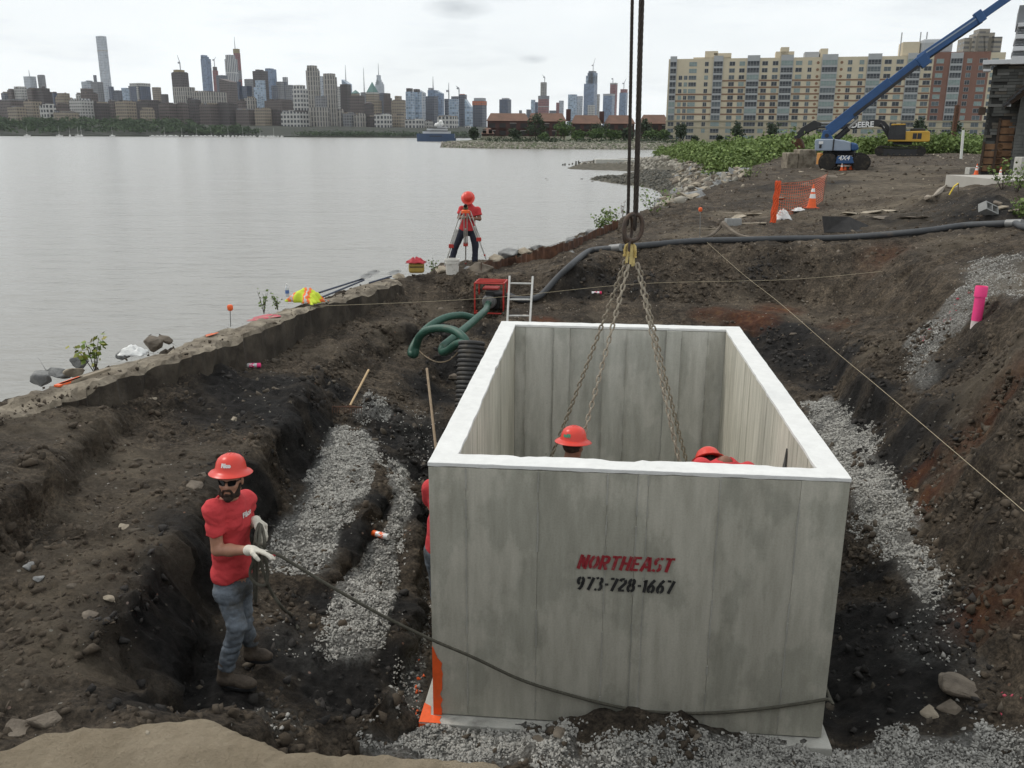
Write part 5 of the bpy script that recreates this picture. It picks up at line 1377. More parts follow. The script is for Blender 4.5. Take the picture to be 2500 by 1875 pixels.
M_stencil_black = mat('black_stencil_paint', (.022, .022, .022), .75, .2, 30, dirt=((.26, .26, .24), .56, .45), dscale=22)
vault = empty('concrete_vault', BO, BYAW, 'open topped grey concrete vault with stencilled front and white rim, hanging in the pit', 'concrete vault')
rng = np.random.default_rng(5)
PT = .014                                   # thickness of the form-panel skins on the walls
mb = MB()
zt = BH - .03
o0, i0 = (PT, PT, BW - PT, BD - PT), (BT - PT - .004, BT - PT - .004, BW - BT + PT + .004, BD - BT + PT + .004)
for a, b_ in (((o0[0], o0[1]), (o0[2], i0[1])), ((o0[0], i0[3]), (o0[2], o0[3])), ((o0[0], i0[1]), (i0[0], i0[3])), ((i0[2], i0[1]), (o0[2], i0[3]))):
 mb.box2((a[0], a[1], .02), (b_[0], b_[1], zt - .002))
mb.build('wall_core', M_conc, vault)
MB().box2((i0[0] - .01, i0[1] - .01, -.01), (i0[2] + .01, i0[3] + .01, .018)).build('floor_slab', M_conc_in, vault)
def skins(cuts, axis, face, name, mt, thick, seam=True, sgn=1):
 """form panels between cuts; axis 'u' runs along the width (face = v position), 'v' along the depth (face = u position)"""
 for k, (a, b_) in enumerate(zip(cuts[:-1], cuts[1:])):
  t = thick[k % len(thick)]
  lo, hi = (face, face + sgn * t)
  z1 = zt - .003 - rng.uniform(0, .004)
  gap = .0006 if seam and axis == 'u' else (.0022 if axis == 'v' else .0014)
  if axis == 'u': q = ((a + gap, min(lo, hi), .012), (b_ - gap, max(lo, hi), z1))
  else: q = ((min(lo, hi), a + gap, .012), (max(lo, hi), b_ - gap, z1))
  o = MB().box2(*q).build(name, mt, vault, bevel=.003)
 if seam:
  for c in cuts[1:-1]:
   s = MB(); n = 26
   for j in range(n):                                      # broken ridge of cement fins along the joint
    if rng.random() < .22: continue
    z0, z1 = .02 + (zt - .03) * j / n, .02 + (zt - .03) * (j + 1) / n
    w, h = rng.uniform(.003, .007), rng.uniform(.004, .010)
    f = face + sgn * max(thick)
    cc = c + rng.uniform(-.002, .002)
    if axis == 'u': s.box2((cc - w, f - sgn * .012, z0), (cc + w, f + sgn * (h - .004), z1))
    else: s.box2((f - sgn * .012, cc - w, z0), (f + sgn * (h - .004), cc + w, z1))
   tag(s.build('joint_ridge', M_seam, vault), kind='stuff')
skins([0, .28, .82, 1.33, 1.55, 1.625, 2.14, 2.71, BW], 'u', PT, 'wall_panel', M_conc, [.0125, .014, .013, .0125, .017, .013, .014, .0125], sgn=-1)
skins([BT, .33, .695, .90, 1.33, 1.62, 2.12, 2.31, 2.64, BW - BT], 'u', BD - BT + PT, 'inner_panel', M_conc_in, [.012, .014, .04, .014, .016, .012, .04, .014, .013], sgn=-1)
lc = np.cumsum(rng.uniform(.25, .46, 13)); lc = [BT] + list(BT + lc[lc < BD - 2 * BT - .2]) + [BD - BT]
skins(lc, 'v', BT - PT, 'board_panel', M_plank, [.012, .014, .013, .017, .0125], sgn=1, seam=False)
rc = np.cumsum(rng.uniform(.22, .42, 18)); rc = [BT] + list(BT + rc[rc < BD - 2 * BT - .2]) + [BD - BT]
skins(rc, 'v', BW - BT + PT, 'board_panel', M_plank, [.012, .014, .016, .013], sgn=-1, seam=False)
skins([0, .7, 1.5, 2.3, BW], 'u', BD - PT, 'wall_panel', M_conc, [.012, .014], sgn=1, seam=False)
vc = [0, .9, 1.8, 2.7, 3.6, 4.5, BD]
skins(vc, 'v', PT, 'wall_panel', M_conc, [.0125, .0135], sgn=-1, seam=False)
skins(vc, 'v', BW - PT, 'wall_panel', M_conc, [.0125, .0135], sgn=1, seam=False)
# thin rough dark patch on the right inner wall, narrowing upwards
MB().prism([(BW - BT - .018, 1.02, 0), (BW - BT - .018, 1.30, 0), (BW - BT - .018, 1.24, 1.72), (BW - BT - .018, 1.14, 1.98), (BW - BT - .018, 1.10, 1.4)], None, (.012, 0, 0)).build('dark_patch', mat('rough_dark_concrete', (.10, .10, .095), .95, .4, 20, 1.0, 30), vault)
# rim: one ring with a hand-finished, slightly ragged inner edge
def ring_rim():
 def side(a, b, n, amp): return [(a[0] + (b[0] - a[0]) * i / n, a[1] + (b[1] - a[1]) * i / n, amp) for i in range(n)]
 e = -.003
 outer = [(e, e), (BW - e, e), (BW - e, BD - e), (e, BD - e)]
 inn = [(BT, BT), (BW - BT, BT), (BW - BT, BD - BT), (BT, BD - BT)]
 N = 44; Po, Pi = [], []
 for k in range(4):
  a, b_ = outer[k], outer[(k + 1) % 4]; c, d = inn[k], inn[(k + 1) % 4]
  nrm = [(0, 1), (-1, 0), (0, -1), (1, 0)][k]
  for i in range(N):
   t = i / N
   Po.append((a[0] + (b_[0] - a[0]) * t + rng.normal() * .0012, a[1] + (b_[1] - a[1]) * t + rng.normal() * .0012))
   off = rng.normal() * .0022 + .006
   if k == 0:
    x = c[0] + (d[0] - c[0]) * t
    if 1.34 < x < 1.56: off -= .026
    elif .66 < x < .72 or x > 2.55: off -= .018
    else: off += .008
   if k == 3: off += .003 * math.sin(t * 9) + (-.012 if .44 < t < .47 else 0)
   Pi.append((c[0] + (d[0] - c[0]) * t + nrm[0] * off, c[1] + (d[1] - c[1]) * t + nrm[1] * off))
 n = len(Po); zt1, zb1 = BH, BH - .03
 vs = [(x, y, zt1 + rng.normal() * .0012) for x, y in Po] + [(x, y, zt1 + rng.normal() * .0015) for x, y in Pi] + [(x, y, zb1 + rng.normal() * .002) for x, y in Po] + [(x, y, zb1) for x, y in Pi]
 fs = []
 for i in range(n):
  j = (i + 1) % n
  fs += [(i, j, n + j, n + i), (i, 2 * n + i, 2 * n + j, j), (n + i, n + j, 3 * n + j, 3 * n + i), (2 * n + i, 3 * n + i, 3 * n + j, 2 * n + j)]
 return MB().add(vs, fs).build('rim', M_rimw, vault, bevel=.004)
ring_rim()
MB().box2((-.10, -.11, -.145), (BW + .06, BD + .1, 0)).build('base_slab', M_slab, vault, bevel=.008)
def on_front(dx, dy, proud=.0):
 """sight line -> local (u, z) on the front face"""
 r = Vector(ray(dx, dy)); nrm = BB
 t = (BO - Vector((0, 0, CZ))).dot(nrm) / r.dot(nrm)
 p = Vector((0, 0, CZ)) + r * t - BO
 return p.dot(BA), p.z
# orange survey paint on the near left corner
def ragged(pts, k, amp):
 out = []
 for i in range(len(pts)):
  a, b_ = Vector(pts[i]), Vector(pts[(i + 1) % len(pts)])
  for j in range(k): out.append(a + (b_ - a) * j / k)
 return out
edge = [(.0005, -.0065, z) for z in np.linspace(.003, .62, 14)]
edge2 = [(.068 + rng.normal() * .008 - .05 * max(0, z - .45) / .17, -.0065, z) for z in np.linspace(.62, .003, 14)]
MB().prism(edge + edge2, None, (0, .0045, 0)).build('paint_mark', M_orange, vault)
p2 = [(-.1, -.11, .0035), (.08, -.11, .0035), (.06, -.07, .0035), (.07, -.02, .0035), (-.02, -.012, .0035), (-.04, .10, .0035), (-.1, .14, .0035)]
MB().prism(p2, None, (0, 0, .0015)).build('paint_mark', M_orange, vault)
MB().prism([(-.1, -.1135, -.14), (-.03, -.1135, -.14), (-.01, -.1135, -.05), (.03, -.1135, -.006), (-.1, -.1135, -.006)], None, (0, -.0015, 0)).build('paint_mark', M_orange, vault)
# stencilled lettering: strokes with the bridges a stencil leaves
def arc(cx, cy, rx, ry, a0, a1, n=9):
 return [(cx + rx * math.cos(R(a0 + (a1 - a0) * i / n)), cy + ry * math.sin(R(a0 + (a1 - a0) * i / n))) for i in range(n + 1)]
ST = {
 'N': [[(.09, 0), (.09, 1)], [(.22, .86), (.44, .14)], [(.57, 0), (.57, 1)]],
 'O': [arc(.33, .5, .25, .42, 105, 255), arc(.33, .5, .25, .42, -75, 75)],
 'R': [[(.09, 0), (.09, 1)], [(.22, .92), (.40, .92)] + arc(.40, .70, .17, .22, 90, -90) + [(.22, .48)], [(.33, .40), (.58, 0)]],
 'T': [[(0, .92), (.24, .92)], [(.40, .92), (.66, .92)], [(.32, 0), (.32, .98)]],
 'H': [[(.09, 0), (.09, 1)], [(.22, .5), (.45, .5)], [(.57, 0), (.57, 1)]],
 'E': [[(.09, 0), (.09, 1)], [(.22, .92), (.58, .92)], [(.22, .5), (.52, .5)], [(.22, .08), (.58, .08)]],
 'A': [[(.02, 0), (.29, 1)], [(.37, 1), (.64, 0)], [(.24, .30), (.43, .30)]],
 'S': [[(.58, .86), (.48, .92), (.36, .93)], arc(.33, .71, .23, .22, 100, 250) , [(.40, .47)] + arc(.34, .28, .23, .22, 60, -80), [(.28, .07), (.14, .09), (.05, .16)]],
 '9': [arc(.32, .68, .22, .25, 100, 260), arc(.32, .68, .22, .25, -60, 80), [(.54, .55), (.46, .26), (.28, .02)]],
 '7': [[(.04, .92), (.34, .92)], [(.46, .92), (.60, .92), (.46, .5), (.30, 0)]],
 '3': [[(.05, .88), (.18, .94), (.26, .94)] , arc(.33, .73, .22, .21, 75, -80), arc(.33, .27, .24, .24, 75, -80), [(.24, .04), (.05, .10)]],
 '-': [[(.08, .48), (.38, .48)]],
 '2': [arc(.32, .70, .23, .24, 165, 60, 6), arc(.32, .70, .23, .24, 45, -25, 6) + [(.10, .14)], [(.06, .08), (.58, .08)]],
 '8': [arc(.32, .73, .20, .21, 100, 260), arc(.32, .73, .20, .21, -80, 80), arc(.32, .28, .24, .24, 100, 260), arc(.32, .28, .24, .24, -80, 80)],
 '1': [[(.10, .78), (.26, .94), (.26, 0)]],
 '6': [[(.52, .96), (.30, .72), (.14, .40)], arc(.33, .29, .22, .25, 115, 260), arc(.33, .29, .22, .25, -80, 95)],
}
def stencil(name, text, p_left, p_right, h, slant, mt, wd=.084):
 u0, z0 = on_front(*p_left); u1, z1 = on_front(*p_right)
 adv = {'-': .46, '1': .46}
 tot = sum(adv.get(c, .78) for c in text) - .08
 sx = (u1 - u0 - slant * h) / tot; x = 0
 for ch in text:
  mb = MB()
  for st in ST[ch]:
   P = [Vector((a + x, b_)) for a, b_ in st]
   Q = [Vector((p.x * sx + slant * p.y * h, p.y * h)) for p in P]
   n = len(Q); Lp, Rp = [], []
   for i in range(n):
    t = (Q[min(i + 1, n - 1)] - Q[max(i - 1, 0)]).normalized()
    nn = Vector((-t.y, t.x)) * (wd * h * (1.25 if abs(t.y) > .6 else 1.0))
    Lp.append(Q[i] + nn); Rp.append(Q[i] - nn)
   vs, fs = [], []
   for i in range(n):
    for q in (Lp[i], Rp[i]):
     tt = (u0 + q.x - u0) / (u1 - u0)
     vs.append((u0 + q.x, -.0095, z0 + (z1 - z0) * tt + q.y))
   for i in range(n - 1): fs.append((2 * i, 2 * i + 2, 2 * i + 3, 2 * i + 1))
   mb.add(vs, fs)
  mb.build(name, mt, vault, fix=False)
  x += adv.get(ch, .78)
stencil('stencilled_letter', 'NORTHEAST', (1246, 1227), (1459, 1236), .118, .28, M_stencil_red)
stencil('stencilled_digit', '973-728-1667', (1243, 1272), (1458, 1282), .112, .16, M_stencil_black, .082)
# concrete blocks the slab was levelled on
M_cmu = mat('concrete_block', (.30, .30, .29), .9, .12, 8, .6, 60)
# ------------------------------------------------------------------ lifting tackle
M_rope = mat('greased_wire_rope', (.040, .032, .026), .55, .35, 30, .3, 80, metal=.3)
M_iron = mat('worn_iron', (.075, .062, .055), .55, .25, 12, .4, 60, metal=.5, col2=(.11, .075, .055))
M_chain = mat('rusty_chain_steel', (.22, .19, .145), .65, .3, 8, .3, 60, metal=.15, col2=(.34, .30, .235))
M_gold = mat('worn_yellow_paint', (.42, .30, .085), .55, .25, 18, .3, 60, col2=(.55, .42, .16))
LY = 8.72
def wire_rope(p, q, r, label):
 t = empty('wire_rope', p, 0, label, 'wire rope', 'wire rope slings on the crane hook')
 d = (q - p); L = d.length; d.normalize()
 x = d.orthogonal().normalized(); y = d.cross(x)
 for k in range(6):
  pts = []
  n = int(L / .03)
  for i in range(n + 1):
   s = L * i / n; a = 2 * math.pi * (s / (.34 if r > .02 else .26) + k / 6)
   pts.append(d * s + (x * math.cos(a) + y * math.sin(a)) * r * .62)
  MB().tube(pts, r * .42, 5).build('strand', M_rope, t, smooth=True)
 return t
ra, rb = Dp(1373, 462, LY), Dp(1386, 0, LY - .02)
rope1 = wire_rope(ra, ra + (rb - ra) * 2.6, .026, 'thicker dark wire rope holding the big lifting ring, right of the thin one')
ra2, rb2 = Dp(1357, 452, LY + .12), Dp(1366, 0, LY + .12)
rope2 = wire_rope(ra2, ra2 + (rb2 - ra2) * 2.6, .0165, 'thinner dark wire rope left of the thick one above the ring')
def loop_pts(c, xd, zd, w, h, n=28):
 out = []
 for i in range(n):
  a = 2 * math.pi * i / n
  ca, sa = math.cos(a), math.sin(a)
  px = math.copysign(abs(ca) ** .85, ca) * w; pz = math.copysign(abs(sa) ** .85, sa) * h
  out.append(c + xd * px + zd * pz)
 return out
ex, ez = Vector((1, .1, 0)).normalized(), Vector((.06, .0, 1)).normalized()
rc_ = Dp(1368, 491, LY)
ringo = empty('lifting_ring', rc_, 0, 'large oval iron lifting ring hanging from the wire ropes', 'lifting ring')
MB().tube(loop_pts(Vector(), ex, ez, .088, .128), .0225, 12, closed=True).build('ring', M_iron, ringo, smooth=True)
rc2 = Dp(1357, 496, LY + .11)
MB().tube(loop_pts(rc2 - rc_, Vector((.75, .66, 0)), ez, .055, .13), .018, 10, closed=True).build('back_link', M_iron, ringo, smooth=True)
# eye of each sling round the ring
for base, top, w in ((rope1, ra, .03), (rope2, ra2, .028)):
 MB().tube(loop_pts(Vector((0, .01, -.07)), Vector((.35, .94, 0)), Vector((0, 0, 1)), w, .085, 22), .013 if base is rope1 else .011, 8, closed=True).build('eye', M_rope, base, smooth=True)
hk = empty('chain_shackle', Dp(1362, 540, LY), 0, 'yellow painted shackle cluster between the lifting ring and the chains', 'shackle')
for k, (dx_, dz_, a) in enumerate(((-.02, 0, 20), (.03, -.01, 110), (.0, .03, 60))):
 MB().tube([Vector((math.cos(R(a)) * x_, math.sin(R(a)) * x_, z_)) + Vector((dx_, 0, dz_)) for x_, z_ in ((-.035, -.05), (-.042, 0), (-.03, .045), (0, .06), (.03, .045), (.042, 0), (.035, -.05))], .0125, 8).build('bow', M_gold if k < 2 else M_iron, hk, smooth=True)
 MB().cyl(Vector((-.055 * math.cos(R(a)), -.055 * math.sin(R(a)), -.05)) + Vector((dx_, 0, dz_)), Vector((.055 * math.cos(R(a)), .055 * math.sin(R(a)), -.05)) + Vector((dx_, 0, dz_)), .011, n=10).build('pin', M_gold, hk, smooth=True)
tg = MB()
for k in range(9):
 a = rng.uniform(0, 6.3); x0, y0 = .03 * math.cos(a), .03 * math.sin(a)
 tg.beam((x0, y0, .05), (x0 * 1.6, y0 * 1.6, rng.uniform(-.16, -.08)), .028, .003, up=(math.cos(a), math.sin(a), 0))
tg.build('rag_tie', mat('faded_yellow_cloth', (.50, .40, .17), .9, .25, 20), hk)
# one chain link, then four chains of single links
def link_mesh():
 hl, hw, r = .042, .0265, .0092
 pts = []
 for i in range(20):
  a = 2 * math.pi * i / 20
  x, z = math.cos(a) * (hw - r), math.sin(a) * (hw - r)
  z += math.copysign(hl - hw, math.sin(a)) if abs(math.sin(a)) > 1e-6 else 0
  pts.append((x, 0, z))
 return MB().tube(pts, r, 7, closed=True).mesh('link', M_chain, True)
LINK = link_mesh()
Vm = lambda u, v, z: BO + BA * u + BB * v + Vector((0, 0, z))
def to_img(p):
 q = p - Vector((0, 0, CZ))
 yf = q.y * _cp - q.z * _sp; up = q.y * _sp + q.z * _cp
 u, v = q.x / yf, up / yf
 u, v = _cr * u - _sr * v, _sr * u + _cr * v
 return (1250 + FPX * u) * .8848, (937.5 - FPX * v) * .8848
def anchor(v, z, A, B):
 best = None
 for u in np.linspace(BT + .03, BW - BT - .03, 400):
  x, y = to_img(Vm(u, v, z))
  d = abs((x - A[0]) * (B[1] - A[1]) - (y - A[1]) * (B[0] - A[0]))
  if best is None or d < best[0]: best = (d, u)
 return Vm(best[1], v, z)
for top, thru, v, z, lb in (((1352, 562), (1187, 990), 4.1, .12, 'rusty lifting chain reaching furthest left into the vault'),
       ((1358, 572), (1246, 985), 1.3, .2, 'rusty lifting chain passing the left worker helmet in the vault'),
       ((1376, 568), (1470, 995), 1.2, .2, 'rusty lifting chain, inner one of the two going right'),
       ((1380, 572), (1486, 1000), 4.0, .12, 'rusty lifting chain, outer one of the two going right')):
 P = Dp(*top, LY + (.03 if v > 3 else -.03)); Q = anchor(v, z, top, thru)
 t = empty('lifting_chain', P, 0, lb, 'lifting chain', 'chains slung from the lifting ring')
 d = Q - P; n = int(d.length / .0640); dn = d.normalized()
 base = dn.to_track_quat('Z', 'Y').to_matrix()
 for i in range(n):
  s = (i + .5) / n
  sag = Vector((0, 0, -.05)) * math.sin(math.pi * s)
  o = link('link', LINK, t)
  M3 = base @ Matrix.Rotation(R(45 + 90 * (i % 2)) + rng.normal() * .12 + i * .012, 3, 'Z')
  o.matrix_local = Matrix.Translation(d * s + sag) @ M3.to_4x4()
# ------------------------------------------------------------------ sea wall, sheet piles, boulders
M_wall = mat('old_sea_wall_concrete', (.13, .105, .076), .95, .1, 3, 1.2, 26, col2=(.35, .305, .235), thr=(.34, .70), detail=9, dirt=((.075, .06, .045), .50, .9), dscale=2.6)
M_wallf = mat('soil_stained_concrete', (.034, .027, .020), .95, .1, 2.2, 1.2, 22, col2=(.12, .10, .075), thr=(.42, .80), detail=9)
M_rustpile = mat('rusted_steel', (.050, .026, .018), .9, .2, 5, .8, 40, col2=(.13, .062, .035))
M_grey = mat('grey_boulder', (.15, .15, .148), .9, .1, 4, 1.0, 22, col2=(.30, .30, .29))
M_tan = mat('tan_boulder', (.24, .20, .15), .9, .1, 4, 1.0, 22, col2=(.40, .35, .27))
M_brown = mat('brown_boulder', (.11, .09, .07), .9, .1, 4, 1.0, 22, col2=(.22, .185, .145))
M_clod = mat('soil_clods', (.040, .031, .022), .97, .1, 3, .6, 40, col2=(.10, .078, .056))
def hitg(dx, dy, dz=0):
 p = hit(dx, dy); return Vector((p.x, p.y, p.z + dz))
def seawall():
 inn = [Zp(-40, 918, 1.95)] + [Zp(a, b, z) for a, b, z in ((0, 903, 1.95), (100, 868, 1.94), (200, 835, 1.94), (320, 789, 1.93), (440, 752, 1.92), (540, 717, 1.9), (640, 678, 1.86), (704, 655, 1.84), (800, 623, 1.8), (870, 606, 1.74))]
 inn = [Vector((inn[0].x - .8, inn[0].y - 2.4, 1.96))] + inn
 P = polyline(inn, 10)
 n = len(P); vs, fs = [], []
 K = 9
 r = np.random.default_rng(3)
 for i, p in enumerate(P):
  t = (P[min(i + 1, n - 1)] - P[max(i - 1, 0)]).normalized()
  out = Vector((-t.y, t.x, 0))
  if out.x > 0: out = -out
  wdt = .46 + .05 * math.sin(i * .31) + r.normal() * .015
  row = []
  for k in range(K):
   s = k / (K - 1)
   q = p + out * (wdt * s + (r.normal() * .016 if 0 < k < K - 1 else r.normal() * .024))
   e = min(s, 1 - s)
   q.z = p.z + r.normal() * .008 - (.05 * (1 - min(1, e / .12)) ** 2) + .02 * math.sin(i * .17 + s * 2) - .08 * max(0, float(vnoise(np.array(i * .33), np.array(s * 2.), seed=9)))
   row.append(q)
  a = p - out * (.02 + r.normal() * .014); a.z = p.z - .30
  b_ = p - out * .02; b_.z = p.z - .85
  c = row[-1] + out * .03; c = Vector((c.x, c.y, p.z - .7)); d = Vector((c.x, c.y, -1.2))
  vs += [b_, a] + row + [c, d]
 m_ = K + 4
 for i in range(n - 1):
  for k in range(m_ - 1):
   fs.append((i * m_ + k, (i + 1) * m_ + k, (i + 1) * m_ + k + 1, i * m_ + k + 1))
 fs.append(tuple(range(m_))); fs.append(tuple((n - 1) * m_ + k for k in range(m_))[::-1])
 mbw = MB().add(vs, fs)
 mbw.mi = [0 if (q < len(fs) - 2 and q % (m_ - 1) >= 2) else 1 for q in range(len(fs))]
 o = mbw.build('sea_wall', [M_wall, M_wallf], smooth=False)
 tag(o, 'long weathered concrete sea wall between the river and the brown terrace', 'sea wall', None, 'thing')
 return P
SW = seawall()
_r = np.random.default_rng(77); _q = []
for _i in range(500):
 k = _r.integers(0, len(SW) - 1); a, b_ = SW[k], SW[k + 1]; p = a.lerp(b_, _r.random()); t_ = (b_ - a).normalized()
 o_ = Vector((-t_.y, t_.x, 0)); o_ = o_ if o_.x < 0 else -o_
 p = p + o_ * (.5 * _r.random() ** 1.6 - .03); _q.append((p.x, p.y, p.z - .005 + _r.normal() * .008))
V, F, _ = stones_np(np.array(_q), .008 * (6 ** (_r.random(500) ** 2.5)), 5, .5)
tag(link('wall_rubble', np_mesh('wall_rubble', V, F, M_clod)), kind='stuff')
def paint_blot(name, dx, dy, z, rx, ry, mt, label, rz=0.0):
 c = Zp(dx, dy, z); v = []
 for k in range(18):
  a = 2 * math.pi * k / 18; q = 1 + .25 * math.sin(3 * a + dx) + .2 * random.uniform(-1, 1)
  x, y = rx * q * math.cos(a), ry * q * math.sin(a)
  v.append((c.x + x * math.cos(rz) - y * math.sin(rz), c.y + x * math.sin(rz) + y * math.cos(rz), z))
 tag(MB().prism(v, None, (0, 0, .004)).build(name, mt), label, 'paint mark')
M_pinkpaint = mat('faded_pink_paint', (.46, .075, .11), .9, .2, 20, dirt=((.36, .30, .23), .46, .8), dscale=9)
M_orpaint = mat('survey_orange', (.62, .13, .05), .9, .2, 20, dirt=((.36, .30, .23), .5, .6), dscale=9)
paint_blot('paint_mark', 570, 686, 1.895, .30, .13, M_pinkpaint, 'pink spray mark on the sea wall top beside the grade stake', 1.0)
paint_blot('paint_mark', 455, 723, 1.93, .13, .04, M_orpaint, 'small orange spray mark on the sea wall, left of the pink one', 1.2)
def sheet_piles():
 P = polyline([hitg(1040, 588), hitg(1100, 574), hitg(1150, 562), hitg(1210, 545), hitg(1258, 528), hitg(1300, 508), hitg(1335, 492)], 9)
 t = empty('sheet_pile_wall', P[0], 0, 'rusted steel sheet pile edge standing out of the soil beside the river boulders', 'sheet pile wall')
 t['kind'] = 'thing'
 r = np.random.default_rng(8)
 for i in range(0, len(P) - 2, 2):
  mb = MB(); seg = P[i:i + 3]
  vs, fs = [], []
  h0 = .20 + r.uniform(-.03, .03)
  for j, p in enumerate(seg):
   tt = (seg[-1] - seg[0]).normalized(); nn = Vector((-tt.y, tt.x, 0)) * (.035 if j == 1 else 0)
   for z in (-.3, h0 + r.uniform(-.03, .03)):
    for s in (0, 1): vs.append(p + nn + Vector((-tt.y, tt.x, 0)) * .012 * s + Vector((0, 0, z)) - P[0])
  for j in range(2):
   a, b_ = j * 4, (j + 1) * 4
   fs += [(a, b_, b_ + 2, a + 2), (a + 1, a + 3, b_ + 3, b_ + 1), (a + 2, b_ + 2, b_ + 3, a + 3)]
  fs += [(0, 2, 3, 1), (8, 9, 11, 10)]
  mb.add(vs, fs).build('steel_pile', M_rustpile, t)
sheet_piles()
def boulder(name, loc, size, flat, seed, mt, label, group, squash=1.0, cat='boulder'):
 r = np.random.default_rng(seed)
 bm = bmesh.new()
 for k in range(13):
  d = r.normal(size=3); d /= np.linalg.norm(d)
  bm.verts.new((d[0] * r.uniform(.85, 1.1), d[1] * squash * r.uniform(.75, 1), d[2] * flat * r.uniform(.8, 1.1)))
 bmesh.ops.convex_hull(bm, input=bm.verts)
 bmesh.ops.delete(bm, geom=[v for v in bm.verts if not v.link_faces], context='VERTS')
 bmesh.ops.bevel(bm, geom=bm.edges[:], offset=.06, segments=1, affect='EDGES')
 bmesh.ops.triangulate(bm, faces=bm.faces)
 bmesh.ops.subdivide_edges(bm, edges=bm.edges[:], cuts=2, use_grid_fill=True)
 co = np.array([v.co[:] for v in bm.verts])
 n = fbm(co[:, 0], co[:, 1], co[:, 2], sc=2.2, oc=4, seed=seed)
 for v, q in zip(bm.verts, n): v.co *= 1 + .13 * q
 bmesh.ops.scale(bm, vec=(size / 2,) * 3, verts=bm.verts)
 bmesh.ops.recalc_face_normals(bm, faces=bm.faces)
 me = bpy.data.meshes.new(name); bm.to_mesh(me); bm.free(); me.materials.append(mt)
 o = link(name, me, None, loc, (r.normal() * .15, r.normal() * .15, r.uniform(0, 6)))
 return tag(o, label, cat, group)
B_ = 'boulders along the river edge'
for k, (dx, dy, z, px, flat, mt, lab) in enumerate((
  (88, 818, 1.25, 60, .7, M_grey, 'grey boulder below the sea wall, farthest left of the shore boulders'),
  (128, 806, 1.4, 56, .6, M_grey, 'second grey boulder below the sea wall beside the leftmost one'),
  (160, 800, 1.5, 50, .7, M_tan, 'tan boulder left of the leafy sapling'),
  (172, 782, 1.5, 44, .8, M_grey, 'upright grey boulder right behind the sapling'),
  (268, 764, 1.5, 42, .6, M_grey, 'grey boulder under the crumpled white bag'),
  (334, 742, 1.6, 52, .75, M_brown, 'brown boulder beyond the sea wall, left one of the pair'),
  (356, 734, 1.6, 40, .6, M_brown, 'smaller brown boulder overlapping the brown one beyond the sea wall'),
  (1037, 583, 1.8, 70, .6, M_brown, 'big brown boulder in front of the right tripod leg'),
  (1072, 562, 1.8, 46, .6, M_tan, 'flat tan boulder right of the tripod'),
  (1100, 549, 1.85, 56, .6, M_grey, 'grey pointed boulder beyond the sheet piles near the tripod'),
  (1130, 546, 1.85, 46, .5, M_tan, 'tan slab shaped boulder behind the sheet piles'),
  (1165, 535, 1.9, 46, .6, M_grey, 'grey boulder behind the middle of the sheet piles'),
  (1200, 533, 1.9, 40, .5, M_grey, 'low grey boulder right of the middle of the sheet piles'),
  (1232, 520, 2.0, 36, .6, M_grey, 'grey boulder near the right half of the sheet piles'),
  (1256, 516, 2.1, 30, .7, M_grey, 'small grey boulder where the sheet piles bend'),
  (1276, 503, 2.1, 34, .6, M_grey, 'grey boulder beside the green weeds at the sheet pile end'),
  (1232, 549, 2.0, 22, .9, M_grey, 'small upright grey stone on the soil by the sheet piles'),
  (861, 598, 1.6, 40, .5, M_tan, 'tan boulder left of the yellow case'),
  (948, 583, 1.75, 60, .35, M_tan, 'broad flat tan rock under the left tripod leg'),
  (1010, 582, 1.7, 26, .6, M_grey, 'small grey rock at the foot of the middle tripod leg'),
)):
 p = Zp(dx, dy, z); dep = p.y * _cp - (p.z - CZ) * _sp
 boulder('boulder', p, px * dep / 1923.6, flat, 100 + k, mt, lab, B_)
for k, (dx, dy, px, mt, lab) in enumerate(((2085, 1490, 120, M_brown, 'large brown rock dusted with chippings on the right trench floor'), (2050, 1530, 60, M_brown, 'dark broken rock under the large rock at lower right'), (2010, 1538, 52, M_tan, 'yellowish rock on the right trench floor'),
  (1165, 1600, 46, M_brown, 'muddy stone on the chippings, left of the earth heap'), (1210, 1585, 40, M_brown, 'muddy stone in the earth heap before the vault'), (1500, 1590, 40, M_brown, 'dark pointed clod on the chippings right of the earth heap'),
  (985, 812, 34, M_brown, 'square brown rock beside the corrugated pipe'), (437, 1028, 40, M_brown, 'flat brown rock behind the rope man hard hat'), (420, 1050, 50, M_brown, 'low brown rock left of the rope man hard hat'),
  (268, 1140, 44, M_tan, 'flat tan stone half sunk in the terrace'), (196, 1330, 46, M_brown, 'dark stone on the terrace, left of the cliff edge'), (240, 1295, 34, M_tan, 'light stone on the terrace near the cliff edge'), (63, 1220, 34, M_grey, 'grey stone at the foot of the left mound'), (82, 1250, 30, M_grey, 'second grey stone below the left mound'),
  (1985, 1060, 26, M_tan, 'ochre stone in the right trench wall'), (330, 860, 22, M_tan, 'pale stone on the left mound'), (505, 905, 22, M_tan, 'pale stone left of the black soil patch'), (88, 1560, 90, M_brown, 'broken earth block at the near left end of the terrace'), (40, 1575, 70, M_brown, 'earth block at the far left bottom of the terrace'))):
 p = hitg(dx, dy); dep = p.y * _cp - (p.z - CZ) * _sp
 boulder('rock', p, px * dep / 1923.6, .55, 300 + k, mt, lab, 'loose rocks in the excavation', cat='rock')
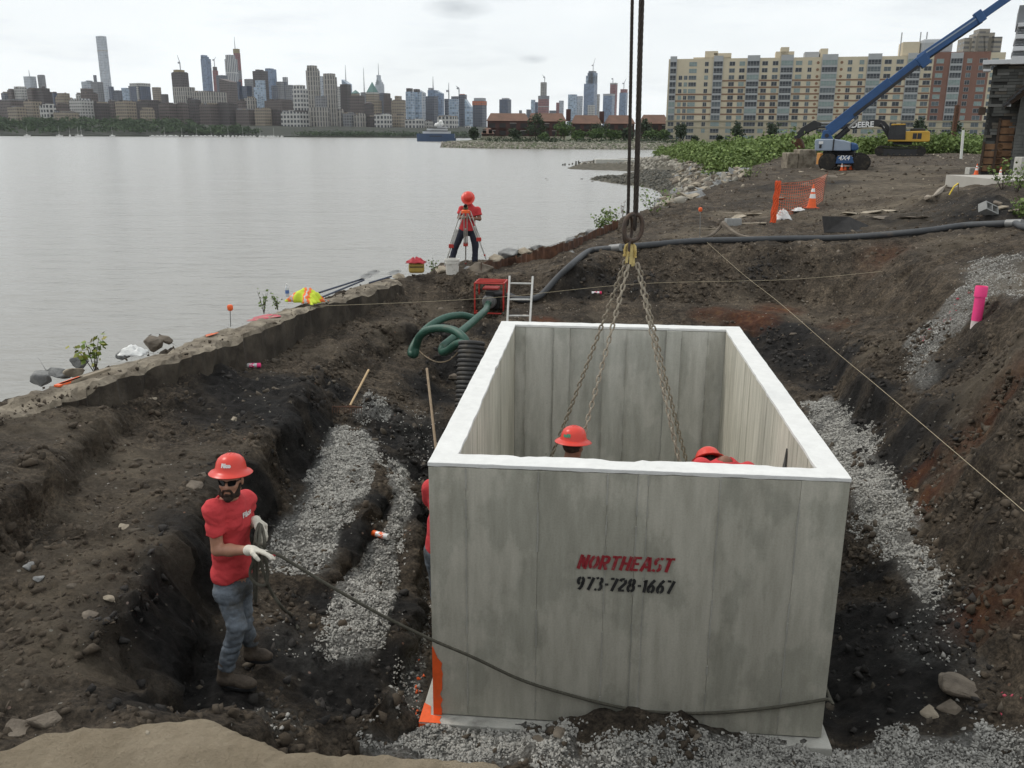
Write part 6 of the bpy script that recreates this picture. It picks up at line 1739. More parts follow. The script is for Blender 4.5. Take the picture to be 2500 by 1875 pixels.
# ------------------------------------------------------------------ hoses, pump, ladder, pipe
M_hose = mat('grey_black_hose', (.055, .058, .062), .6, .15, 6, .2, 50, dirt=((.14, .11, .08), .58, .7), dscale=3)
M_green = mat('green_ribbed_hose', (.028, .085, .060), .45, .2, 10, .2, 60, dirt=((.09, .075, .05), .54, .75), dscale=5)
M_redfr = mat('red_painted_frame', (.42, .035, .025), .45, .15, 9, dirt=((.09, .06, .045), .60, .7), dscale=8)
M_black = mat('black_plastic', (.018, .018, .019), .5, .2, 12, dirt=((.07, .055, .04), .6, .5), dscale=6)
M_steel = mat('grey_steel', (.22, .22, .215), .5, .15, 12, .1, 40, metal=.4, dirt=((.1, .08, .06), .6, .6), dscale=6)
M_alu = mat('aluminium', (.52, .51, .48), .45, .1, 12, metal=.35, dirt=((.20, .17, .13), .56, .6), dscale=9)
hp = []
for dx, dy in ((2290, 515), (2212, 497), (2190, 489), (2150, 490), (2080, 494), (2000, 504), (1900, 514), (1800, 520), (1700, 522), (1600, 524), (1500, 527), (1400, 536), (1330, 541), (1283, 546), (1262, 556), (1236, 578), (1205, 606), (1172, 640), (1150, 652), (1120, 652), (1098, 643)):
 p = hit(dx, dy); hp.append(Vector((p.x, p.y, p.z + .06)))
ho = empty('discharge_hose', hp[0], 0, 'long thick grey discharge hose along the edge above the pit', 'hose')
MB().tube([p - hp[0] for p in polyline(hp, 6)], .068, 10).build('hose', M_hose, ho, smooth=True)
for i in (2, 12):
 d = (hp[i + 1] - hp[i]).normalized()
 MB().cyl(hp[i] - d * .16 - hp[0], hp[i] + d * .16 - hp[0], .085, n=12).build('coupling', M_steel, ho, smooth=True)
pb = hitg(1061, 671)
pump = empty('water_pump', pb, R(-8), 'engine driven water pump in a red tube frame on the terrace', 'water pump')
w2, d2, hh = .30, .26, .64
fr = MB()
cs = [(-w2, -d2), (w2, -d2), (w2, d2), (-w2, d2)]
for a in cs: MB().cyl((*a, 0), (*a, hh), .017, n=8).build('frame_post', M_redfr, pump, smooth=True)
for z in (.02, hh):
 for k in range(4): MB().cyl((*cs[k], z), (*cs[(k + 1) % 4], z), .017, n=8).build('frame_rail', M_redfr, pump, smooth=True)
MB().cyl((-w2, -.06, hh), (w2, -.06, hh), .014, n=8).build('frame_rail', M_redfr, pump, smooth=True)
MB().cyl((-w2, .1, hh), (w2, .1, hh), .014, n=8).build('frame_rail', M_redfr, pump, smooth=True)
MB().box((0, .08, .2), (.36, .26, .26)).box((.05, .1, .38), (.28, .22, .10)).build('engine', M_black, pump, bevel=.02)
MB().lathe([(0, -.1), (.13, -.1), (.15, -.05), (.15, .05), (.13, .1), (0, .1)], (-.02, -.10, .24), 20, Matrix.Rotation(R(90), 3, 'X')).build('pump_housing', M_steel, pump, smooth=True)
MB().box((.0, -.12, .42), (.17, .14, .09)).cyl((.05, -.1, .40), (.27, -.1, .40), .06, n=12).build('outlet', M_black, pump, bevel=.006)
MB().box((0, .05, .50), (.34, .3, .05)).build('fuel_tank', mat('tank_red', (.3, .03, .025), .5), pump, bevel=.02)
MB().cyl((0, -.20, .26), (0, -.30, .26), .075, n=14).build('inlet_flange', M_steel, pump, smooth=True)
def hose_path(pts, yoff=None):
 out = []
 for q in pts:
  if len(q) == 3: out.append(Dp(*q))
  else: out.append(hitg(q[0], q[1], .05))
 return out
pin = pb + Matrix.Rotation(R(-8), 3, 'Z') @ Vector((0, -.3, .26))
gp1 = [pin, pin + Vector((-.03, -.2, -.05)), Dp(1047, 672, 15.9), Dp(1018, 698, 15.0), Dp(996, 716, 14.5), Dp(974, 734, 14.2), Dp(957, 748, 14.0), Dp(956, 760, 13.9), Dp(968, 757, 13.75), Dp(984, 745, 13.6), Dp(999, 742, 13.45), Dp(1008, 760, 13.4)]
gp2 = [Dp(1030, 690, 15.6), Dp(1018, 686, 15.6), Dp(995, 681, 15.5), Dp(963, 686, 15.2), Dp(932, 702, 14.9), Dp(910, 722, 14.7), Dp(893, 748, 14.5), Dp(888, 763, 14.4), Dp(896, 765, 14.3), Dp(899, 748, 14.3), Dp(908, 725, 14.2), Dp(926, 713, 14.1), Dp(952, 709, 14.0), Dp(978, 713, 13.8), Dp(996, 724, 13.6), Dp(1007, 738, 13.5), Dp(1012, 760, 13.45)]
for gp, lb in ((gp1, 'green suction hose running from the pump down to the corrugated pipe'), (gp2, 'green hose looping on the soil left of the corrugated pipe')):
 P = polyline(gp, 10)
 h = empty('suction_hose', gp[0], 0, lb, 'hose', 'green suction hoses by the pump')
 rr = [.062 + .004 * (i % 2) for i in range(len(P))]
 MB().tube([p - gp[0] for p in P], rr, 12).build('hose', M_green, h, smooth=True)
MB().tube([p for p in polyline([hitg(899, 755, .03), hitg(920, 775, .03), Dp(945, 782, 14.0), Dp(970, 778, 13.7), Dp(992, 758, 13.45)], 8)], .010, 6).build('tie_rope', mat('tan_rope', (.23, .18, .12), .9), None, smooth=True)
tag(bpy.data.objects['tie_rope'], 'thin tan rope tying the looped green hose to the corrugated pipe', 'rope')
cp_top, cp_bot = Dp(1019, 738, 13.15), Dp(1010, 900, 12.75)
cpz = (cp_top - cp_bot); L_ = cpz.length
prof = []
nr = 17
for i in range(nr):
 z = L_ * (1 - i / nr)
 prof += [(.188, z - .002), (.205, z - .022), (.205, z - .045), (.188, z - .065), (.183, z - .072), (.183, z - L_ / nr + .006)]
prof = prof[::-1] + [(.172, L_), (.172, .3)]
cpo = MB().lathe(prof, cp_bot, 32, cpz.to_track_quat('Z', 'Y').to_matrix()).build('corrugated_pipe', mat('black_corrugated_plastic', (.038, .037, .036), .55, .2, 5, dirt=((.12, .10, .075), .5, .7), dscale=4), smooth=True)
tag(cpo, 'black corrugated pipe standing upright behind the vault left corner with hoses inside', 'pipe')
# ladder
lt0, lt1, lb0, lb1 = Dp(1101, 597, 15.75), Dp(1151, 598, 15.75), Dp(1096, 694, 15.25), Dp(1145, 694, 15.25)
lad = empty('ladder', lb0, 0, 'aluminium ladder sticking out of the pit beside the pump', 'ladder')
e0, e1 = lb0 + (lb0 - lt0) * 1.1, lb1 + (lb1 - lt1) * 1.1
for a, b_ in ((lt0, e0), (lt1, e1)): MB().beam(a - lb0, b_ - lb0, .035, .06).build('rail', M_alu, lad, bevel=.004)
for k in range(7):
 s = .075 + k * .172
 MB().cyl(lt0.lerp(e0, s) - lb0, lt1.lerp(e1, s) - lb0, .017, n=8).build('rung', M_alu, lad, smooth=True)
# leaning stick and rake
M_wood = mat('weathered_wood', (.33, .25, .17), .8, .2, 4, .3, 30, stretch=(8, 8, .7))
M_handle = mat('rake_handle_wood', (.50, .35, .19), .6, .15, 4, .2, 30, stretch=(8, 8, .7))
a, b_ = Dp(922, 796, 11.3), Dp(947, 985, 10.0)
st = empty('wooden_stick', b_, 0, 'pale wooden stick leaning upright in the gap left of the vault', 'stick')
MB().cyl(a - b_, Vector((.02, -.02, -.4)), .016, .018, 8).build('stick', M_wood, st, smooth=True)
a, b_ = hitg(798, 846, .34), hitg(757, 898, .14)
rk = empty('garden_rake', b_, 0, 'steel rake with wooden handle lying on the chippings', 'rake')
MB().cyl(Vector(), a - b_, .015, .017, 8).build('handle', M_handle, rk, smooth=True)
d = Vector((a.x - b_.x, a.y - b_.y, 0)).normalized(); sx = Vector((-d.y, d.x, 0))
hd = MB().beam(sx * -.21 - d * .16 + Vector((0, 0, .03)), sx * .21 - d * .16 + Vector((0, 0, .03)), .018, .012)
hd.tube([Vector((0, 0, 0)), sx * .1 - d * .05, sx * .2 - d * .15 + Vector((0, 0, .02))], .008, 6).tube([Vector((0, 0, 0)), sx * -.1 - d * .05, sx * -.2 - d * .15 + Vector((0, 0, .02))], .008, 6)
hd.build('rake_head', M_rustpile, rk)
for k in range(13):
 s = -.2 + .4 * k / 12
 MB().beam(sx * s - d * .165 + Vector((0, 0, .035)), sx * s - d * .20 - Vector((0, 0, .05)), .007, .007).build('tine', M_rustpile, rk)
# shovels on the sea wall
M_blueh = mat('blue_black_fibreglass', (.035, .045, .075), .5, .3, 7)
for k, (p0, p1, lb) in enumerate((((676, 650), (786, 605), 'long handled shovel nearest the safety vest on the sea wall'), ((690, 632), (800, 597), 'long handled shovel on the river side of the sea wall'), ((798, 611), (845, 597), 'short blue handled shovel right of the long shovels'))):
 z = 1.93
 a, b_ = Zp(*p0, z), Zp(*p1, z + .02)
 t = empty('shovel', a, 0, lb, 'shovel', 'shovels lying on the sea wall')
 d = (b_ - a); dn = d.normalized(); sx = Vector((-dn.y, dn.x, 0))
 MB().cyl(Vector((0, 0, 0)), d, .018, n=8).build('handle', M_blueh, t, smooth=True)
 vs, fs = [], []
 for i in range(7):
  s = i / 6; wv = .11 * (1 - max(0, s - .6) ** 2 * 5.5)
  for j in range(5):
   q = (j / 4 - .5) * 2
   vs.append(d + dn * (.02 + .28 * s) + sx * wv * q + Vector((0, 0, .02 + .03 * q * q + .03 * s)))
 for i in range(6):
  for j in range(4): fs.append((i * 5 + j, i * 5 + j + 1, i * 5 + j + 6, i * 5 + j + 5))
 o = MB().add(vs, fs).build('blade', M_steel, t, smooth=True)
 so = o.modifiers.new('thick', 'SOLIDIFY'); so.thickness = .004
# spray cans
def spray_can(dx, dy, ang, capcol, bodycol, label):
 p = hitg(dx, dy, .035)
 t = empty('spray_can', p, ang, label, 'spray can', 'marking paint cans')
 Mx = Matrix.Rotation(R(90), 3, 'Y')
 MB().lathe([(.0, -.10), (.030, -.10), (.033, -.094), (.033, .06), (.030, .072), (0, .072)], (0, 0, 0), 18, Mx).build('can', mat('can_body', bodycol, .35, .05, 9, metal=.2), t, smooth=True)
 MB().lathe([(.0335, -.05), (.0338, -.05), (.0338, .02), (.0335, .02)], (0, 0, 0), 18, Mx).build('label_band', mat('can_label', capcol, .4, .1, 40, col2=(.8, .8, .8), thr=(.5, .53)), t, smooth=True)
 MB().lathe([(.034, .058), (.034, .105), (.030, .11), (0, .11)], (0, 0, 0), 18, Mx).build('cap', mat('can_cap', capcol, .4, .05), t, smooth=True)
spray_can(547, 795, R(6), (.80, .045, .20), (.6, .6, .6), 'pink marking spray can lying on the terrace left of the black soil')
spray_can(1288, 637, R(8), (.62, .03, .11), (.7, .7, .7), 'white and pink spray can lying below the far face of the pit')
spray_can(823, 1162, R(150), (.85, .13, .02), (.75, .74, .72), 'orange capped spray can lying on the chippings near the rope man')
# bucket, yellow case with red bag
p = Zp(977, 592, 1.74)
bk = empty('plastic_bucket', p, 0, 'white paint smeared plastic bucket at the foot of the tripod', 'bucket')
MB().lathe([(0, .0), (.135, 0), (.15, .24), (.163, .24), (.163, .262), (.152, .262), (.154, .30), (.165, .30), (.165, .33), (.150, .33), (.132, .02), (0, .02)], (0, 0, 0), 26).build('pail', mat('white_bucket', (.62, .60, .55), .5, .1, 6, dirt=((.20, .17, .13), .54, .7), dscale=9), bk, smooth=True)
MB().tube([(.165 * math.cos(R(a)), -.165 * abs(math.sin(R(a))) * .6, .28 - .16 * math.sin(R(a))) for a in range(0, 181, 15)], .005, 6).build('bail', M_steel, bk, smooth=True)
p = Zp(900, 590, 1.74)
cs_ = empty('tool_case', p, R(5), 'yellow hard case standing on the soil, red bag on it', 'case')
MB().box((0, 0, .12), (.34, .22, .22)).build('case_body', mat('yellow_case', (.38, .26, .06), .55, .15, 8, dirt=((.12, .09, .06), .56, .6), dscale=9), cs_, bevel=.05)
MB().box((0, -.113, .15), (.30, .01, .02)).build('case_seam', M_black, cs_)
# grade stakes with orange caps
M_or = mat('orange_plastic', (.80, .13, .03), .5, .1, 12)
for (bx, by, tx, ty, yy, lb) in ((497, 692, 497, 664, None, 'steel pin with orange ball cap standing on the sea wall'), (1512, 520, 1513, 452, None, 'tall steel pin with orange cap behind the grey hose')):
 bp_ = Zp(bx, by, 1.9) if bx < 600 else hitg(bx, by)
 top = Dp(tx, ty, bp_.y)
 t = empty('grade_pin', bp_, 0, lb, 'survey pin', 'survey pins with orange caps')
 MB().cyl(Vector((0, 0, -.1)), top - bp_, .007, n=6).build('rod', M_steel, t)
 rr = .045
 MB().lathe([(0, -.05), (.03, -.05), (rr, -.02), (rr, .02), (.03, .04), (0, .045)], top - bp_, 12).build('cap', M_or, t, smooth=True)
# string lines
M_str = mat('mason_string', (.42, .36, .25), .9, .2, 30)
def string(pts, label, r=.0035):
 t = MB().tube(polyline(pts, 8), r, 5).build('string_line', M_str, smooth=True)
 tag(t, label, 'string', 'string lines over the excavation')
string([Zp(690, 661, 1.9), Dp(890, 653, 16.4), Dp(1090, 641, 16.8), Dp(1380, 613, 17.6), Dp(1700, 604, 17.6), hitg(1905, 592, .06)], 'string line stretched across the pit from the sea wall past the pump')
string([hitg(1513, 520, .1), Dp(1600, 588, 17.5), Dp(1685, 655, 14.5), Dp(1800, 755, 11.6), Dp(1893, 832, 9.8), Dp(2040, 957, 7.9), Dp(2240, 1128, 6.2)], 'pale string line running from the tall survey pin down over the right trench', .0028)
# pink standpipe
p0, p1 = hitg(2108, 700, -.15), None
p1 = Dp(2121, 618, p0.y + .02)
sp_ = empty('standpipe', p0, 0, 'bright pink painted plastic standpipe sticking out of the right bank', 'standpipe')
M_pink = mat('pink_spray_paint', (.86, .06, .24), .5, .08, 6, dirt=((.75, .50, .52), .64, .5), dscale=4)
ax = (p1 - p0); L2 = ax.length
Q = ax.to_track_quat('Z', 'Y').to_matrix()
MB().lathe([(.068, 0), (.068, L2 * .30)], (0, 0, 0), 24, Q).build('bare_pipe', mat('white_pipe', (.66, .58, .56), .5, .1, 8, dirt=((.3, .22, .2), .5, .5), dscale=9), sp_, smooth=True)
MB().lathe([(.0695, L2 * .29), (.0695, L2 * .80), (.060, L2 * .8)], (0, 0, 0), 24, Q).build('painted_pipe', M_pink, sp_, smooth=True)
MB().lathe([(.070, L2 * .78), (.083, L2 * .785), (.084, L2 * .97), (.078, L2 * 1.0), (.072, L2 * 1.0), (.070, L2 * .9), (0, L2 * .9)], (0, 0, 0), 24, Q).build('pipe_collar', M_pink, sp_, smooth=True)
# orange fence roll and netting, cones
def net(P00, P10, P01, P11, nu, nv, sag, name, parent, r=.004):
 mb = MB()
 def pt(u, v):
  a = P00.lerp(P10, u); b_ = P01.lerp(P11, u); p = a.lerp(b_, v)
  p = p + Vector((0, .10 * math.sin(u * 7 + v * 3), -sag * 4 * u * (1 - u) * (.4 + .8 * v)))
  return p
 for i in range(nu + 1): mb.tube([pt(i / nu, v / 6) for v in range(7)], r, 3, cap=False)
 for j in range(nv + 1): mb.tube([pt(u / 12, j / nv) for u in range(13)], r * 1.5, 3, cap=False)
 return mb.build(name, M_or, parent, fix=False)
fb = hitg(1669, 481)
ft = Dp(1682, 391, fb.y)
fc = empty('safety_fence', fb, 0, 'orange plastic safety netting rolled on a post and sagging to the right', 'safety fence')
rl = MB()
for k in range(7):
 rl.tube([Vector((.055 * math.cos(k * .9 + z * 5) * (1 + .25 * math.sin(z * 23 + k)), .055 * math.sin(k * .9 + z * 5), 0)) + (ft - fb) * z for z in np.linspace(0, 1, 26)], .026, 5)
rl.build('netting_roll', mat('orange_netting', (.72, .10, .025), .6, .35, 30, .8, 50), fc)
MB().cyl(Vector(), (ft - fb) * .98, .02, n=6).build('post', M_rustpile, fc)
e0, e1 = hitg(1782, 425, .75), hitg(1775, 440, .0)
tag(net(ft - fb + Vector((.05, 0, -.05)), e0 - fb, Vector((.05, 0, .25)), e1 - fb + Vector((0, 0, .12)), 26, 12, .22, 'netting', fc), kind='stuff')
MB().cyl(e1 - fb - Vector((0, 0, .1)), e0 - fb + Vector((.02, 0, .08)), .014, n=6).build('post', M_rustpile, fc)
def rag(name, p, w, h, seed, mt, label, cat):
 r = np.random.default_rng(seed); n = 13
 vs = []
 for j in range(n):
  for i in range(n):
   x, y = (i / (n - 1) - .5) * w, (j / (n - 1) - .5) * w * .8
   q = max(0, 1 - (2 * x / w) ** 2) * max(0, 1 - (2.5 * y / w) ** 2)
   vs.append((x * (1 + .1 * r.normal()), y, h * q * (.7 + .5 * abs(math.sin(i * 1.3 + seed) * math.cos(j * 1.7))) + r.normal() * h * .05))
 fs = [(j * n + i, j * n + i + 1, (j + 1) * n + i + 1, (j + 1) * n + i) for j in range(n - 1) for i in range(n - 1)]
 o = MB().add(vs, fs).build(name, mt, None, smooth=True, loc=p)
 so = o.modifiers.new('thick', 'SOLIDIFY'); so.thickness = .006
 return tag(o, label, cat)
M_wbag = mat('white_plastic_bag', (.70, .70, .68), .5, .1, 9, .6, 18)
rag('plastic_bag', hitg(1690, 474), .42, .28, 3, M_wbag, 'crumpled white sack at the foot of the orange fence roll', 'bag')
rag('plastic_bag', hitg(1725, 455), .35, .10, 4, M_wbag, 'flat white sack caught under the sagging orange netting', 'bag')
rag('plastic_bag', Zp(288, 764, 1.75), .34, .12, 5, M_wbag, 'crumpled white bag on the boulder beyond the sea wall', 'bag')
rag('red_bag', cs_.location + Vector((0, -.01, .232)), .40, .12, 6, mat('red_nylon', (.36, .018, .030), .6, .2, 12, .4, 25), 'dark red cloth bag lying on the yellow case', 'bag')
def cone_proto(h, label, group):
 t = empty('traffic_cone', (0, 0, 0), 0, label, 'traffic cone', group)
 M_white = mat('cone_collar_white', (.75, .75, .73), .5, .05)
 r = lambda z: .017 * h / .7 + (h - z) / h * .125 * h / .7
 MB().box((0, 0, .018), (.36 * h / .7, .36 * h / .7, .03)).build('base', mat('cone_base', (.5, .09, .03), .7, .2, 9), t, bevel=.01)
 MB().lathe([(r(.03), .03), (r(h * .99), h * .99), (0, h)], (0, 0, 0), 20).build('shell', M_or, t, smooth=True)
 for a, b_ in ((.42, .60), (.68, .82)):
  MB().lathe([(r(a * h) + .003, a * h), (r(b_ * h) + .003, b_ * h)], (0, 0, 0), 20).build('collar', M_white, t, smooth=True)
 return t
cg = 'orange traffic cones'
c0 = cone_proto(.71, 'orange cone with two white bands before the sagging netting', cg); c0.location = hitg(1753, 450)
for dx, dy, lb, tilt in ((1818, 369, 'orange cone before the boom lift, left of the three', .06), (1825, 368, 'orange cone before the boom lift, middle of the three', -.05), (1838, 367, 'white banded cone before the boom lift, right of the three', 0), (2108, 378, 'banded cone left of the yellow pipe by the stone building', 0), (2158, 390, 'banded cone right of the yellow pipe by the stone building', .1)):
 c = copy_tree(c0); c['label'] = lb; c.scale = (.62,) * 3; c.location = hitg(dx, dy); c.rotation_euler = (0, tilt, random.uniform(0, 3))
# concrete masonry blocks and odds and ends
def cmu(loc, rot, label):
 t = MB()
 L, Wd, Hh, th = .40, .20, .20, .03
 t.box((0, -Wd / 2 + th / 2, 0), (L, th, Hh)).box((0, Wd / 2 - th / 2, 0), (L, th, Hh))
 for x in (-L / 2 + th / 2, 0, L / 2 - th / 2): t.box((x, 0, 0), (th, Wd - 2 * th, Hh))
 o = t.build('cinder_block', M_cmu, None, bevel=.004, fix=False, loc=loc, rot=rot)
 return tag(o, label, 'cinder block', 'grey masonry blocks')
q = hitg(2133, 466, .13); cmu(q, (R(62), R(20), R(20)), 'hollow grey masonry block tipped on end on the right mound')
q = hitg(1583, 487, .08); cmu(q, (0, 0, R(5)), 'small grey masonry block on the soil beside a plank')
M_plankw = mat('grey_plank', (.26, .22, .165), .9, .2, 3, .4, 30)
for k, (x0, y0, x1, y1, lb) in enumerate(((1592, 486, 1655, 484, 'weathered board lying right of the small masonry block'), (1510, 496, 1550, 497, 'short pale lath lying left of the tall survey pin'), (2180, 458, 2205, 455, 'pale lath on the right mound'), (2145, 455, 2172, 448, 'tan slab lying on the right mound beside the tipped block'), (130, 832, 235, 797, 'thin dark board lying on the sea wall with orange end'))):
 a, b_ = (hitg(x0, y0, .03), hitg(x1, y1, .03)) if k < 4 else (Zp(x0, y0, 1.97), Zp(x1, y1, 1.97))
 tag(MB().beam(a, b_, .22 if k in (0, 3) else .06, .03).build('board', M_plankw, bevel=.004), lb, 'board', 'loose boards and laths')
a = Zp(122, 834, 1.975); b_ = Zp(175, 815, 1.975)
tag(MB().beam(a, b_, .07, .02).build('orange_lath', M_or), 'orange painted lath on the sea wall at far left', 'lath')
# torn black fabric and bent timber behind the hose
M_fab = mat('black_fabric', (.030, .028, .027), .85, .3, 8, .4, 30)
q = hitg(1842, 505)
vs = [Vector((-.65, 0, .02)), Vector((.0, .1, .02)), Vector((.75, .15, .04)), Vector((-.70, .1, .38)), Vector((.05, .5, .34)), Vector((.6, .6, .12))]
o = MB().add([v + q for v in vs], [(0, 1, 4, 3), (1, 2, 5, 4)]).build('torn_sheet', M_fab)
so = o.modifiers.new('thick', 'SOLIDIFY'); so.thickness = .015
tag(o, 'torn black sheet standing up from the soil behind the grey hose', 'sheet')
P = polyline([hitg(1488, 521, .06), hitg(1530, 516, .06), hitg(1552, 508, .16), hitg(1560, 506, .26), hitg(1568, 508, .2), hitg(1600, 515, .06), hitg(1650, 520, .05)], 5)
tag(MB().tube(P, [.035 + .03 * math.exp(-((i - 18) / 5) ** 2) for i in range(len(P))], 6).build('driftwood', M_brown), 'dark bent driftwood root lying behind the hose', 'driftwood')
P = polyline([hitg(2000, 432, .05), hitg(2020, 425, .06), hitg(2045, 405, .1), hitg(2068, 392, .08)], 6)
tag(MB().tube(P, [.05 + .03 * math.sin(i) for i in range(len(P))], 6).build('fabric_strip', mat('pale_geotextile', (.30, .26, .21), .9, .2, 8, .5, 20)), 'pale twisted strip of fabric on the haul road', 'fabric strip')
# steel post before the flats, white pole, wooden stake with yellow ribbon
b0 = hitg(2076, 343); t0 = Dp(2081, 281, b0.y)
tag(MB().cyl(b0 - Vector((0, 0, .2)), t0, .085, n=14).build('white_pole', mat('white_plastic_pole', (.68, .68, .63), .5, .06)), 'tall white pole standing on the soil right of the excavator', 'pole')
b0 = hitg(2071, 425); tk = Dp(2070, 396, b0.y)
stk = empty('wooden_stake', b0, 0, 'thin wooden stake with yellow ribbon near the right mound', 'stake')
MB().beam(Vector((0, 0, -.1)), tk - b0, .03, .02).build('stake', M_brown, stk)
MB().tube([tk - b0, tk - b0 + Vector((-.10, 0, -.08)), tk - b0 + Vector((-.2, 0, -.30))], .02, 5).build('ribbon', mat('yellow_ribbon', (.75, .55, .06), .6), stk)
# water bottle
q = Zp(621, 641, 1.9)
bt = empty('water_bottle', q, 0, 'clear plastic water bottle with blue label on the sea wall', 'water bottle')
MB().lathe([(0, 0), (.033, 0), (.034, .15), (.026, .18), (.013, .20), (.013, .215), (0, .215)], (0, 0, 0), 14).build('bottle', mat('bottle_plastic', (.55, .58, .60), .15, .05), bt, smooth=True)
MB().lathe([(.0345, .06), (.0345, .12)], (0, 0, 0), 14).build('bottle_label', mat('blue_label', (.08, .16, .40), .5), bt, smooth=True)
MB().cyl((0, 0, .213), (0, 0, .232), .015, n=10).build('bottle_cap', mat('white_cap', (.8, .8, .8), .4), bt, smooth=True)
# hi-vis vest heap
def vest():
 q = Zp(662, 650, 1.90); r = np.random.default_rng(4); n = 30
 vs, mi = [], []
 for j in range(n):
  for i in range(n):
   x, y = (i / (n - 1) - .5) * .66, (j / (n - 1) - .5) * .46
   e = max(0, 1 - (2 * x / .66) ** 4) * max(0, 1 - (2 * y / .46) ** 4)
   h = .20 * e * (.55 + .45 * math.cos((x + .05) * 5.5)) + .035 * e * float(fbm(np.array(x * 9), np.array(y * 9), sc=1, oc=3, seed=5)) * 2
   vs.append((x * (.9 + .1 * math.sin(j)), y * (.9 + .12 * math.sin(i * .7)), max(.0, h)))
 mb = MB()
 fs = []
 mb.v = vs
 for j in range(n - 1):
  for i in range(n - 1):
   mb.f.append((j * n + i, j * n + i + 1, (j + 1) * n + i + 1, (j + 1) * n + i))
   s = (i + .35 * j) % 15
   mb.mi.append(1 if (3 < s < 5.2 or 7.0 < s < 9.2) else (2 if 5.2 <= s <= 7.0 else 0))
 o = mb.build('safety_vest', [mat('lime_vest', (.52, .62, .04), .7, .1, 8), mat('orange_tape', (.80, .17, .04), .7, .1, 8), mat('silver_tape', (.45, .45, .44), .5, .1, 8)], None, smooth=True, loc=q, rot=(0, 0, R(-28)))
 so = o.modifiers.new('thick', 'SOLIDIFY'); so.thickness = .008
 tag(o, 'crumpled lime and orange safety vest thrown on the sea wall', 'safety vest')
vest()
for k, (dx, dy, px, lb) in enumerate(((1842, 462, 70, 'pale broken sandstone slab on the haul road, left end of the row'), (1880, 458, 84, 'largest pale sandstone slab in the middle of the haul road'), (1918, 455, 60, 'pale slab right of the largest sandstone slab'), (1955, 470, 60, 'brown grey slab right of the pale sandstone slabs'), (1988, 468, 52, 'rightmost of the flat slabs on the haul road'), (1905, 470, 56, 'low slab in front of the pale sandstone slabs'), (1632, 464, 70, 'wide flat pale slab under the orange fence roll'), (1590, 470, 60, 'flat pale slab left of the orange fence roll'), (1683, 430, 34, 'dark concrete lump left of the orange netting'), (1788, 386, 50, 'dark earth heap left of the small cones'), (1740, 400, 40, 'low earth lump behind the orange netting'), (2155, 440, 44, 'dark lump on the right mound above the tipped block'))):
 q = hitg(dx, dy); dep = q.y * _cp - (q.z - CZ) * _sp
 boulder('broken_slab' if k < 8 else 'earth_lump', q, px * dep / 1923.6, .10 if k < 8 else .35, 700 + k, M_tan if k < 3 or 5 < k < 8 else M_brown, lb, 'broken slabs and lumps on the haul road', .7, 'slab' if k < 8 else 'lump')
# ------------------------------------------------------------------ boom lift
M_bblue = mat('blue_machine_paint', (.028, .085, .215), .45, .12, 3, dirt=((.07, .065, .06), .60, .5), dscale=2)
M_bgrey = mat('grey_machine_paint', (.29, .345, .42), .45, .06, 2, dirt=((.2, .19, .17), .62, .4), dscale=2)
M_mach = mat('dark_machine_steel', (.030, .030, .032), .6, .2, 4, dirt=((.08, .065, .05), .6, .5), dscale=3)
M_tyre = mat('muddy_tyre', (.026, .024, .022), .9, .2, 5, dirt=((.085, .068, .05), .5, .8), dscale=4)
M_yel = mat('yellow_machine_paint', (.52, .31, .045), .45, .08, 2, dirt=((.12, .09, .06), .62, .5), dscale=2.5)
M_orim = mat('orange_painted_steel', (.46, .20, .04), .55, .12, 2, dirt=((.12, .09, .06), .55, .5), dscale=3)
M_wtxt = mat('white_lettering', (.75, .75, .74), .6, .03)
LYd = 46.0
def LP(x, y, dz=0):
 p = Dp(x, y, LYd + dz); return p
lbase = LP(1813, 357); lbase.z = g(lbase.x, LYd) - .03
lift = empty('boom_lift', lbase, 0, 'blue and grey boom lift with its long blue boom raised across the sky', 'boom lift')
lift.rotation_euler[2], J = sight_plane(lbase)
# chassis and wheels
MB().box2(J(1806, 340, -1.2), J(1842, 352, 1.1)).build('chassis', M_bblue, lift, bevel=.08)
MB().prism([J(1809, 337, -1.32), J(1839, 336, -1.32), J(1845, 352, -1.32), J(1805, 353, -1.32)], None, (0, .06, 0)).build('chassis_panel', M_bblue, lift)
letters('panel_lettering', '4X4', .30, J(1823, 341.5, -1.35), (1, 0, 0), (0, 0, 1), M_wtxt, lift, shear=.2, bold=.008)
def wheel(c, r, wd, rim):
 M90 = Matrix.Rotation(R(90), 3, 'X')
 w = MB().lathe([(r * .55, -wd / 2), (r * .93, -wd / 2), (r, -wd * .36), (r, wd * .36), (r * .93, wd / 2), (r * .55, wd / 2)], c, 28, M90)
 o = w.build('wheel', M_tyre, lift, smooth=False)
 tl = MB()
 for k in range(20):
  a = 2 * math.pi * k / 20
  for s in (-1, 1): tl.box(Vector(c) + Vector((math.cos(a + s * .08) * r, s * wd * .22, math.sin(a + s * .08) * r)), (.10, wd * .44, .09), M=Matrix.Rotation(-a, 3, 'Y'))
 tag(tl.build('tread', M_tyre, o), kind='stuff')
 MB().lathe([(0, -wd * .40), (r * .3, -wd * .42), (r * .55, -wd * .46), (r * .56, wd * .46), (0, wd * .4)], c, 20, M90).build('rim', rim, o, smooth=True)
rW = .39
zw = rW - .04
for x, dz in ((1788, -1.0), (1860, -1.0), (1793, 1.3), (1855, 1.3)):
 p = J(x, 350, dz); wheel((p.x, dz, zw), rW, .42, M_orim if x < 1800 else M_mach)
for dz in (-1.0, 1.3): MB().cyl(Vector((J(1791, 350, dz).x, dz, zw)), Vector((J(1856, 350, dz).x, dz, zw)), .12, n=10).build('axle', M_mach, lift)
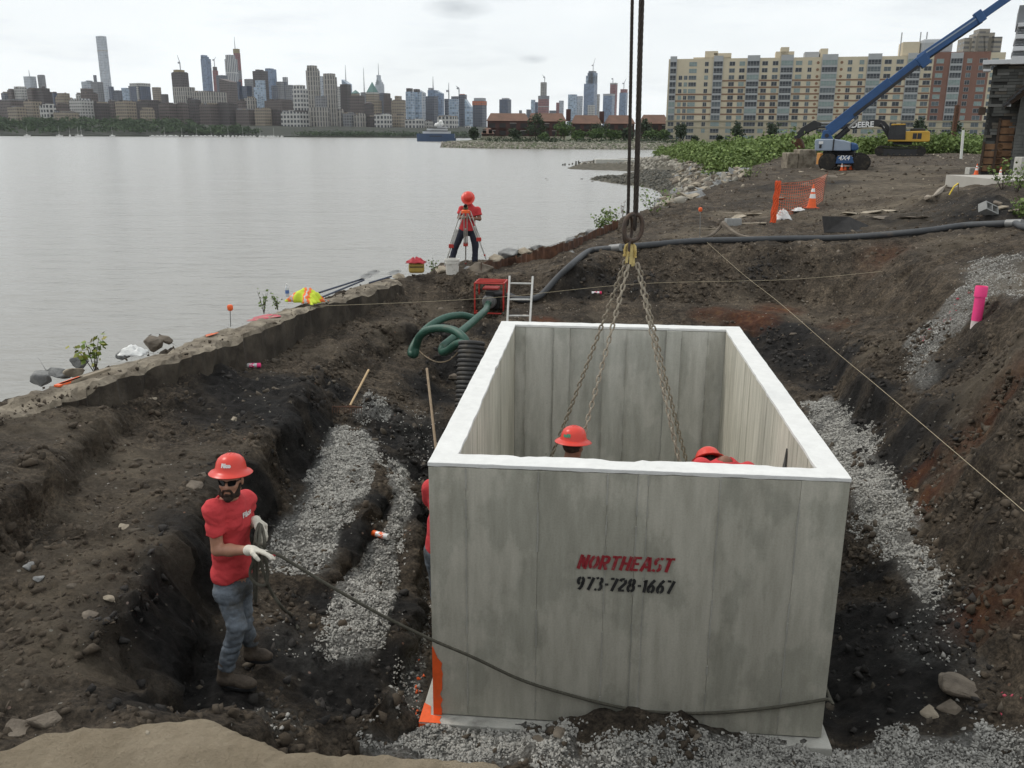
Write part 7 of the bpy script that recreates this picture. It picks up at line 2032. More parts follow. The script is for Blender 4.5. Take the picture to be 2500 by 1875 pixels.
MB().lathe([(0, 0), (.75, 0), (.8, .12), (.7, .25), (0, .25)], J(1812, 335, .1) , 24).build('slew_ring', M_mach, lift, smooth=True)
# turntable hood
hx = [J(a, b, -1.0) for a, b in ((1760, 326), (1760, 304), (1763, 300.5), (1800, 300), (1822, 303), (1838, 307), (1838, 326))]
MB().prism(hx, None, (0, 2.1, 0)).build('hood', M_bgrey, lift, bevel=.10)
hx = [J(a, b, -1.0) for a, b in ((1838.3, 326), (1838.3, 307), (1850, 310), (1854.5, 314), (1854.5, 325)) ]
MB().prism(hx, None, (0, 2.1, 0)).build('counterweight', M_bblue, lift, bevel=.08)
MB().box2(J(1769, 305, -1.03), J(1778, 311, -1.02)).build('decal', M_wtxt, lift)
MB().box2(J(1770, 312.5, -1.03), J(1774.5, 320, -1.02)).build('vent_grille', M_mach, lift)
MB().box2(J(1800, 300.5, -1.025), J(1800.6, 326, -1.0)).build('hood_seam', M_mach, lift)
# boom pivot and boom sections
MB().prism([J(a, b, -.5) for a, b in ((1773, 300), (1778, 282), (1790, 280), (1800, 300))], None, (0, .9, 0)).build('boom_pivot', M_bblue, lift, bevel=.03)
MB().cyl(J(1786, 293, -.56), J(1786, 293, .46), .10, n=12).build('pivot_pin', M_mach, lift)
def boom(p, q, w, h, mt, name, strip=None):
 o = MB().beam(p, q, w, h, up=(0, 0, 1)).build(name, mt, lift, bevel=.03)
 return o
boom(J(1789, 284), J(1924, 178), .58, .54, M_bblue, 'boom_section')
boom(J(1838, 245), J(2003, 118), .5, .42, M_bblue, 'boom_section')
a, b_ = J(1845, 243, -.36), J(1985, 136, -.36)
MB().beam(a - Vector((0, 0, .14)), b_ - Vector((0, 0, .14)), .05, .14).build('cable_track', M_mach, lift)
boom(J(1985, 128), J(2122, 35), .42, .40, M_bblue, 'boom_section')
MB().beam(J(1985, 124, -.2), J(2122, 31.5, -.2), .06, .06).build('wear_strip', M_bgrey, lift)
boom(J(1996, 128), J(2126, 40), .30, .16, M_mach, 'cable_carrier') if False else None
MB().beam(J(1990, 134), J(2120, 45), .26, .20).build('cable_carrier', M_mach, lift)
boom(J(2112, 41), J(2260, -62), .34, .33, M_bblue, 'boom_section')
MB().beam(J(2108, 42), J(2124, 31), .56, .54).build('boom_collar', M_bblue, lift, bevel=.03)
MB().beam(J(1985, 139), J(2004, 124), .58, .56).build('boom_collar', M_bblue, lift, bevel=.03)
MB().cyl(J(1805, 301, 0), J(1833, 277, 0), .14, n=12).build('lift_cylinder', M_mach, lift, smooth=True)
MB().cyl(J(1830, 279, 0), J(1853, 258, 0), .08, n=12).build('cylinder_rod', M_alu, lift, smooth=True)
# ------------------------------------------------------------------ excavator
XY = 72.0
def XP(zx, zy, dz=0): return Dp(1725.4 + zx * .14, 230 + zy * .14, XY + dz)
xb = XP(1580, 700); xb.z = g(xb.x, XY) - .05
exc = empty('excavator', xb, 0, 'yellow tracked excavator with black boom lettered in white, before the thicket', 'excavator')
exc.rotation_euler[2], _kf = sight_plane(xb)
K = lambda zx, zy, dz=0: _kf(1725.4 + zx * .14, 230 + zy * .14, dz)
def track(dz):
 # pads round the sprockets
 a, b = K(1262, 640, 0), K(1880, 640, 0)
 r = (K(0, 560).z - K(0, 700).z) / 2 * .96
 z0 = r + .03
 L_ = b.x - a.x
 per = 2 * L_ + 2 * math.pi * r; n = 46
 tr = empty('track', (0, 0, 0)); tr.parent = exc
 for i in range(n):
  s = per * i / n
  if s < L_: c, an = Vector((a.x + s, dz, z0 - r)), 0
  elif s < L_ + math.pi * r: an = (s - L_) / r; c = Vector((b.x + r * math.sin(an), dz, z0 - r * math.cos(an)))
  elif s < 2 * L_ + math.pi * r: u = s - L_ - math.pi * r; c, an = Vector((b.x - u, dz, z0 + r - .06 * math.sin(math.pi * u / L_))), math.pi
  else: an = math.pi + (s - 2 * L_ - math.pi * r) / r; c = Vector((a.x + r * math.sin(an), dz, z0 - r * math.cos(an)))
  MB().box(c, (per / n * .9, .6, .09), M=Matrix.Rotation(-an, 3, 'Y')).build('track_pad', M_tyre, tr)
 MB().box2((a.x, dz - .2, z0 - r * .62), (b.x, dz + .2, z0 + r * .55)).build('track_frame', M_mach, tr, bevel=.05)
 for x in (a.x, b.x): MB().cyl((x, dz - .24, z0), (x, dz + .24, z0), r * .82, n=20).build('sprocket', M_tyre, tr)
 for k in range(6): MB().cyl((a.x + L_ * (k + 1) / 7, dz - .24, z0 - r * .72), (a.x + L_ * (k + 1) / 7, dz + .24, z0 - r * .72), .16, n=12).build('roller', M_mach, tr)
track(-1.15); track(1.15)
MB().box2(K(1450, 590, -.8), K(1750, 540, .8)).build('undercarriage', M_mach, exc)
MB().prism([K(a, b, -1.35) for a, b in ((1375, 540), (1375, 510), (1640, 510), (1640, 382), (2000, 376), (2028, 395), (2022, 532), (1990, 545))], None, (0, 2.7, 0)).build('house', M_yel, exc, bevel=.05)
MB().box2(K(1720, 378, -.9), K(1955, 340, .8)).build('engine_hood', M_mach, exc, bevel=.05)
for zx in (1765, 1838): MB().box2(K(zx, 412, -1.365), K(zx + 52, 502, -1.35)).build('louvre', M_mach, exc)
# cab with posts and dark glazing
cp = [K(a, b, -1.38) for a, b in ((1378, 508), (1392, 400), (1425, 290), (1648, 280), (1636, 508))]
MB().prism([p + Vector((0, .05, 0)) for p in cp], None, (0, 1.1, 0)).build('cab', mat('cab_glass', (.02, .022, .024), .12, .1, 3), exc)
for a, b in ((0, 1), (1, 2), (3, 4)): MB().beam(cp[a], cp[b], .08, .10).build('cab_post', M_mach, exc)
MB().beam((cp[2] + cp[3]) / 2 + Vector((-.25, 0, 0)), (cp[0] + cp[4]) / 2 + Vector((-.15, 0, 0)), .08, .10).build('cab_post', M_mach, exc)
MB().beam(cp[0] + Vector((0, .02, .16)), cp[4] + Vector((0, .02, .16)), .06, .34).build('door_sill', M_mach, exc)
MB().prism([K(a, b, -1.42) for a, b in ((1422, 292), (1440, 268), (1652, 266), (1650, 284))], None, (0, 1.2, 0)).build('cab_roof', M_yel, exc, bevel=.03)
# boom: gooseneck
bo = [(1440, 400), (1395, 300), (1330, 225), (1240, 200), (1100, 205), (850, 250), (560, 300), (290, 305), (290, 335), (560, 345), (860, 352), (1010, 325), (1190, 305), (1290, 330), (1380, 420)]
MB().prism([K(a, b, -.35) for a, b in bo], None, (0, .7, 0)).build('boom', M_mach, exc, bevel=.04)
letters('boom_lettering', 'DEERE', .58, K(985, 284, -.385), (1, 0, .05), (-.05, 0, 1), M_wtxt, exc, bold=.018)
MB().cyl(K(1390, 470, -.55), K(1262, 265, -.55), .10, n=8).build('boom_cylinder', M_mach, exc)
MB().cyl(K(1320, 332, -.55), K(1262, 262, -.55), .06, n=8).build('cylinder_rod', M_alu, exc)
MB().prism([K(a, b, -.3) for a, b in ((235, 212), (350, 255), (330, 330), (120, 410), (-90, 560), (-130, 520), (40, 330))], None, (0, .6, 0)).build('stick', M_mach, exc, bevel=.04)
MB().cyl(K(330, 262, -.1), K(620, 258, -.1), .11, n=8).build('stick_cylinder', M_steel, exc)
bk_ = [K(a, b, -.7) for a, b in ((-105, 500), (20, 495), (60, 570), (75, 640), (-20, 660), (-60, 600), (-110, 560))]
MB().prism(bk_, None, (0, 1.4, 0)).build('bucket', M_rustpile, exc, bevel=.03)
for k in range(5): MB().beam(bk_[4] + Vector((0, .15 + k * .27, 0)), bk_[4] + Vector((-.12, .15 + k * .27, -.22)), .10, .08).build('bucket_tooth', M_rustpile, exc)
# ------------------------------------------------------------------ ledge, crate, post
a, b_ = LP(1702, 334, 3), LP(1764, 334, 3)
ez_ = g((a.x + b_.x) / 2, a.y)
for k, (f0, f1, h, lb) in enumerate(((0, .38, .78, 'left rough concrete block of the ledge behind the lift wheel'), (.39, 1.0, .95, 'right rough concrete block of the ledge behind the lift wheel'))):
 bm_ = MB()
 p0, p1 = a.lerp(b_, f0), a.lerp(b_, f1)
 o = bm_.box2((p0.x, p0.y, ez_ - .3), (p1.x, p0.y + 1.1, ez_ + h)).build('concrete_block', M_wall, None, bevel=.06)
 tag(o, lb, 'concrete block', 'rough blocks behind the lift')
c = hitg(1778, 355); sc = c.y / 1923.6
tag(MB().box2((c.x - 9 * sc, c.y - .1, c.z - .05), (c.x + 9 * sc, c.y + .5, c.z + 23 * sc)).build('orange_crate', M_orim, None, bevel=.03), 'orange yellow steel crate standing beside the left wheel of the lift', 'crate')
pp = Dp(2060, 300, 110)
tag(MB().box2((pp.x - .2, 110, 2), (pp.x + .2, 110.4, Dp(2060, 227, 110).z)).build('steel_post', M_rustpile), 'tall thin rusty post standing before the tan flats behind the boom', 'post')
# ------------------------------------------------------------------ stone building at the right edge
SY = 37.0
sb = Dp(2117, 366, SY); sb.z = g(sb.x, SY) - .2
stn = empty('stone_building', sb, 0, 'building faced with dark rough stone, white cornices and a rusty steel door', 'building')
stn.rotation_euler[2], SB = sight_plane(sb)
Hs = SB(2140, 137).z
Wt = 6.0
MB().box2((.06, .06, 0), (Wt, 6, Hs - .05)).build('wall', mat('dark_mortar', (.035, .035, .033), .95), stn)  # core in dark mortar colour, seen in the joints between the stones
M_st = [mat('slate_stone_%s' % k, c_, .9, .2, 3, .5, 30) for k, c_ in (('dark', (.075, .077, .072)), ('grey', (.108, .110, .102)), ('warm', (.112, .100, .082)), ('light', (.16, .16, .15)))]
stone_var = [[MB().box2((0, 0, 0), (w_, .09, .105)).mesh('stone', m_) for w_ in (.28, .42, .58)] for m_ in M_st]
def door_zone(x, z):
 return (SB(2124, 366).x + .3 < x < SB(2192, 300).x and z < SB(0, 309).z and x < SB(2163, 300).x) or (SB(2158, 300).x < x < SB(2183, 300).x and z < SB(0, 258).z)
rs = random.Random(3); nst = 0; extra = MB()
stvs = []
z = 0
while z < Hs - .12:
 x = -rs.uniform(0, .2)
 while x < 2.35:
  k = rs.randrange(3); w_ = (.28, .42, .58)[k]
  if x > -.05 and not door_zone(x + w_ / 2, z + .05):
   dy = rs.uniform(-.035, .02)
   if nst < 300:
    o = link('stone', stone_var[rs.choices(range(4), (.3, .4, .2, .1))[0]][k], stn, (x, dy, z)); nst += 1
   else: stvs.append((x, dy, z, w_, .105))
  x += w_ + .012
 z += .118
if stvs:
 mb = MB()
 for x, dy, z_, w_, h_ in stvs: mb.box2((x, dy, z_), (x + w_, dy + .09, z_ + h_))
 tag(mb.build('stone_facing', M_st[1], stn), kind='stuff')
mb = MB()                                            # the side wall towards the river
z = 0
while z < Hs - .12:
 y = rs.uniform(.1, .3)
 while y < 5.8:
  w_ = rs.choice((.28, .42, .58)); mb.box2((-.02 + rs.uniform(-.03, .02), y, z), (.1, y + w_, z + .105)); y += w_ + .012
 z += .118
tag(mb.build('side_stones', M_st[1], stn), kind='stuff')
M_corn = mat('white_cornice', (.55, .56, .57), .7, .05)
def sbox(x0, y0, x1, y1, d0, d1, mt, name):
 p, q = SB(x0, y0), SB(x1, y1)
 return MB().box2((p.x, d0, q.z), (q.x, d1, p.z)).build(name, mt, stn, bevel=.01)
sbox(2124, 131, 2190, 139, -.35, .5, M_corn, 'cornice')
sbox(2185, 124, 2240, 139, -.5, .6, M_corn, 'cornice')
sbox(2124, 150, 2140, 155, -.25, .3, M_corn, 'cornice')
sbox(2124, 139.5, 2139, 150, -.15, .2, M_st[3], 'corner_return')
M_shing = mat('grey_slate_shingle', (.20, .21, .22), .8, .15, 3)
for (x0, y0, x1, y1) in ((2186, 108, 2250, 124), (2192, 82, 2250, 101), (2197, 56, 2250, 75)):
 p, q = SB(x0, y0), SB(x1, y1)
 MB().box2((p.x + .05, .1, q.z), (q.x, 3.2, p.z)).build('upper_wall', M_shing, stn)
 tx = MB()
 nrow = 4; hh_ = (p.z - q.z) / nrow
 for r0 in range(nrow):
  xx = p.x + (.06 if r0 % 2 else 0)
  while xx < q.x - .05:
   MB().box2((xx, .04 - .0, q.z + r0 * hh_), (xx + .13, .11, q.z + (r0 + 1) * hh_ - .02)).build('shingle', M_shing, stn) if xx < p.x + .6 else tx.box2((xx, .04, q.z + r0 * hh_), (xx + .13, .11, q.z + (r0 + 1) * hh_ - .02))
   xx += .15
 if tx.v: tag(tx.build('shingle_field', M_shing, stn), kind='stuff')
for (x0, y0, x1, y1) in ((2189, 101, 2252, 108), (2194, 75, 2252, 82), (2200, 50, 2252, 56)): sbox(x0, y0, x1, y1, -.12, 3.3, M_corn, 'cornice')
sbox(2203, 10, 2252, 50, .15, 3, M_shing, 'upper_wall')
# timber canopy, corbel, pilaster
M_timb = mat('dark_timber', (.060, .040, .028), .85, .25, 4)
cn = [SB(2171, 232, -1.2), SB(2176, 216, -1.2), SB(2215, 180, -1.2), SB(2260, 140, -1.2), SB(2260, 160, -1.2), SB(2215, 205, -1.2), SB(2190, 222, -1.2)]
MB().prism(cn, None, (0, 1.2, 0)).build('canopy', M_timb, stn)
for k in range(7):
 q = SB(2173 + k * 12, 224 - k * 10.6, -1.3)
 MB().box(q, (.26, .5, .09), M=Matrix.Rotation(-R(38), 3, 'Y')).build('roof_tile', M_mach, stn)
sbox(2172, 224, 2182, 232, -1.2, -.9, M_corn, 'fascia_end')
sbox(2115, 232, 2128, 248, -.45, .1, M_timb, 'corbel')
MB().box2((SB(2191, 300).x, -.45, 0), (SB(2250, 300).x, .06, SB(0, 205).z)).build('pilaster', M_st[1], stn)
mb = MB(); z = 0
while z < SB(0, 206).z - .12:
 x = SB(2191, 300).x
 while x < SB(2240, 300).x:
  w_ = rs.choice((.2, .3, .42)); mb.box2((x, -.50 + rs.uniform(-.03, .02), z), (x + w_ - .012, -.42, z + .105)); x += w_
 z += .118
tag(mb.build('pilaster_stones', M_st[1], stn), kind='stuff')
# rusty steel doors of plates
M_door = mat('rusty_door_plate', (.10, .052, .030), .85, .2, 2, .4, 20, col2=(.22, .125, .065))
for x0, y0, x1, y1, nm in ((2124, 309, 2163, 372, 'steel_door'), (2159, 258, 2183, 372, 'steel_door')):
 p, q = SB(x0, y0), SB(x1, y1)
 dr = MB().box2((p.x, .02, max(q.z, 0)), (q.x, .12, p.z)).build(nm, M_timb, stn)
 n_ = 4 if x0 < 2150 else 7
 zb_ = max(q.z, .02)
 for k in range(n_):
  z0, z1 = zb_ + (p.z - zb_) * k / n_, zb_ + (p.z - zb_) * (k + 1) / n_
  MB().box2((p.x + .08, -.02, z0 + .03), (q.x - .08, .03, z1 - .03)).build('door_plate', M_door, dr, bevel=.01)
 MB().box2((p.x - .02, -.06, zb_), (p.x + .07, .03, p.z + .05)).build('door_jamb', M_timb, dr)
# step and plinth at the very right
p = hitg(2195, 392)
tag(MB().box2((p.x - .6, p.y - .6, p.z - .3), (p.x + 3, p.y + 3, p.z + .06)).build('concrete_step', mat('pale_concrete_pad', (.40, .38, .34), .9, .08, 2)), 'pale concrete pad at the foot of the stone building, right edge', 'concrete pad')
p = hitg(2204, 386)
tag(MB().box2((p.x - .05, p.y, p.z), (p.x + .5, p.y + .5, p.z + .75)).build('concrete_plinth', M_slab, None, bevel=.02), 'grey concrete plinth on the pad at the right edge', 'plinth')
# yellow capped pipe
p = hitg(2143, 372); q = Dp(2140, 345, p.y)
yp = empty('yellow_pipe', p, 0, 'yellow gas pipe riser with a wrapped head before the rusty door', 'gas pipe')
MB().tube(polyline([Vector((.02, 0, -.1)), Vector((.03, 0, (q.z - p.z) * .5)), Vector((-.02, 0, (q.z - p.z) * .85)), Vector((-.16, -.02, (q.z - p.z) * .95))], 6), .05, 10).build('riser', mat('yellow_pipe_paint', (.62, .44, .04), .5), yp, smooth=True)
MB().ball((-.14, -.02, (q.z - p.z)), (.17, .13, .11), 10, 6).build('wrapped_head', mat('yellow_tape', (.68, .52, .08), .6), yp)
P = hitg(2125, 374)
tag(MB().box2((P.x - .6, P.y, P.z - .2), (P.x + 1.1, P.y + .4, P.z + .22)).build('kerb_block', M_slab, None, bevel=.03), 'low pale concrete kerb before the rusty door', 'kerb')
# ------------------------------------------------------------------ people (smooth distance fields, polygonised)
def sdf_field(prims, X, Y, Z):
 d = None
 for pr in prims:
  kind, k = pr[0], pr[-1]
  if kind == 'cap':                      # tapered limb a->b
   _, a, b, ra, rb, _ = pr
   a, b = np.array(a), np.array(b); ab = b - a
   t = np.clip(((X - a[0]) * ab[0] + (Y - a[1]) * ab[1] + (Z - a[2]) * ab[2]) / (ab @ ab + 1e-12), 0, 1)
   q = np.sqrt((X - a[0] - t * ab[0]) ** 2 + (Y - a[1] - t * ab[1]) ** 2 + (Z - a[2] - t * ab[2]) ** 2) - (ra + (rb - ra) * t)
  else:                                  # ellipsoid, M rows = local axes
   _, c, r, M, _ = pr
   P = np.stack([X - c[0], Y - c[1], Z - c[2]])
   M = np.array(M)
   L = np.tensordot(M, P, 1)
   r = np.array(r).reshape(3, *([1] * X.ndim))
   k0 = np.sqrt(((L / r) ** 2).sum(0)); k1 = np.sqrt(((L / r ** 2) ** 2).sum(0)) + 1e-9
   q = k0 * (k0 - 1) / k1
  if d is None: d = q
  elif k < 0: d = np.maximum(d, -q)      # carve
  elif k == 0: d = np.minimum(d, q)
  else:
   h = np.clip(.5 + .5 * (d - q) / k, 0, 1)
   d = d * (1 - h) + q * h - k * h * (1 - h)
 return d
def sdf_mesh(name, prims, res, mt, parent=None, bump=None, clip=None, origin=None, grow=0, fieldfn=None):
 pts = []
 for pr in prims:
  if pr[-1] is not None and pr[-1] < 0: continue
  if pr[0] == 'cap': pts += [np.array(pr[1]) - pr[3], np.array(pr[1]) + pr[3], np.array(pr[2]) - pr[4], np.array(pr[2]) + pr[4]]
  else: pts += [np.array(pr[1]) - max(pr[2]), np.array(pr[1]) + max(pr[2])]
 lo, hi = np.min(pts, 0) - 3 * res - grow, np.max(pts, 0) + 3 * res + grow
 ax = [np.arange(lo[i], hi[i] + res, res) for i in range(3)]
 X, Y, Z = np.meshgrid(*ax, indexing='ij')
 f = (fieldfn(X, Y, Z) if fieldfn else sdf_field(prims, X, Y, Z)) - grow
 if bump is not None: f = f + bump(X, Y, Z)
 if clip is not None: f = np.maximum(f, clip(X, Y, Z))
 # surface nets
 ins = f < 0
 n = np.array(f.shape) - 1
 cnt = np.zeros(n); acc = np.zeros((*n, 3))
 def sl(o): return tuple(slice(o[i], o[i] + n[i]) for i in range(3))
 corners = [(a, b, c) for a in (0, 1) for b in (0, 1) for c in (0, 1)]
 for p in corners:
  for axn in range(3):
   if p[axn]: continue
   q = list(p); q[axn] = 1; q = tuple(q)
   fa, fb = f[sl(p)], f[sl(q)]
   cr = (fa < 0) != (fb < 0)
   t = np.where(cr, fa / np.where(cr, fa - fb, 1), 0)
   for i in range(3):
    acc[..., i] += np.where(cr, p[i] + (t if i == axn else 0), 0)
   cnt += cr
 act = cnt > 0
 vid = -np.ones(n, int); vid[act] = np.arange(act.sum())
 I = np.stack(np.nonzero(act), -1)
 V = (I + acc[act] / cnt[act][:, None]) * res + lo
 F = []
 for axn in range(3):
  o1, o2 = [(1, 2), (2, 0), (0, 1)][axn]
  a = [slice(1, n[i]) for i in range(3)]; a[axn] = slice(0, n[axn])
  b = list(a); b[axn] = slice(1, n[axn] + 1)
  fa, fb = ins[tuple(a)], ins[tuple(b)]
  cr = np.stack(np.nonzero(fa != fb), -1)
  off = np.array([1, 1, 1]); off[axn] = 0
  cr = cr + off
  flip = fa[fa != fb]
  def cell(d1, d2):
   q = cr.copy(); q[:, o1] -= d1; q[:, o2] -= d2
   return vid[q[:, 0], q[:, 1], q[:, 2]]
  quad = np.stack([cell(1, 1), cell(0, 1), cell(0, 0), cell(1, 0)], -1)
  quad = np.where(flip[:, None], quad, quad[:, ::-1])
  F.append(quad)
 F = np.concatenate(F); F = F[(F >= 0).all(1)]
 org = Vector(origin) if origin is not None else Vector((0, 0, 0))
 me = np_mesh(name, V - np.array(org), F, mt, smooth=True)
 return link(name, me, parent)
I3 = np.eye(3)
def cap(a, b, ra, rb=None, k=.02): return ('cap', tuple(a), tuple(b), ra, ra if rb is None else rb, k)
def ell(c, r, M=None, k=.02): return ('ell', tuple(c), tuple(r), I3 if M is None else M, k)
def frame(fwd, up=(0, 0, 1)):
 """rows: right, forward, up"""
 f = Vector(fwd).normalized(); u = Vector(up).normalized(); r_ = f.cross(u).normalized(); u = r_.cross(f).normalized()
 return np.array([list(r_), list(f), list(u)])
def loc(c, M, x, y, z): return Vector(np.array(c) + M[0] * x + M[1] * y + M[2] * z)
M_skin = mat('skin', (.40, .205, .135), .55, .08, 14, .1, 90)
M_skin2 = mat('tanned_skin', (.20, .095, .058), .55, .1, 14)
M_shirt = mat('red_cotton', (.56, .050, .056), .88, .10, 3.5, .35, 45, dirt=((.22, .045, .04), .66, .6), dscale=7)
M_helm = mat('red_helmet_shell', (.64, .050, .032), .34, .05, 6, dirt=((.40, .10, .07), .66, .4), dscale=8)
M_jean = mat('worn_blue_denim', (.055, .064, .075), .9, .2, 6, .5, 40, col2=(.165, .192, .225), thr=(.36, .60), dirt=((.075, .066, .048), .48, .85), dscale=3.6)
M_dark_jean = mat('dark_denim', (.018, .020, .032), .9, .25, 7, .4, 40)
M_boot = mat('muddy_boot_leather', (.055, .042, .032), .8, .3, 12, .6, 60, col2=(.10, .078, .058))
M_glove = mat('cream_work_glove', (.68, .64, .55), .85, .06, 12, .4, 80)
M_glove_red = mat('red_glove_palm', (.40, .035, .045), .7, .1, 20)
M_hair = mat('dark_beard_hair', (.034, .021, .014), .8, .35, 40, .8, 120)
M_lens = mat('dark_lenses', (.006, .006, .007), .12, .05, 4)
M_white_print = mat('white_print', (.70, .68, .66), .7, .05)
M_grn_print = mat('green_print', (.05, .25, .15), .6, .05)
def helmet(parent, c, fwd, up, origin, seams=True, s=1.0):
 """full brim hard hat around head centre c"""
 M = frame(fwd, up); O = Vector(origin)
 Mx = Matrix(M.tolist()).transposed()          # local (right, fwd, up) -> world
 prof = [(.182, -.010), (.168, .004), (.150, .012), (.133, .020), (.126, .040), (.120, .075), (.104, .112), (.078, .136), (.045, .150), (0, .155)]
 n = 40; vs, fs = [], []
 for r_, z in prof + [(.178, -.016), (.160, -.002), (.118, .008), (.112, .060), (.085, .115), (0, .142)]:
  for k in range(n):
   a = 2 * math.pi * k / n
   x, y = r_ * math.cos(a), r_ * 1.16 * math.sin(a)
   zz = z + (-.012 * abs(math.sin(a)) * (r_ > .14) if math.sin(a) > 0 else .0)
   if r_ < .128 and z > .03: zz += .0035 * max(0, math.cos(8 * a)) * 0
   vs.append(Mx @ (Vector((x, y, zz)) * s) + Vector(c) - O)
 npf = len(prof)
 def ringf(i, j, rev):
  for k in range(n):
   l = (k + 1) % n
   q = (i * n + k, i * n + l, j * n + l, j * n + k)
   fs.append(q[::-1] if rev else q)
 for i in range(npf - 1): ringf(i, i + 1, False)
 ringf(npf, 0, False)
 for i in range(npf, npf + 5): ringf(i, i + 1, True)
 o = MB().add(vs, fs).build('hard_hat', M_helm, parent, smooth=True)
 if seams:                                     # raised ribs over the crown
  for xo in (-.028, 0, .028):
   pts = []
   for t in np.linspace(-1.0, 1.0, 15):
    y = .132 * t; z = .155 * math.sqrt(max(0, 1 - (xo / .13) ** 2 - (t * .93) ** 2)) * 1.0
    pts.append(Mx @ (Vector((xo, y, max(z, .03) + .001)) * s) + Vector(c) - O)
   MB().tube(pts, .005 * s, 6).build('crown_rib', M_helm, o, smooth=True)
 return o, Mx
def hat_text(o, Mx, c, origin, body, size, back=False, mt=None, z=.062):
 vs, fs = text_mesh(body, size, bold=.0035)
 O = Vector(origin); sgn = -1 if back else 1
 out = []
 for v in vs:
  a = v.x / .11
  r_ = (.126 - (z + v.y - .04) * .22) * .86 + .004
  p = Vector((-r_ * math.sin(a) * sgn * -1 if back else -r_ * math.sin(a) * -1, r_ * 1.16 * math.cos(a) * sgn, z + v.y))
  if not back: p.x = -p.x * 1.0
  out.append(Mx @ p + Vector(c) - O)
 MB().add(out, fs).build('hat_print', mt or M_white_print, o, fix=False)
def head(prims_only, c, fwd, up=(0, 0, 1), s=1.0):
 """skull, jaw, nose, brows, ears, lips around c (centre between the ears); face looks along fwd"""
 M = frame(fwd, up)
 L = lambda x, y, z: loc(c, M, x * s, y * s, z * s)
 P = [ell(L(0, -.012, .045), (.076 * s, .096 * s, .090 * s), M, .02),
  ell(L(0, .030, -.020), (.062 * s, .066 * s, .082 * s), M, .03),
  ell(L(0, .052, -.080), (.040 * s, .036 * s, .030 * s), M, .03),
  cap(L(.05, .0, -.055), L(.018, .070, -.088), .022 * s, .018 * s, .02), cap(L(-.05, .0, -.055), L(-.018, .070, -.088), .022 * s, .018 * s, .02),
  cap(L(0, .088, .018), L(0, .108, -.024), .010 * s, .0155 * s, .012),
  ell(L(.013, .098, -.027), (.010 * s,) * 3, M, .008), ell(L(-.013, .098, -.027), (.010 * s,) * 3, M, .008),
  cap(L(-.045, .080, .026), L(.045, .080, .026), .010 * s, None, .014),
  ell(L(.040, .066, -.022), (.022 * s, .018 * s, .018 * s), M, .02), ell(L(-.040, .066, -.022), (.022 * s, .018 * s, .018 * s), M, .02),
  cap(L(-.018, .092, -.053), L(.018, .092, -.053), .0065 * s, None, .006), cap(L(-.014, .091, -.064), L(.014, .091, -.064), .007 * s, None, .006),
  ell(L(.078, -.006, .0), (.011 * s, .020 * s, .032 * s), M, .008), ell(L(-.078, -.006, .0), (.011 * s, .020 * s, .032 * s), M, .008)]
 return P, L, M
def hand(wr, fdir, palm_n, thumb_side, curl, s=1.0, glove=.003):
 """palm, four unequal bent fingers and a thumb from the side of the palm"""
 f = Vector(fdir).normalized(); n = Vector(palm_n); n = (n - f * n.dot(f)).normalized(); sd = f.cross(n).normalized() * thumb_side
 P = [cap(wr, Vector(wr) + f * .03 * s, .026 * s, .028 * s, .015)]
 pc = Vector(wr) + f * .055 * s
 Mx = np.array([list(sd), list(f), list(n)])
 P.append(ell(pc, (.042 * s, .052 * s, .019 * s), Mx, .015))
 for k, (off, ln, c2) in enumerate(((.031, .90, 1.0), (.011, 1.0, .95), (-.010, .95, 1.0), (-.029, .76, 1.1))):
  a = pc + f * .040 * s + sd * off * s
  d = f + sd * off * 1.2
  cur = curl * c2
  for j, (l, r0, r1) in enumerate(((.044, .0105, .0098), (.028, .0098, .009), (.022, .009, .0075))):
   an = cur * (.55 + .55 * j)
   dd = (d.normalized() * math.cos(an) - n * math.sin(an)).normalized()
   b = a + dd * l * ln * s
   P.append(cap(a, b, (r0 + glove) * s, (r1 + glove) * s, .004 if j == 0 else .003))
   a = b
 a = pc - f * .030 * s + sd * .030 * s
 b = a + (sd * .8 + f * .55 - n * .25).normalized() * .045 * s
 c = b + (f * .9 + sd * .15 - n * .45 * (1 + curl)).normalized() * .034 * s
 d = c + (f * .8 - sd * .25 - n * .5 * (1 + curl)).normalized() * .026 * s
 P += [cap(a, b, .015 * s + glove, .0125 * s + glove, .012), cap(b, c, .012 * s + glove, .011 * s + glove, .004), cap(c, d, .011 * s + glove, .009 * s + glove, .003)]
 return P
def folds(seed, amp, sc=(6, 6, 14)):
 return lambda X, Y, Z: amp * fbm(X * sc[0], Y * sc[1], Z * sc[2], sc=1, oc=3, seed=seed)
def boot(heel, toe, ankle_top, name_parent, origin):
 h, t, a = Vector(heel), Vector(toe), Vector(ankle_top)
 d = (t - h).normalized(); sx = Vector((-d.y, d.x, 0)).normalized()
 up = Vector((0, 0, 1)); L = (t - h).length
 P = [cap(h + d * .045 + up * .055, a, .050, .060, .02), cap(h + d * .05 + up * .05, h + d * L * .62 + up * .055, .048, .046, .03),
  ell(h + d * (L - .075) + up * .045, (.052, .085, .045), np.array([list(sx), list(d), list(up)]), .03)]
 o = sdf_mesh('boot', P, .008, M_boot, name_parent, bump=folds(5, .003, (25, 25, 25)), clip=lambda X, Y, Z: (h.z + .018) - Z, origin=origin)
 S = []
 for k in range(20):
  q = 2 * math.pi * k / 20
  S.append(h + d * (L / 2 + (L / 2 + .006) * math.cos(q)) + sx * (.052 + .010 * math.cos(q)) * math.sin(q) - origin + up * 0)
 MB().prism(S, None, (0, 0, .024)).build('sole', M_black, o, bevel=.003)
 return o
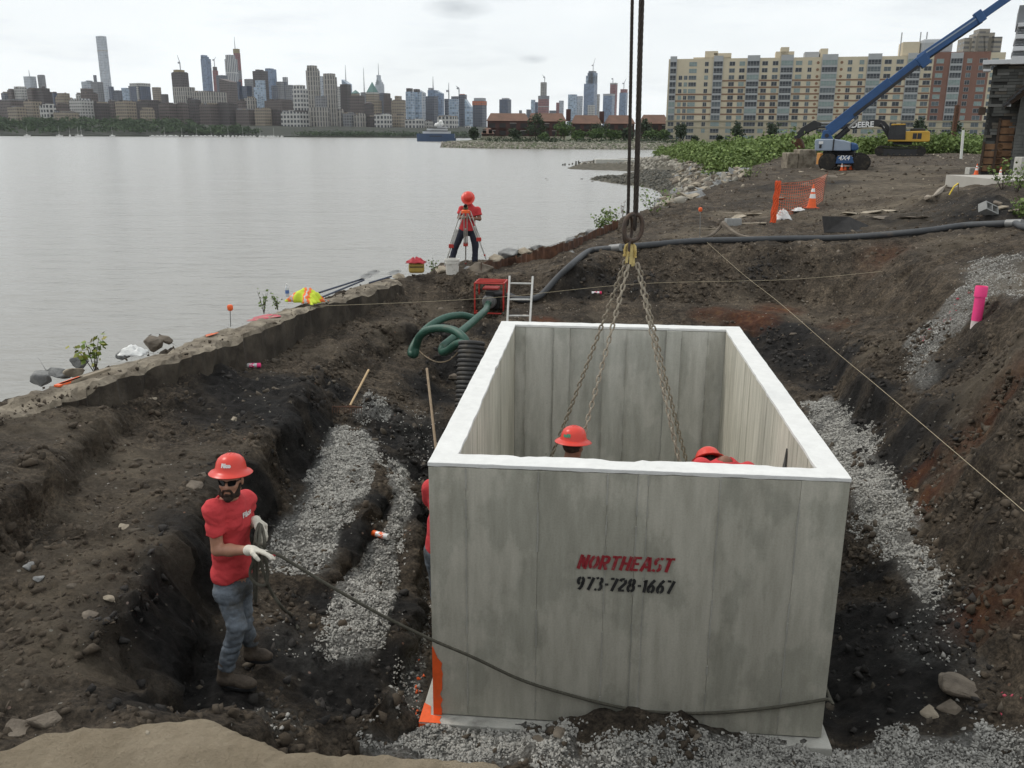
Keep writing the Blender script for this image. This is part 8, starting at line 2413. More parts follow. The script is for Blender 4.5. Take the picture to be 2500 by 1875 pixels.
# ---- the man with the rope
def rope_man():
 yb = 6.13
 pel = Dp(503, 1262, yb)
 rsh, lsh = Dp(459, 1098, yb - .14), Dp(531, 1079, yb + .17)
 nk = Dp(494, 1076, yb + .01)
 hc = Dp(498.5, 1038, yb - .02)
 rel, rwr, rtip = Dp(470, 1188, yb - .17), Dp(545, 1189, yb - .30), Dp(595, 1196, yb - .34)
 lel, lwr = Dp(527, 1140, yb + .18), Dp(553, 1124, yb + .06)
 rhip, lhip = Dp(491, 1268, yb - .05), Dp(520, 1264, yb + .10)
 rheel, rtoe = Dp(473, 1478, 5.99), Dp(553, 1489, 5.93)
 zf = min(rheel.z, rtoe.z); rheel.z = rtoe.z = zf
 lheel, ltoe = Dp(529, 1425, 6.26), Dp(588, 1425, 6.24)
 lheel.z = ltoe.z = max(lheel.z, zf + .0)
 org = Vector(((rheel.x + lheel.x) / 2 + .05, 6.1, zf))
 t = empty('person', org, 0, 'person in red shirt, red hard hat, sunglasses and jeans holding the rope', 'person')
 fwd = Vector((.74, -.67, 0))
 Mt = frame(fwd)
 rkn, lkn = Dp(512, 1352, yb - .13), Dp(524, 1345, yb + .08)
 ran, lan = rheel + Vector((.075, -.005, .13)), lheel + Vector((.06, -.005, .13))
 # body: one surface - head, neck, trunk, arms, hands, legs
 hf = Vector((.02, -1, .10)); hu = Vector((.02, .10, 1))
 HP, L, Mh = head(None, hc, hf, hu, 1.04)
 up = Vector((0, 0, 1))
 chest = (rsh + lsh) / 2 - up * .13
 body = HP + [cap(L(0, -.018, -.04), nk - up * .03, .055, .062, .025),
    ell(chest, (.155, .105, .19), Mt, .05), ell((chest + pel) / 2 - up * .03, (.14, .10, .18), Mt, .06), ell(pel, (.145, .105, .11), Mt, .05),
    cap(rsh, rel, .052, .044, .03), cap(rel, rel.lerp(rwr, .35), .042, .045, .02), cap(rel.lerp(rwr, .35), rwr, .044, .028, .02),
    cap(lsh, lel, .052, .044, .03), cap(lel, lwr, .044, .028, .02),
    cap(rhip, rkn, .075, .052, .03), cap(rkn, ran, .05, .035, .02), cap(lhip, lkn, .075, .052, .03), cap(lkn, lan, .05, .035, .02)]
 b = sdf_mesh('body', body, .008, M_skin, t, origin=org)
 # shirt: trunk and short sleeves, open hem
 hemz = pel.z + .070
 sh = [ell(chest + up * .03, (.165, .120, .20), Mt, .05), ell((chest + pel) / 2, (.158, .118, .24), Mt, .08), ell(pel + up * .07, (.165, .124, .15), Mt, .08),
  cap(nk - up * .028, chest, .070, .12, .05), cap(rsh + Vector((.004, 0, -.004)), rsh.lerp(rel, .70), .070, .072, .035), cap(lsh - up * .002, lsh.lerp(lel, .66), .072, .076, .035), cap(rsh - up * .01, lsh - up * .01, .075, None, .04)]
 aa = (rel - rsh).normalized(); ca = rsh.lerp(rel, .64)
 la = (lel - lsh).normalized(); cla = lsh.lerp(lel, .62)
 def smin(d, q, k):
  h = np.clip(.5 + .5 * (d - q) / k, 0, 1)
  return d * (1 - h) + q * h - k * h * (1 - h)
 def shfield(X, Y, Z):
  f = sdf_field(sh[:4] + sh[6:], X, Y, Z)
  for pr, c, n_ in ((sh[4], ca, aa), (sh[5], cla, la)):
   q = sdf_field([pr], X, Y, Z)
   s_ = (X - c.x) * n_.x + (Y - c.y) * n_.y + (Z - c.z) * n_.z
   f = smin(f, np.maximum(q, s_), .035)
  return f
 def shclip(X, Y, Z):
  hem = hemz + .012 * np.sin(X * 22 + Y * 17) - Z
  return np.maximum(hem, -(np.sqrt((X - nk.x) ** 2 + (Y - nk.y + .015) ** 2 + (Z - nk.z - .035) ** 2) - .077))
 fo = lambda X, Y, Z: .012 * fbm(X * 5 + Z * 4, Y * 5 - Z * 4, Z * 5, sc=1.5, oc=3, seed=77, ridged=True) + .003 * fbm(X * 16, Y * 16, Z * 10, sc=1, oc=2, seed=78)
 shirt = sdf_mesh('shirt', sh, .008, M_shirt, t, bump=fo, clip=shclip, origin=org, fieldfn=shfield)
 # jeans
 jn = [ell(pel - up * .02, (.160, .120, .13), Mt, .05), cap(rhip - up * .02, rkn, .096, .074, .04), cap(rkn, ran + up * .03, .073, .064, .03), cap(lhip - up * .02, lkn, .094, .074, .03), cap(lkn, lan + up * .03, .073, .064, .03)]
 jf = lambda X, Y, Z: .011 * fbm(X * 6, Y * 6, Z * 15, sc=1.2, oc=3, seed=91, ridged=True) + .008 * np.sin(Z * 75 + X * 20) * np.clip(1 - (Z - zf - .10) / .22, 0, 1) * .5
 sdf_mesh('jeans', jn, .008, M_jean, t, bump=jf, clip=lambda X, Y, Z: np.maximum((zf + .105) - Z, Z - (pel.z + .13)), origin=org)
 boot(rheel, rtoe, rheel + Vector((.075, -.003, .19)), t, org)
 boot(lheel, ltoe, lheel + Vector((.065, -.003, .19)), t, org)
 # gloves
 fd = (rtip - rwr).normalized()
 RH = hand(rwr - fd * .01, fd, (0.1, .35, .93), 1, .42, 1.05, .004)
 sdf_mesh('glove', [cap(rwr - (rwr - rel).normalized() * .035, rwr, .040, .036, .01)] + RH, .0045, M_glove, t, origin=org)
 lhd = Vector((.50, -.45, -.72))
 LH = hand(lwr, lhd, (.75, -.35, .55), -1, .85, 1.08, .004)
 sdf_mesh('glove', [cap(lwr + (lel - lwr).normalized() * .035, lwr, .040, .036, .01)] + LH, .0045, M_glove, t, origin=org)
 MB().ball(rtip - org - fd * .012 + Vector((0, -.004, -.008)), (.020, .013, .012), 10, 6).build('fingertip_coating', M_glove_red, t, smooth=True)
 # beard, hair, glasses
 bd = [cap(L(-.068, .016, -.020), L(-.054, .045, -.078), .011, .020, .02), cap(L(.068, .016, -.020), L(.054, .045, -.078), .011, .020, .02), cap(L(-.050, .046, -.085), L(0, .080, -.108), .019, .022, .03), cap(L(.050, .046, -.085), L(0, .080, -.108), .019, .022, .03),
  cap(L(-.024, .103, -.046), L(.024, .103, -.046), .0068, None, .01), cap(L(-.030, .095, -.05), L(-.034, .078, -.085), .007, .013, .012), cap(L(.030, .095, -.05), L(.034, .078, -.085), .007, .013, .012), cap(L(-.012, .100, -.078), L(.012, .100, -.078), .008, None, .01)]
 sdf_mesh('beard', bd, .0045, M_hair, t, bump=folds(3, .003, (90, 90, 90)), origin=org)
 hr = [ell(L(0, -.018, .040), (.083, .100, .080), Mh, .02)]
 sdf_mesh('hair', hr, .006, M_hair, t, bump=folds(4, .004, (60, 60, 60)), clip=lambda X, Y, Z: ((X - hc.x) * Mh[1][0] + (Y - hc.y) * Mh[1][1] + (Z - hc.z) * Mh[1][2]) - .045, origin=org)
 gl = empty('sunglasses', (0, 0, 0)); gl.parent = t
 Mx = Matrix(Mh.tolist()).transposed()
 for sx in (-1, 1):
  out = [(.010, -.017), (.008, .014), (.020, .020), (.060, .020), (.063, .010), (.056, -.014), (.046, -.021), (.020, -.021)]
  pts = [Mx @ Vector((sx * x * 1.05, .108 - 7.5 * (x) ** 2, z + .008)) + hc - org for x, z in out]
  MB().prism(pts, None, Mx @ Vector((0, .005, 0))).build('lens', M_lens, gl)
  MB().beam(Mx @ Vector((sx * .066, .082, .020)) + hc - org, Mx @ Vector((sx * .082, -.01, .016)) + hc - org, .004, .009).build('temple', M_lens, gl)
 MB().beam(Mx @ Vector((-.014, .112, .016)) + hc - org, Mx @ Vector((.014, .112, .016)) + hc - org, .006, .006).build('bridge', M_lens, gl)
 ho, Hx = helmet(t, loc(hc, Mh, 0, -.008, .070), (hf[0], hf[1], hf[2] + .06), (hu[0], hu[1] + .06, hu[2]), org, s=.86)
 hat_text(ho, Hx, loc(hc, Mh, 0, -.008, .070), org, 'Filco', .036)
 # chest print: cast on to the shirt
 bv = BVHTree.FromObject(shirt, bpy.context.evaluated_depsgraph_get())
 vs, fs = text_mesh('Filco', .055, bold=.003)
 cpos = Dp(546, 1098, yb - .5) - org
 xd = Vector(Mt[0]) * -1 if Vector(Mt[0]).x < 0 else Vector(Mt[0])
 out = []
 ctr = Vector(chest) + Vector(Mt[1]) * .3 + xd * .085 + up * .055 - org
 for v in vs:
  o_ = ctr + xd * v.x + up * v.y
  h_ = bv.ray_cast(o_, Vector(-Vector(Mt[1])))
  out.append((h_[0] + Vector(Mt[1]) * .003) if h_[0] else o_ - Vector(Mt[1]) * .17)
 MB().add(out, fs).build('chest_print', M_white_print, t, fix=False)
 return t, rtip, lwr + lhd * .06, org
man, RTIP, LHAND, MORG = rope_man()
# the tag line: from the man's hand across the front of the vault, and the coil hanging from his hands
M_tag = mat('grey_green_rope', (.085, .080, .062), .9, .25, 30, .5, 90)
def on_face(dx, dy, off):
 u, z = on_front(dx, dy); return BO + BA * u + BB * (-off) + Vector((0, 0, z))
P = [RTIP + Vector((-.10, .02, .0)), RTIP, Dp(640, 1222, 5.83), Dp(720, 1270, 5.87), Dp(830, 1332, 5.93), Dp(931, 1381, 6.02), Dp(1020, 1419, 6.05), on_face(1130, 1460, .06), on_face(1240, 1497, .04), on_face(1350, 1525, .03), on_face(1430, 1535, .025), on_face(1520, 1537, .022), on_face(1620, 1530, .022), on_face(1700, 1520, .022), on_face(1783, 1507, .02)]
P += [BO + BA * (BW + .03) + Vector((0, 0, on_front(1783, 1507)[1])), BO + BA * (BW + .025) + BB * 1.0 + Vector((0, 0, .36))]
tl = empty('tag_line', RTIP, 0, 'long grey rope held by the bearded man, running across and around the vault', 'rope')
MB().tube([p - RTIP for p in polyline(P, 8)], .0125, 8).build('rope', M_tag, tl, smooth=True)
lh = LHAND
P = [lh + Vector((0, .0, .03)), Dp(552, 1165, 5.98), Dp(570, 1195, 5.92), Dp(578, 1235, 5.92), Dp(574, 1262, 5.92), Dp(558, 1263, 5.93), Dp(543, 1250, 5.94), Dp(541, 1230, 5.94), Dp(553, 1200, 5.93), Dp(560, 1170, 5.95), lh + Vector((.01, .0, .02)), Dp(572, 1170, 5.98), Dp(563, 1200, 5.97), Dp(566, 1225, 5.95), Dp(577, 1258, 5.95), Dp(590, 1285, 6.0), Dp(613, 1316, 6.1), hitg(630, 1340, .05), hitg(645, 1363, .02)]
MB().tube([p - RTIP for p in polyline(P, 8)], .0125, 8).build('coil', M_tag, tl, smooth=True)
P = [lh, Dp(549, 1180, 6.02), Dp(549, 1250, 6.08), Dp(552, 1300, 6.1), Dp(554, 1250, 6.03), Dp(556, 1190, 6.0), lh + Vector((0, .01, 0))]
MB().tube([p - RTIP for p in polyline(P, 8)], .0125, 8).build('hanging_loop', M_tag, tl, smooth=True)
# ---- the surveyor behind the tripod
def surveyor():
 y0 = 20.9
 D = lambda x, y, dy=0: Dp(x, y, y0 + dy)
 lf, rf = D(976, 566), D(1025, 566)
 zf = min(g(lf.x, y0), g(rf.x, y0)) ; org = D(1005, 566);
 t = empty('person', org, 0, 'person bent over the surveying tripod, red shirt and red hard hat', 'person')
 pel = D(1007, 496, .12)
 ls, rs = D(997, 451, -.02), D(1032, 453, -.02)
 hc = D(1011, 431, -.18)
 nk = D(1013, 444, -.04)
 Mt = frame((0, -1, -.15))
 up = Vector((0, 0, 1))
 ch = (ls + rs) / 2 - up * .12
 lh_, rh_ = D(998, 499, .12), D(1022, 499, .12)
 lk, rk_ = D(984, 532, .05), D(1027, 532, .05)
 lf, rf = D(976, 562), D(1026, 563)
 le, re = D(992, 470, -.06), D(1036, 473, -.06)
 lw, rw = D(1006, 470, -.34), D(1019, 472, -.34)
 HP, L, Mh = head(None, hc, (0, -.75, -.66), (0, -.66, .75), 1.0)
 body = HP + [cap(L(0, -.02, -.04), nk, .055, .06, .02), ell(ch, (.16, .11, .19), Mt, .05), ell((ch + pel) / 2, (.14, .10, .2), Mt, .06), ell(pel, (.145, .105, .11), Mt, .05),
    cap(ls, le, .05, .042, .03), cap(le, lw, .042, .027, .02), cap(rs, re, .05, .042, .03), cap(re, rw, .042, .027, .02),
    cap(lh_, lk, .075, .052, .03), cap(lk, lf, .05, .04, .02), cap(rh_, rk_, .075, .052, .03), cap(rk_, rf, .05, .04, .02)]
 body += hand(lw, (.6, -.8, .1), (0, 0, -1), 1, .5) + hand(rw, (-.6, -.8, .1), (0, 0, -1), -1, .5)
 sdf_mesh('body', body, .012, M_skin2, t, origin=org)
 sh = [ell(ch + up * .04, (.165, .13, .20), Mt, .05), ell((ch + pel) / 2, (.175, .125, .25), Mt, .08), ell(pel + up * .04, (.175, .13, .14), Mt, .08), cap(nk, ch, .075, .12, .05), cap(ls, ls.lerp(le, .62), .070, .078, .04), cap(rs, rs.lerp(re, .62), .070, .078, .04)]
 ce, de = ls.lerp(le, .62), rs.lerp(re, .62)
 def clp(X, Y, Z):
  q = (pel.z - .02) - Z
  for c, a, b in ((ce, ls, le), (de, rs, re)):
   n = (b - a).normalized()
   s_ = (X - c.x) * n.x + (Y - c.y) * n.y + (Z - c.z) * n.z
   r_ = np.sqrt((X - c.x) ** 2 + (Y - c.y) ** 2 + (Z - c.z) ** 2)
   q = np.maximum(q, np.where(r_ < .14, s_, -1))
  return q
 sdf_mesh('shirt', sh, .012, M_shirt, t, bump=folds(12, .012), clip=clp, origin=org)
 jn = [ell(pel - up * .02, (.165, .125, .13), Mt, .05), cap(lh_, lk, .098, .078, .04), cap(lk, lf, .076, .068, .03), cap(rh_, rk_, .098, .078, .04), cap(rk_, rf, .076, .068, .03)]
 sdf_mesh('trousers', jn, .012, M_dark_jean, t, bump=folds(13, .012), clip=lambda X, Y, Z: Z - (pel.z + .06), origin=org)
 for f_ in (lf, rf): boot(f_ + Vector((-.03, .06, -.11)), f_ + Vector((-.06 if f_ is lf else .06, -.2, -.11)), f_ + Vector((-.02, .03, .05)), t, org)
 helmet(t, loc(hc, Mh, 0, -.004, .055), (0, -.62, -.78), (0, -.78, .62), org, s=.86)
 # tripod with level
 tb = D(1006, 572, -1.0)
 hd = D(1006, 455, -.62)
 tr = empty('survey_tripod', tb, 0, 'aluminium surveying tripod with orange fittings and a level on top', 'tripod')
 feet = [hitg(957, 584), hitg(1006, 575), Vector(Dp(1050, 560, 20.4))]
 for k, f_ in enumerate(feet):
  a = hd + Vector((-.07 if k == 0 else (.07 if k == 2 else 0), -.05 if k == 1 else .02, -.02))
  lg = empty('leg', (0, 0, 0)); lg.parent = tr
  d = f_ - a; sx = d.cross(Vector((0, 1, .3))).normalized() * .035
  m_ = a + d * .58
  MB().cyl(a + sx - tb, m_ + sx - tb, .012, n=8).build('upper_tube', M_alu, lg, smooth=True)
  MB().cyl(a - sx - tb, m_ - sx - tb, .012, n=8).build('upper_tube', M_alu, lg, smooth=True)
  MB().cyl(a + d * .3 - tb, f_ - tb, .017, .015, n=8).build('lower_tube', M_alu, lg, smooth=True)
  MB().box(m_ - tb, (.11, .06, .09)).build('clamp', M_redfr, lg, bevel=.01)
  MB().cyl(f_ - d.normalized() * .12 - tb, f_ - tb, .022, .004, 8).build('foot', M_redfr, lg, smooth=True)
 MB().lathe([(0, -.05), (.10, -.05), (.10, .0), (.07, .02), (0, .02)], hd - tb, 16).build('tripod_head', M_or, tr, smooth=True)
 lv = empty('level', (0, 0, 0)); lv.parent = tr
 MB().lathe([(0, .02), (.05, .02), (.06, .05), (.05, .07), (0, .07)], hd - tb, 14).build('level_base', mat('brass_green', (.10, .095, .05), .5), lv, smooth=True)
 MB().cyl(hd - tb + Vector((0, .09, .11)), hd - tb + Vector((0, -.12, .11)), .032, .042, 14).build('telescope', M_black, lv, smooth=True)
 MB().cyl(hd - tb + Vector((0, -.122, .11)), hd - tb + Vector((0, -.128, .11)), .033, .033, 14).build('lens', M_lens, lv, smooth=True)
 MB().cyl(hd - tb + Vector((-.05, 0, .08)), hd - tb + Vector((.05, 0, .08)), .02, n=10).build('knob', mat('brass', (.35, .27, .12), .4, metal=.6), lv, smooth=True)
surveyor()
# ---- people partly behind or inside the vault
def worker(label, org, hc, hfwd, hup, sh_l, sh_r, pel, feet, hands, trunk_fwd, shirtm, skin, hat=True, back_text=None, trousers=M_dark_jean):
 t = empty('person', org, 0, label, 'person')
 O = Vector(org); up = Vector((0, 0, 1))
 hc, sh_l, sh_r, pel = Vector(hc), Vector(sh_l), Vector(sh_r), Vector(pel)
 Mt = frame(trunk_fwd, (sh_l + sh_r) / 2 - pel)
 sp = ((sh_l + sh_r) / 2 - pel).normalized()
 HP, L, Mh = head(None, hc, hfwd, hup, 1.0)
 nk = (sh_l + sh_r) / 2 + sp * .05
 ch = (sh_l + sh_r) / 2 - sp * .13
 hipo = (sh_r - sh_l).normalized() * .09
 body = HP + [cap(L(0, -.02, -.04), nk, .055, .06, .02), ell(ch, (.16, .11, .19), Mt, .05), ell((ch + pel) / 2, (.14, .10, .2), Mt, .06), ell(pel, (.145, .105, .11), Mt, .05)]
 shp = [ell(ch + sp * .03, (.185, .13, .20), Mt, .05), ell((ch + pel) / 2, (.17, .125, .24), Mt, .08), ell(pel + sp * .05, (.172, .13, .14), Mt, .08), cap(nk - sp * .02, ch, .072, .12, .05)]
 jn = [ell(pel, (.160, .12, .13), Mt, .05)]
 for k, (f_, s_, hnd) in enumerate(zip(feet, (sh_l, sh_r), hands)):
  f_, hnd = Vector(f_), Vector(hnd)
  hip = pel + hipo * (-1 if k == 0 else 1)
  kn = (hip + f_) / 2 + Vector(trunk_fwd).normalized() * .06
  el = (s_ + hnd) / 2 + Vector((0, 0, -.08)) + (s_ - (sh_l + sh_r) / 2).normalized() * .06
  body += [cap(s_, el, .05, .042, .03), cap(el, hnd, .042, .027, .02), cap(hip, kn, .07, .05, .03), cap(kn, f_ + up * .1, .048, .036, .02)]
  body += hand(hnd, (hnd - el), (0, 0, 1), 1 if k == 0 else -1, .6)
  shp.append(cap(s_, s_.lerp(el, .6), .078, .084, .04))
  jn += [cap(hip, kn, .095, .076, .04), cap(kn, f_ + up * .10, .074, .066, .03)]
  fw = Vector(trunk_fwd); fw.z = 0; fw.normalize()
  boot(f_ - fw * .09, f_ + fw * .19, f_ + up * .18, t, O)
 sdf_mesh('body', body, .010, skin, t, origin=O)
 sho = sdf_mesh('shirt', shp, .010, shirtm, t, bump=folds(21, .010), clip=lambda X, Y, Z: -(np.sqrt((X - nk.x) ** 2 + (Y - nk.y) ** 2 + (Z - nk.z - .04) ** 2) - .07), origin=O)
 sdf_mesh('trousers', jn, .012, trousers, t, bump=folds(22, .010), origin=O)
 hr = [ell(L(0, -.018, .030), (.082, .100, .085), Mh, .02)]
 sdf_mesh('hair', hr, .008, M_hair, t, bump=folds(4, .004, (60, 60, 60)), clip=lambda X, Y, Z: ((X - hc.x) * Mh[1][0] + (Y - hc.y) * Mh[1][1] + (Z - hc.z) * Mh[1][2]) - .03, origin=O)
 if hat:
  c = loc(hc, Mh, 0, -.004, .060)
  ho, Hx = helmet(t, c, hfwd, hup, org, s=.86)
  return t, sho, ho, Hx, c, Mt
 return t, sho, None, None, None, Mt
# inside the vault, back turned: helmet at (1237, 950)
hb = Dp(1238, 966, 7.35)
hz = BO.z + .02
w = worker('person inside the vault seen from behind, red hard hat beside the left chains', (hb.x, 7.35, hz), hb, (.55, .83, -.12), (.05, .1, 1), hb + Vector((-.22, .05, -.22)), hb + Vector((.13, -.16, -.24)), hb + Vector((-.06, -.02, -.75)), [(hb.x - .16, 7.4, hz), (hb.x + .1, 7.3, hz)], [hb + Vector((.05, .32, -.5)), hb + Vector((.30, .05, -.5))], (.6, .8, -.05), M_shirt, M_skin2)
hat_text(w[2], w[3], w[4], w[0].location, 'Filco', .036, True, M_grn_print)
# inside the vault, stooping: helmet rim at (1530, 985)
hb = Dp(1532, 1013, 7.10)
w = worker('person stooping inside the vault at the right, only red helmet rim and shoulder showing', (hb.x, 7.2, hz), hb, (-.05, .62, -.78), (0, .80, .6), hb + Vector((-.10, -.15, .08)), hb + Vector((.28, -.17, .05)), hb + Vector((.04, -.42, -.60)), [(hb.x - .12, 7.0, hz), (hb.x + .16, 6.95, hz)], [hb + Vector((-.15, .2, -.5)), hb + Vector((.2, .2, -.5))], (0, .75, -.5), M_shirt, M_skin2)
# left of the vault, back turned, mostly hidden by its corner
fz = g(-.85, 7.5)
s0 = Dp(924, 1052, 7.45)
w = worker('person half hidden behind the vault near left corner, red shirt with white back print', (s0.x + .12, 7.45, fz), (s0.x + .24, 7.84, s0.z + .03), (.3, .8, -.6), (0, .6, .8), (s0.x + .02, 7.5, s0.z - .02), (s0.x + .36, 7.42, s0.z - .02), (s0.x + .13, 7.42, s0.z - .62), [(s0.x + .08, 7.5, fz), (s0.x + .27, 7.4, fz)], [(s0.x + .12, 7.85, s0.z - .4), (s0.x + .36, 7.8, s0.z - .4)], (.2, .97, -.05), M_shirt, M_skin, True, None, M_jean)
sho = w[1]
bv = BVHTree.FromObject(sho, bpy.context.evaluated_depsgraph_get())
for body, sz, dz in (('Filco', .11, .0), ('INDUSTRIAL', .042, -.085)):
 vs, fs = text_mesh(body, sz, bold=.004)
 out = []
 for v in vs:
  o_ = Vector((s0.x + .17 + v.x, 7.0, s0.z - .11 + dz + v.y)) - w[0].location
  h_ = bv.ray_cast(o_, Vector((0, 1, 0)))
  out.append(h_[0] + Vector((0, -.003, 0)) if h_[0] else o_ + Vector((0, .4, 0)))
 MB().add(out, fs).build('back_print', M_white_print, w[0], fix=False)
# ------------------------------------------------------------------ crushed stone, clods, rubble
rng = np.random.default_rng(21)
M_grav = mat('crushed_stone', (.19, .184, .168), .85, .1, 14, .3, 60, col2=(.52, .505, .465), thr=(.30, .70), coord='Object')
def scatter_poly(wp, dens, smin, smax, th=-.40):
 xs = [p.x for p in wp]; ys = [p.y for p in wp]
 x0, x1, y0, y1 = min(xs), max(xs), min(ys), max(ys)
 n = int((x1 - x0) * (y1 - y0) * dens)
 x, y = rng.uniform(x0, x1, n), rng.uniform(y0, y1, n)
 stray = (rng.random(n) < .10) * 1.0
 jx, jy = x + .26 * fbm(x, y, sc=3, oc=4, seed=91), y + .26 * fbm(x, y, sc=3, oc=4, seed=92)
 ok = in_poly(jx + stray * rng.normal(size=n) * .16, jy + stray * rng.normal(size=n) * .16, wp)
 x, y = x[ok], y[ok]
 ok = fbm(x, y, sc=2.2, oc=3, seed=93) > th + rng.normal(size=len(x)) * .16
 x, y = x[ok], y[ok]
 lu_ = (x - BO.x) * BA.x + (y - BO.y) * BA.y; lv_ = (x - BO.x) * BB.x + (y - BO.y) * BB.y
 ok = ~((lu_ > -.1) & (lu_ < BW + .06) & (lv_ > -.11) & (lv_ < BD + .1)) | ((lv_ > -.13) & (lv_ < -.015) & (ground(x, y) > BO.z + .01))
 x, y = x[ok], y[ok]
 s = smin * (smax / smin) ** rng.random(len(x)) * np.where(rng.random(len(x)) < .04, 1.7, 1)
 return np.stack([x, y, ground(x, y) + s * rng.uniform(-.35, .5, len(x))], -1), s
for kind, wp, dens in GPOLY:
 dn, a, b = {'near': (5200, .011, .024), 'bank': (3400, .012, .027), 'strip': (3400, .012, .026), 'floor': (2400, .011, .022), 'shelf': (3000, .012, .028), 'spill': (1500, .012, .026), 'bedding': (2600, .010, .02), 'crumbs': (1600, .011, .025)}[kind]
 P, S = scatter_poly(wp, dn * dens, a, b, -.62 if kind == 'near' else -.40)
 if not len(P): continue
 V, F, ids = stones_np(P, S, int(rng.integers(1e6)), .62)
 me = np_mesh('crushed_stone', V, F, M_grav)
 tag(link('crushed_stone', me), kind='stuff')
def mask_at(mk, x, y):
 i = np.clip(np.searchsorted(GX, x), 0, NX - 1); j = np.clip(np.searchsorted(GY, y), 0, NY - 1)
 return mk[j, i]
def field(n, x0, x1, y0, y1, a, b, powr, mt, name, seed, flat=.7, cond=None, sink=.1):
 r = np.random.default_rng(seed)
 x, y = r.uniform(x0, x1, n), r.uniform(y0, y1, n)
 keep = fbm(x, y, sc=1.1, oc=4, seed=seed) > r.uniform(-.5, .35, n)
 lu_ = (x - BO.x) * BA.x + (y - BO.y) * BA.y; lv_ = (x - BO.x) * BB.x + (y - BO.y) * BB.y
 keep &= ~((lu_ > -.12) & (lu_ < BW + .08) & (lv_ > -.13) & (lv_ < BD + .12))
 keep &= ground(x, y) > .0 if y1 < 30 else ground(x, y) > -.3
 if cond is not None: keep &= cond(x, y, r)
 x, y = x[keep], y[keep]
 s = a * (b / a) ** (r.random(len(x)) ** powr)
 V, F, ids = stones_np(np.stack([x, y, ground(x, y) - s * sink], -1), s, seed, flat, 12, 10)
 tag(link(name, np_mesh(name, V, F, mt)), kind='stuff')
nograv = lambda x, y, r: (mask_at(_grav, x, y) < r.uniform(.3, 1.25, len(x))) & (mask_at(TANM, x, y) < .3)
M_rub = mat('soil_coated_stone', (.055, .045, .034), .95, .1, 4, .8, 30, col2=(.15, .125, .095), thr=(.35, .75))
M_clodk = mat('black_soil_clods', (.016, .015, .014), .95, .1, 3, .6, 40, col2=(.045, .040, .036))
field(60000, -5.4, 5.6, 3.0, 16, .008, .07, 2.5, M_clod, 'soil_clods', 101, cond=lambda x, y, r: nograv(x, y, r) & (mask_at(BLACK, x, y) < .5))
field(26000, -5.4, 5.6, 3.0, 16, .008, .075, 2.4, M_clodk, 'black_soil_clods', 102, cond=lambda x, y, r: nograv(x, y, r) & (mask_at(BLACK, x, y) > .3))
field(3000, -5.2, 5.6, 3.2, 16, .015, .09, 2.8, M_rub, 'stony_rubble', 103, .5, cond=nograv)
onface = lambda x, y, r: (mask_at(steep, x, y) > .35) & (mask_at(TANM, x, y) < .3)
field(90000, -5.2, 6.5, 3.0, 21, .012, .085, 2.3, M_clod, 'face_clods', 121, .7, cond=lambda x, y, r: onface(x, y, r) & (mask_at(BLACK, x, y) < .5), sink=-.15)
field(60000, -5.2, 6.5, 3.0, 21, .012, .085, 2.3, M_clodk, 'black_face_clods', 122, .7, cond=lambda x, y, r: onface(x, y, r) & (mask_at(BLACK, x, y) > .3), sink=-.15)
field(2200, -5.2, 10, 3.0, 21, .015, .09, 2.8, M_rub, 'face_stones', 123, .6, cond=onface, sink=-.1)
field(2600, -5.2, 5.6, 3.2, 16, .006, .018, 2.0, M_grav, 'loose_chippings', 104, .6, cond=lambda x, y, r: nograv(x, y, r) & (r.random(len(x)) < .8))
field(14000, -4, 12, 16, 32, .015, .09, 2.8, M_clod, 'soil_clods', 105, .6, cond=nograv)
field(2200, -4, 12, 16, 32, .02, .10, 2.2, M_brown, 'stony_rubble', 106, .5)
field(9000, 0, 45, 30, 82, .03, .22, 2.6, M_clod, 'soil_clods', 107, .5, cond=lambda x, y, r: ground(x, y) > 1.8)
field(1500, 4, 45, 30, 82, .03, .22, 2.2, M_tan, 'stony_rubble', 108, .4, cond=lambda x, y, r: ground(x, y) > 1.8)
field(2600, 5, 10, 7, 18, .012, .07, 2.6, M_clod, 'soil_clods', 109, .6)
field(1500, -2.5, 1.4, 1.5, 2.9, .003, .013, 2.0, M_tan, 'fine_pebbles', 110, .6, cond=lambda x, y, r: (mask_at(TANM, x, y) > .6) & (r.random(len(x)) < .35))
for poly_, mt, nm, dn in (([(2165, 1480), (2240, 1470), (2250, 1560), (2170, 1550)], M_pinkpaint, 'pink_sprayed_stones', 420), ([(921, 1395), (931, 1395), (915, 1480), (900, 1565), (885, 1565), (898, 1480)], M_or, 'orange_sprayed_stones', 900), ([(2090, 632), (2100, 636), (2040, 700), (1990, 745), (1985, 738), (2030, 690)], M_pinkpaint, 'pink_sprayed_stones', 500)):
 P, S = scatter_poly([hit(min(a, 2250), b) for a, b in poly_], dn, .014, .026)
 if len(P):
  V, F, ids = stones_np(P, S, 7, .6)
  tag(link(nm, np_mesh(nm, V, F, mt)), kind='stuff')
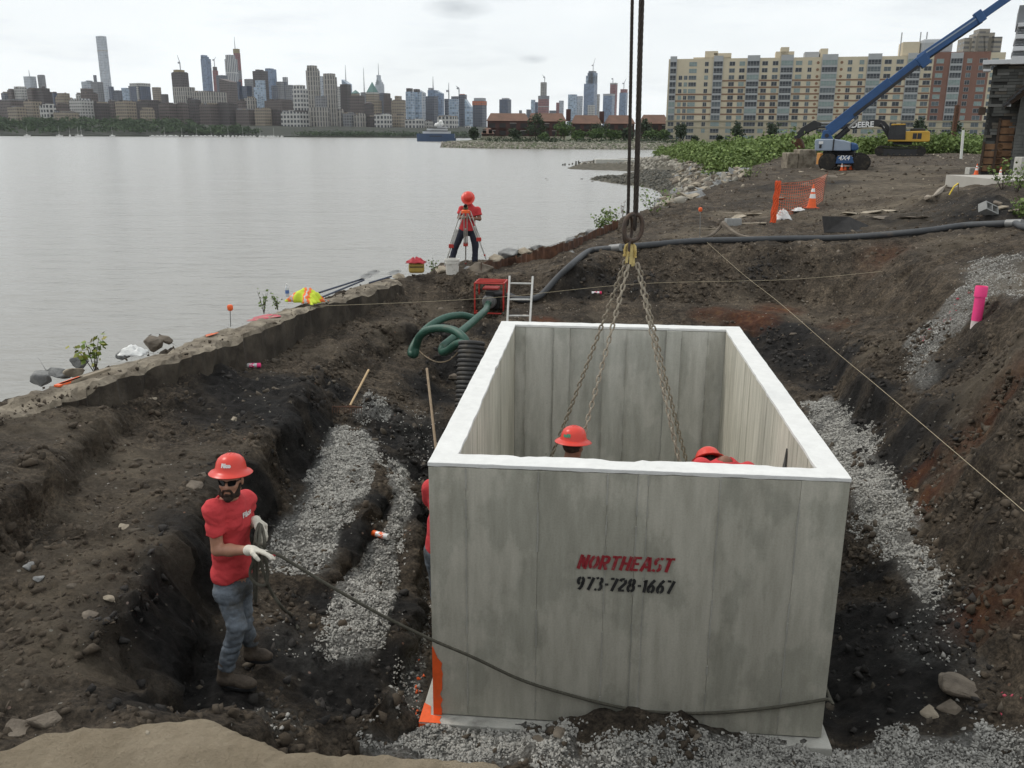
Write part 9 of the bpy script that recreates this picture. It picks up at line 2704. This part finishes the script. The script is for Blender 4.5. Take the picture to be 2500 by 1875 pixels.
# riprap on the cove bank: the larger slabs one by one, the rest as one mass
bank = [Zp(1392, 462, .6), Zp(1432, 440, .2), Zp(1436, 424, .1), Zp(1460, 400, .6), Zp(1450, 386, .3), Zp(1470, 360, .8), Zp(1448, 347, .6), Zp(1530, 352, 2.0), Zp(1548, 370, 2.2), Zp(1610, 372, 2.7), Zp(1615, 392, 2.6), Zp(1560, 412, 2.4), Zp(1500, 436, 2.3), Zp(1420, 470, 2.1)]
xs = [p.x for p in bank]; ys = [p.y for p in bank]
pts = []
r = np.random.default_rng(31)
slabs = []
for i in range(8):
 bm = bmesh.new()
 for k in range(11):
  d = r.normal(size=3); d /= np.linalg.norm(d)
  bm.verts.new((d[0] * r.uniform(.8, 1.1), d[1] * r.uniform(.55, .9), d[2] * r.uniform(.25, .4)))
 bmesh.ops.convex_hull(bm, input=bm.verts)
 bmesh.ops.delete(bm, geom=[v for v in bm.verts if not v.link_faces], context='VERTS')
 me = bpy.data.meshes.new('riprap_stone'); bm.to_mesh(me); bm.free()
 me.materials.append((M_tan, M_grey, M_tan, M_brown)[i % 4]); slabs.append(me)
n = 0
while n < 230:
 x, y = r.uniform(min(xs), max(xs)), min(ys) + (max(ys) - min(ys)) * r.random() ** 1.9
 if not in_poly(np.array([x]), np.array([y]), bank)[0]: continue
 s = r.uniform(.20, .5) * (1 + y / 260)
 o = link('riprap_stone', slabs[n % 8], None, (x, y, g(x, y) + s * .12), (r.normal() * .35, r.normal() * .35 - .2, r.uniform(0, 6.3)))
 o.scale = (s, s, s)
 tag(o, 'angular tan or grey stone slab on the cove bank', 'stone slab', 'stone slabs on the cove bank'); n += 1
def bank_field(poly_, n, a, b, mt, seed, name, flat=.5):
 r = np.random.default_rng(seed); xs = [p.x for p in poly_]; ys = [p.y for p in poly_]
 x = r.uniform(min(xs), max(xs), n); y = min(ys) + (max(ys) - min(ys)) * r.random(n) ** 1.5
 ok = in_poly(x, y, poly_) & (ground(x, y) > -.5); x, y = x[ok], y[ok]
 s = a * (b / a) ** (r.random(len(x)) ** 1.8) * (1 + y / 220)
 V, F, _ = stones_np(np.stack([x, y, ground(x, y) + s * .1], -1), s, seed, flat)
 tag(link(name, np_mesh(name, V, F, mt)), kind='stuff')
bank_field(bank, 9000, .06, .32, M_rip, 41, 'bank_rubble')
spit1 = [Zp(1244, 358, -.2), Zp(1330, 362, -.3), Zp(1440, 371, -.2), Zp(1470, 378, .6), Zp(1480, 352, 1.1), Zp(1440, 345, .4), Zp(1320, 348, .2), Zp(1250, 353, 0)]
bank_field(spit1, 5200, .12, .45, M_rip, 42, 'spit_rubble')
spit2 = [Zp(1275, 388, -.4), Zp(1290, 382, -.3), Zp(1400, 374, -.1), Zp(1480, 378, .6), Zp(1450, 404, .3), Zp(1400, 403, -.3), Zp(1330, 395, -.35)]
M_kelp = mat('dark_wet_stone', (.035, .036, .030), .6, .2, 1.2, .5, 12, col2=(.13, .12, .095))
bank_field(spit2, 5200, .06, .22, M_kelp, 43, 'spit_cobbles')
# old pier stumps and rocks out in the water
for k, (dx, dyb, dyt, lean) in enumerate(((1215, 358, 354, .3), (1220, 358, 353, .1), (1228, 357, 354, .6), (1235, 356, 352, .5), (1244, 361, 348, 0), (1249, 360, 347, .05), (1253, 360, 350, -.05), (1262, 358, 351, .1), (1275, 357, 350, .2), (1283, 356, 345, 0))):
 b = Zp(dx, dyb, -.45); t = Dp(dx, dyt, b.y); L_ = t.z - b.z
 tag(MB().tube([(0, 0, -.3), (lean * L_, 0, L_)], .13 * b.y / 150, 7).build('pier_stump', M_kelp, None, loc=b), ['leaning dark stump farthest out in the water', 'short dark stump, second farthest out', 'low slanting stump in the water left of the rubble spit', 'slanting stump nearest the rubble spit tip', 'tall stump at the tip of the rubble spit, left of three', 'tall stump at the tip of the rubble spit, middle of three', 'stump at the tip of the rubble spit, right of three', 'short stump on the rubble spit right of the tip', 'leaning stump on the rubble spit', 'lone post standing on the rubble spit'][k], 'pier stump', 'old pier stumps by the rubble spit')
for k, (dx, dy, px_) in enumerate(((1180, 386, 8), (1182, 389, 6), (1255, 387, 10), (1280, 392, 8), (1378, 400, 22))):
 p = Zp(dx, dy, -.4)
 boulder('boulder', p, px_ * p.y / 1923.6, .35, 500 + k, M_kelp, ['small dark rock awash, upper of two in the cove', 'small dark rock awash, lower of two in the cove', 'flat dark rock awash left of the cobble spit', 'thin dark slab awash below the cobble spit', 'long flat rock just off the cobble spit behind the wire rope'][k], 'rocks awash in the cove')
p = Zp(1330, 349, .6)
tag(MB().box2((p.x - 3.2, p.y, .2), (p.x + 3.4, p.y + 3, .95)).build('concrete_slab', M_slab, None, bevel=.1), 'pale broken concrete slab lying on the rubble spit', 'concrete slab')
# ------------------------------------------------------------------ small plants
def sprig(p, h, n, leaf, mt, label, seed, cat='weed', stems=4, spread=.5, group=None, name='weed'):
 r = np.random.default_rng(seed)
 t = empty(name, p, 0, label, cat, group)
 st = MB(); C = []
 for k in range(stems):
  a = r.uniform(0, 6.3); q = r.uniform(.1, spread) * h
  tip = Vector((math.cos(a) * q, math.sin(a) * q, h * r.uniform(.7, 1)))
  st.tube([(0, 0, -.05), tip * .5 + Vector((0, 0, h * .05)), tip], [.006, .005, .002], 4)
  for j in range(n // stems):
   s = r.uniform(.25, 1.05); C.append(np.array(tip) * s + r.normal(size=3) * leaf * .5)
 st.build('stem', M_bark, t)
 V, F = leaf_cards(np.array(C), leaf, seed)
 link('leaves', np_mesh('leaves', V, F, mt), t)
M_map = mat('yellow_green_leaves', (.13, .20, .03), .6, .1, 8, col2=(.30, .25, .05), thr=(.45, .65))
sprig(Zp(205, 800, 1.8), .44, 70, .085, M_map, 'young leafy maple sapling with reddish tip beyond the sea wall', 3, 'sapling', 5, .55, name='sapling')
for k, (dx, dy, z, h, lb) in enumerate(((570, 672, 1.85, .35, 'wispy weed on the river side of the sea wall left of the safety vest'), (600, 664, 1.85, .22, 'small weed behind the water bottle'), (938, 588, 1.75, .30, 'weed at the left foot of the tripod'), (1345, 470, 2.15, .55, 'dry brown weed left of the wire ropes'), (1310, 489, 2.1, .45, 'thin reed like weed at the sheet pile end'))):
 sprig(Zp(dx, dy, z), h, 40, .05, M_leafk if k != 3 else mat('dry_weed', (.16, .10, .06), .8), lb, 20 + k, group='weeds along the river edge')
for k, (dx, dy, h, lb) in enumerate(((1296, 500, .5, 'green leafy weed at the right end of the sheet piles'), (1322, 492, .6, 'bushy green weed beside the lifting ring'), (1412, 466, .9, 'yellow green weed on the bank edge right of the ring'), (2165, 408, .75, 'green weeds on top of the right mound'), (2195, 415, .6, 'second clump of green weeds on the right mound'), (2200, 470, .4, 'small green clump at the right edge near the tipped block'), (1620, 388, .8, 'green weed at the top of the cove bank'))):
 sprig(hitg(dx, dy), h, 130, .09, M_leafk, lb, 60 + k, 'weed', 9, .8, 'weed clumps round the site')
# ------------------------------------------------------------------ river haze
hz_m = bpy.data.materials.new('river_haze'); hz_m.use_nodes = True
N_, L_ = hz_m.node_tree.nodes, hz_m.node_tree.links
N_.clear()
ho_ = N_.new('ShaderNodeOutputMaterial'); pv = N_.new('ShaderNodeVolumePrincipled')
pv.inputs['Color'].default_value = (.93, .96, 1.0, 1)
pv.inputs['Density'].default_value = .000032
L_.new(pv.outputs['Volume'], ho_.inputs['Volume'])
tag(MB().box2((-3600, -320, -3.5), (3600, 5200, 520)).build('haze', hz_m), kind='stuff')
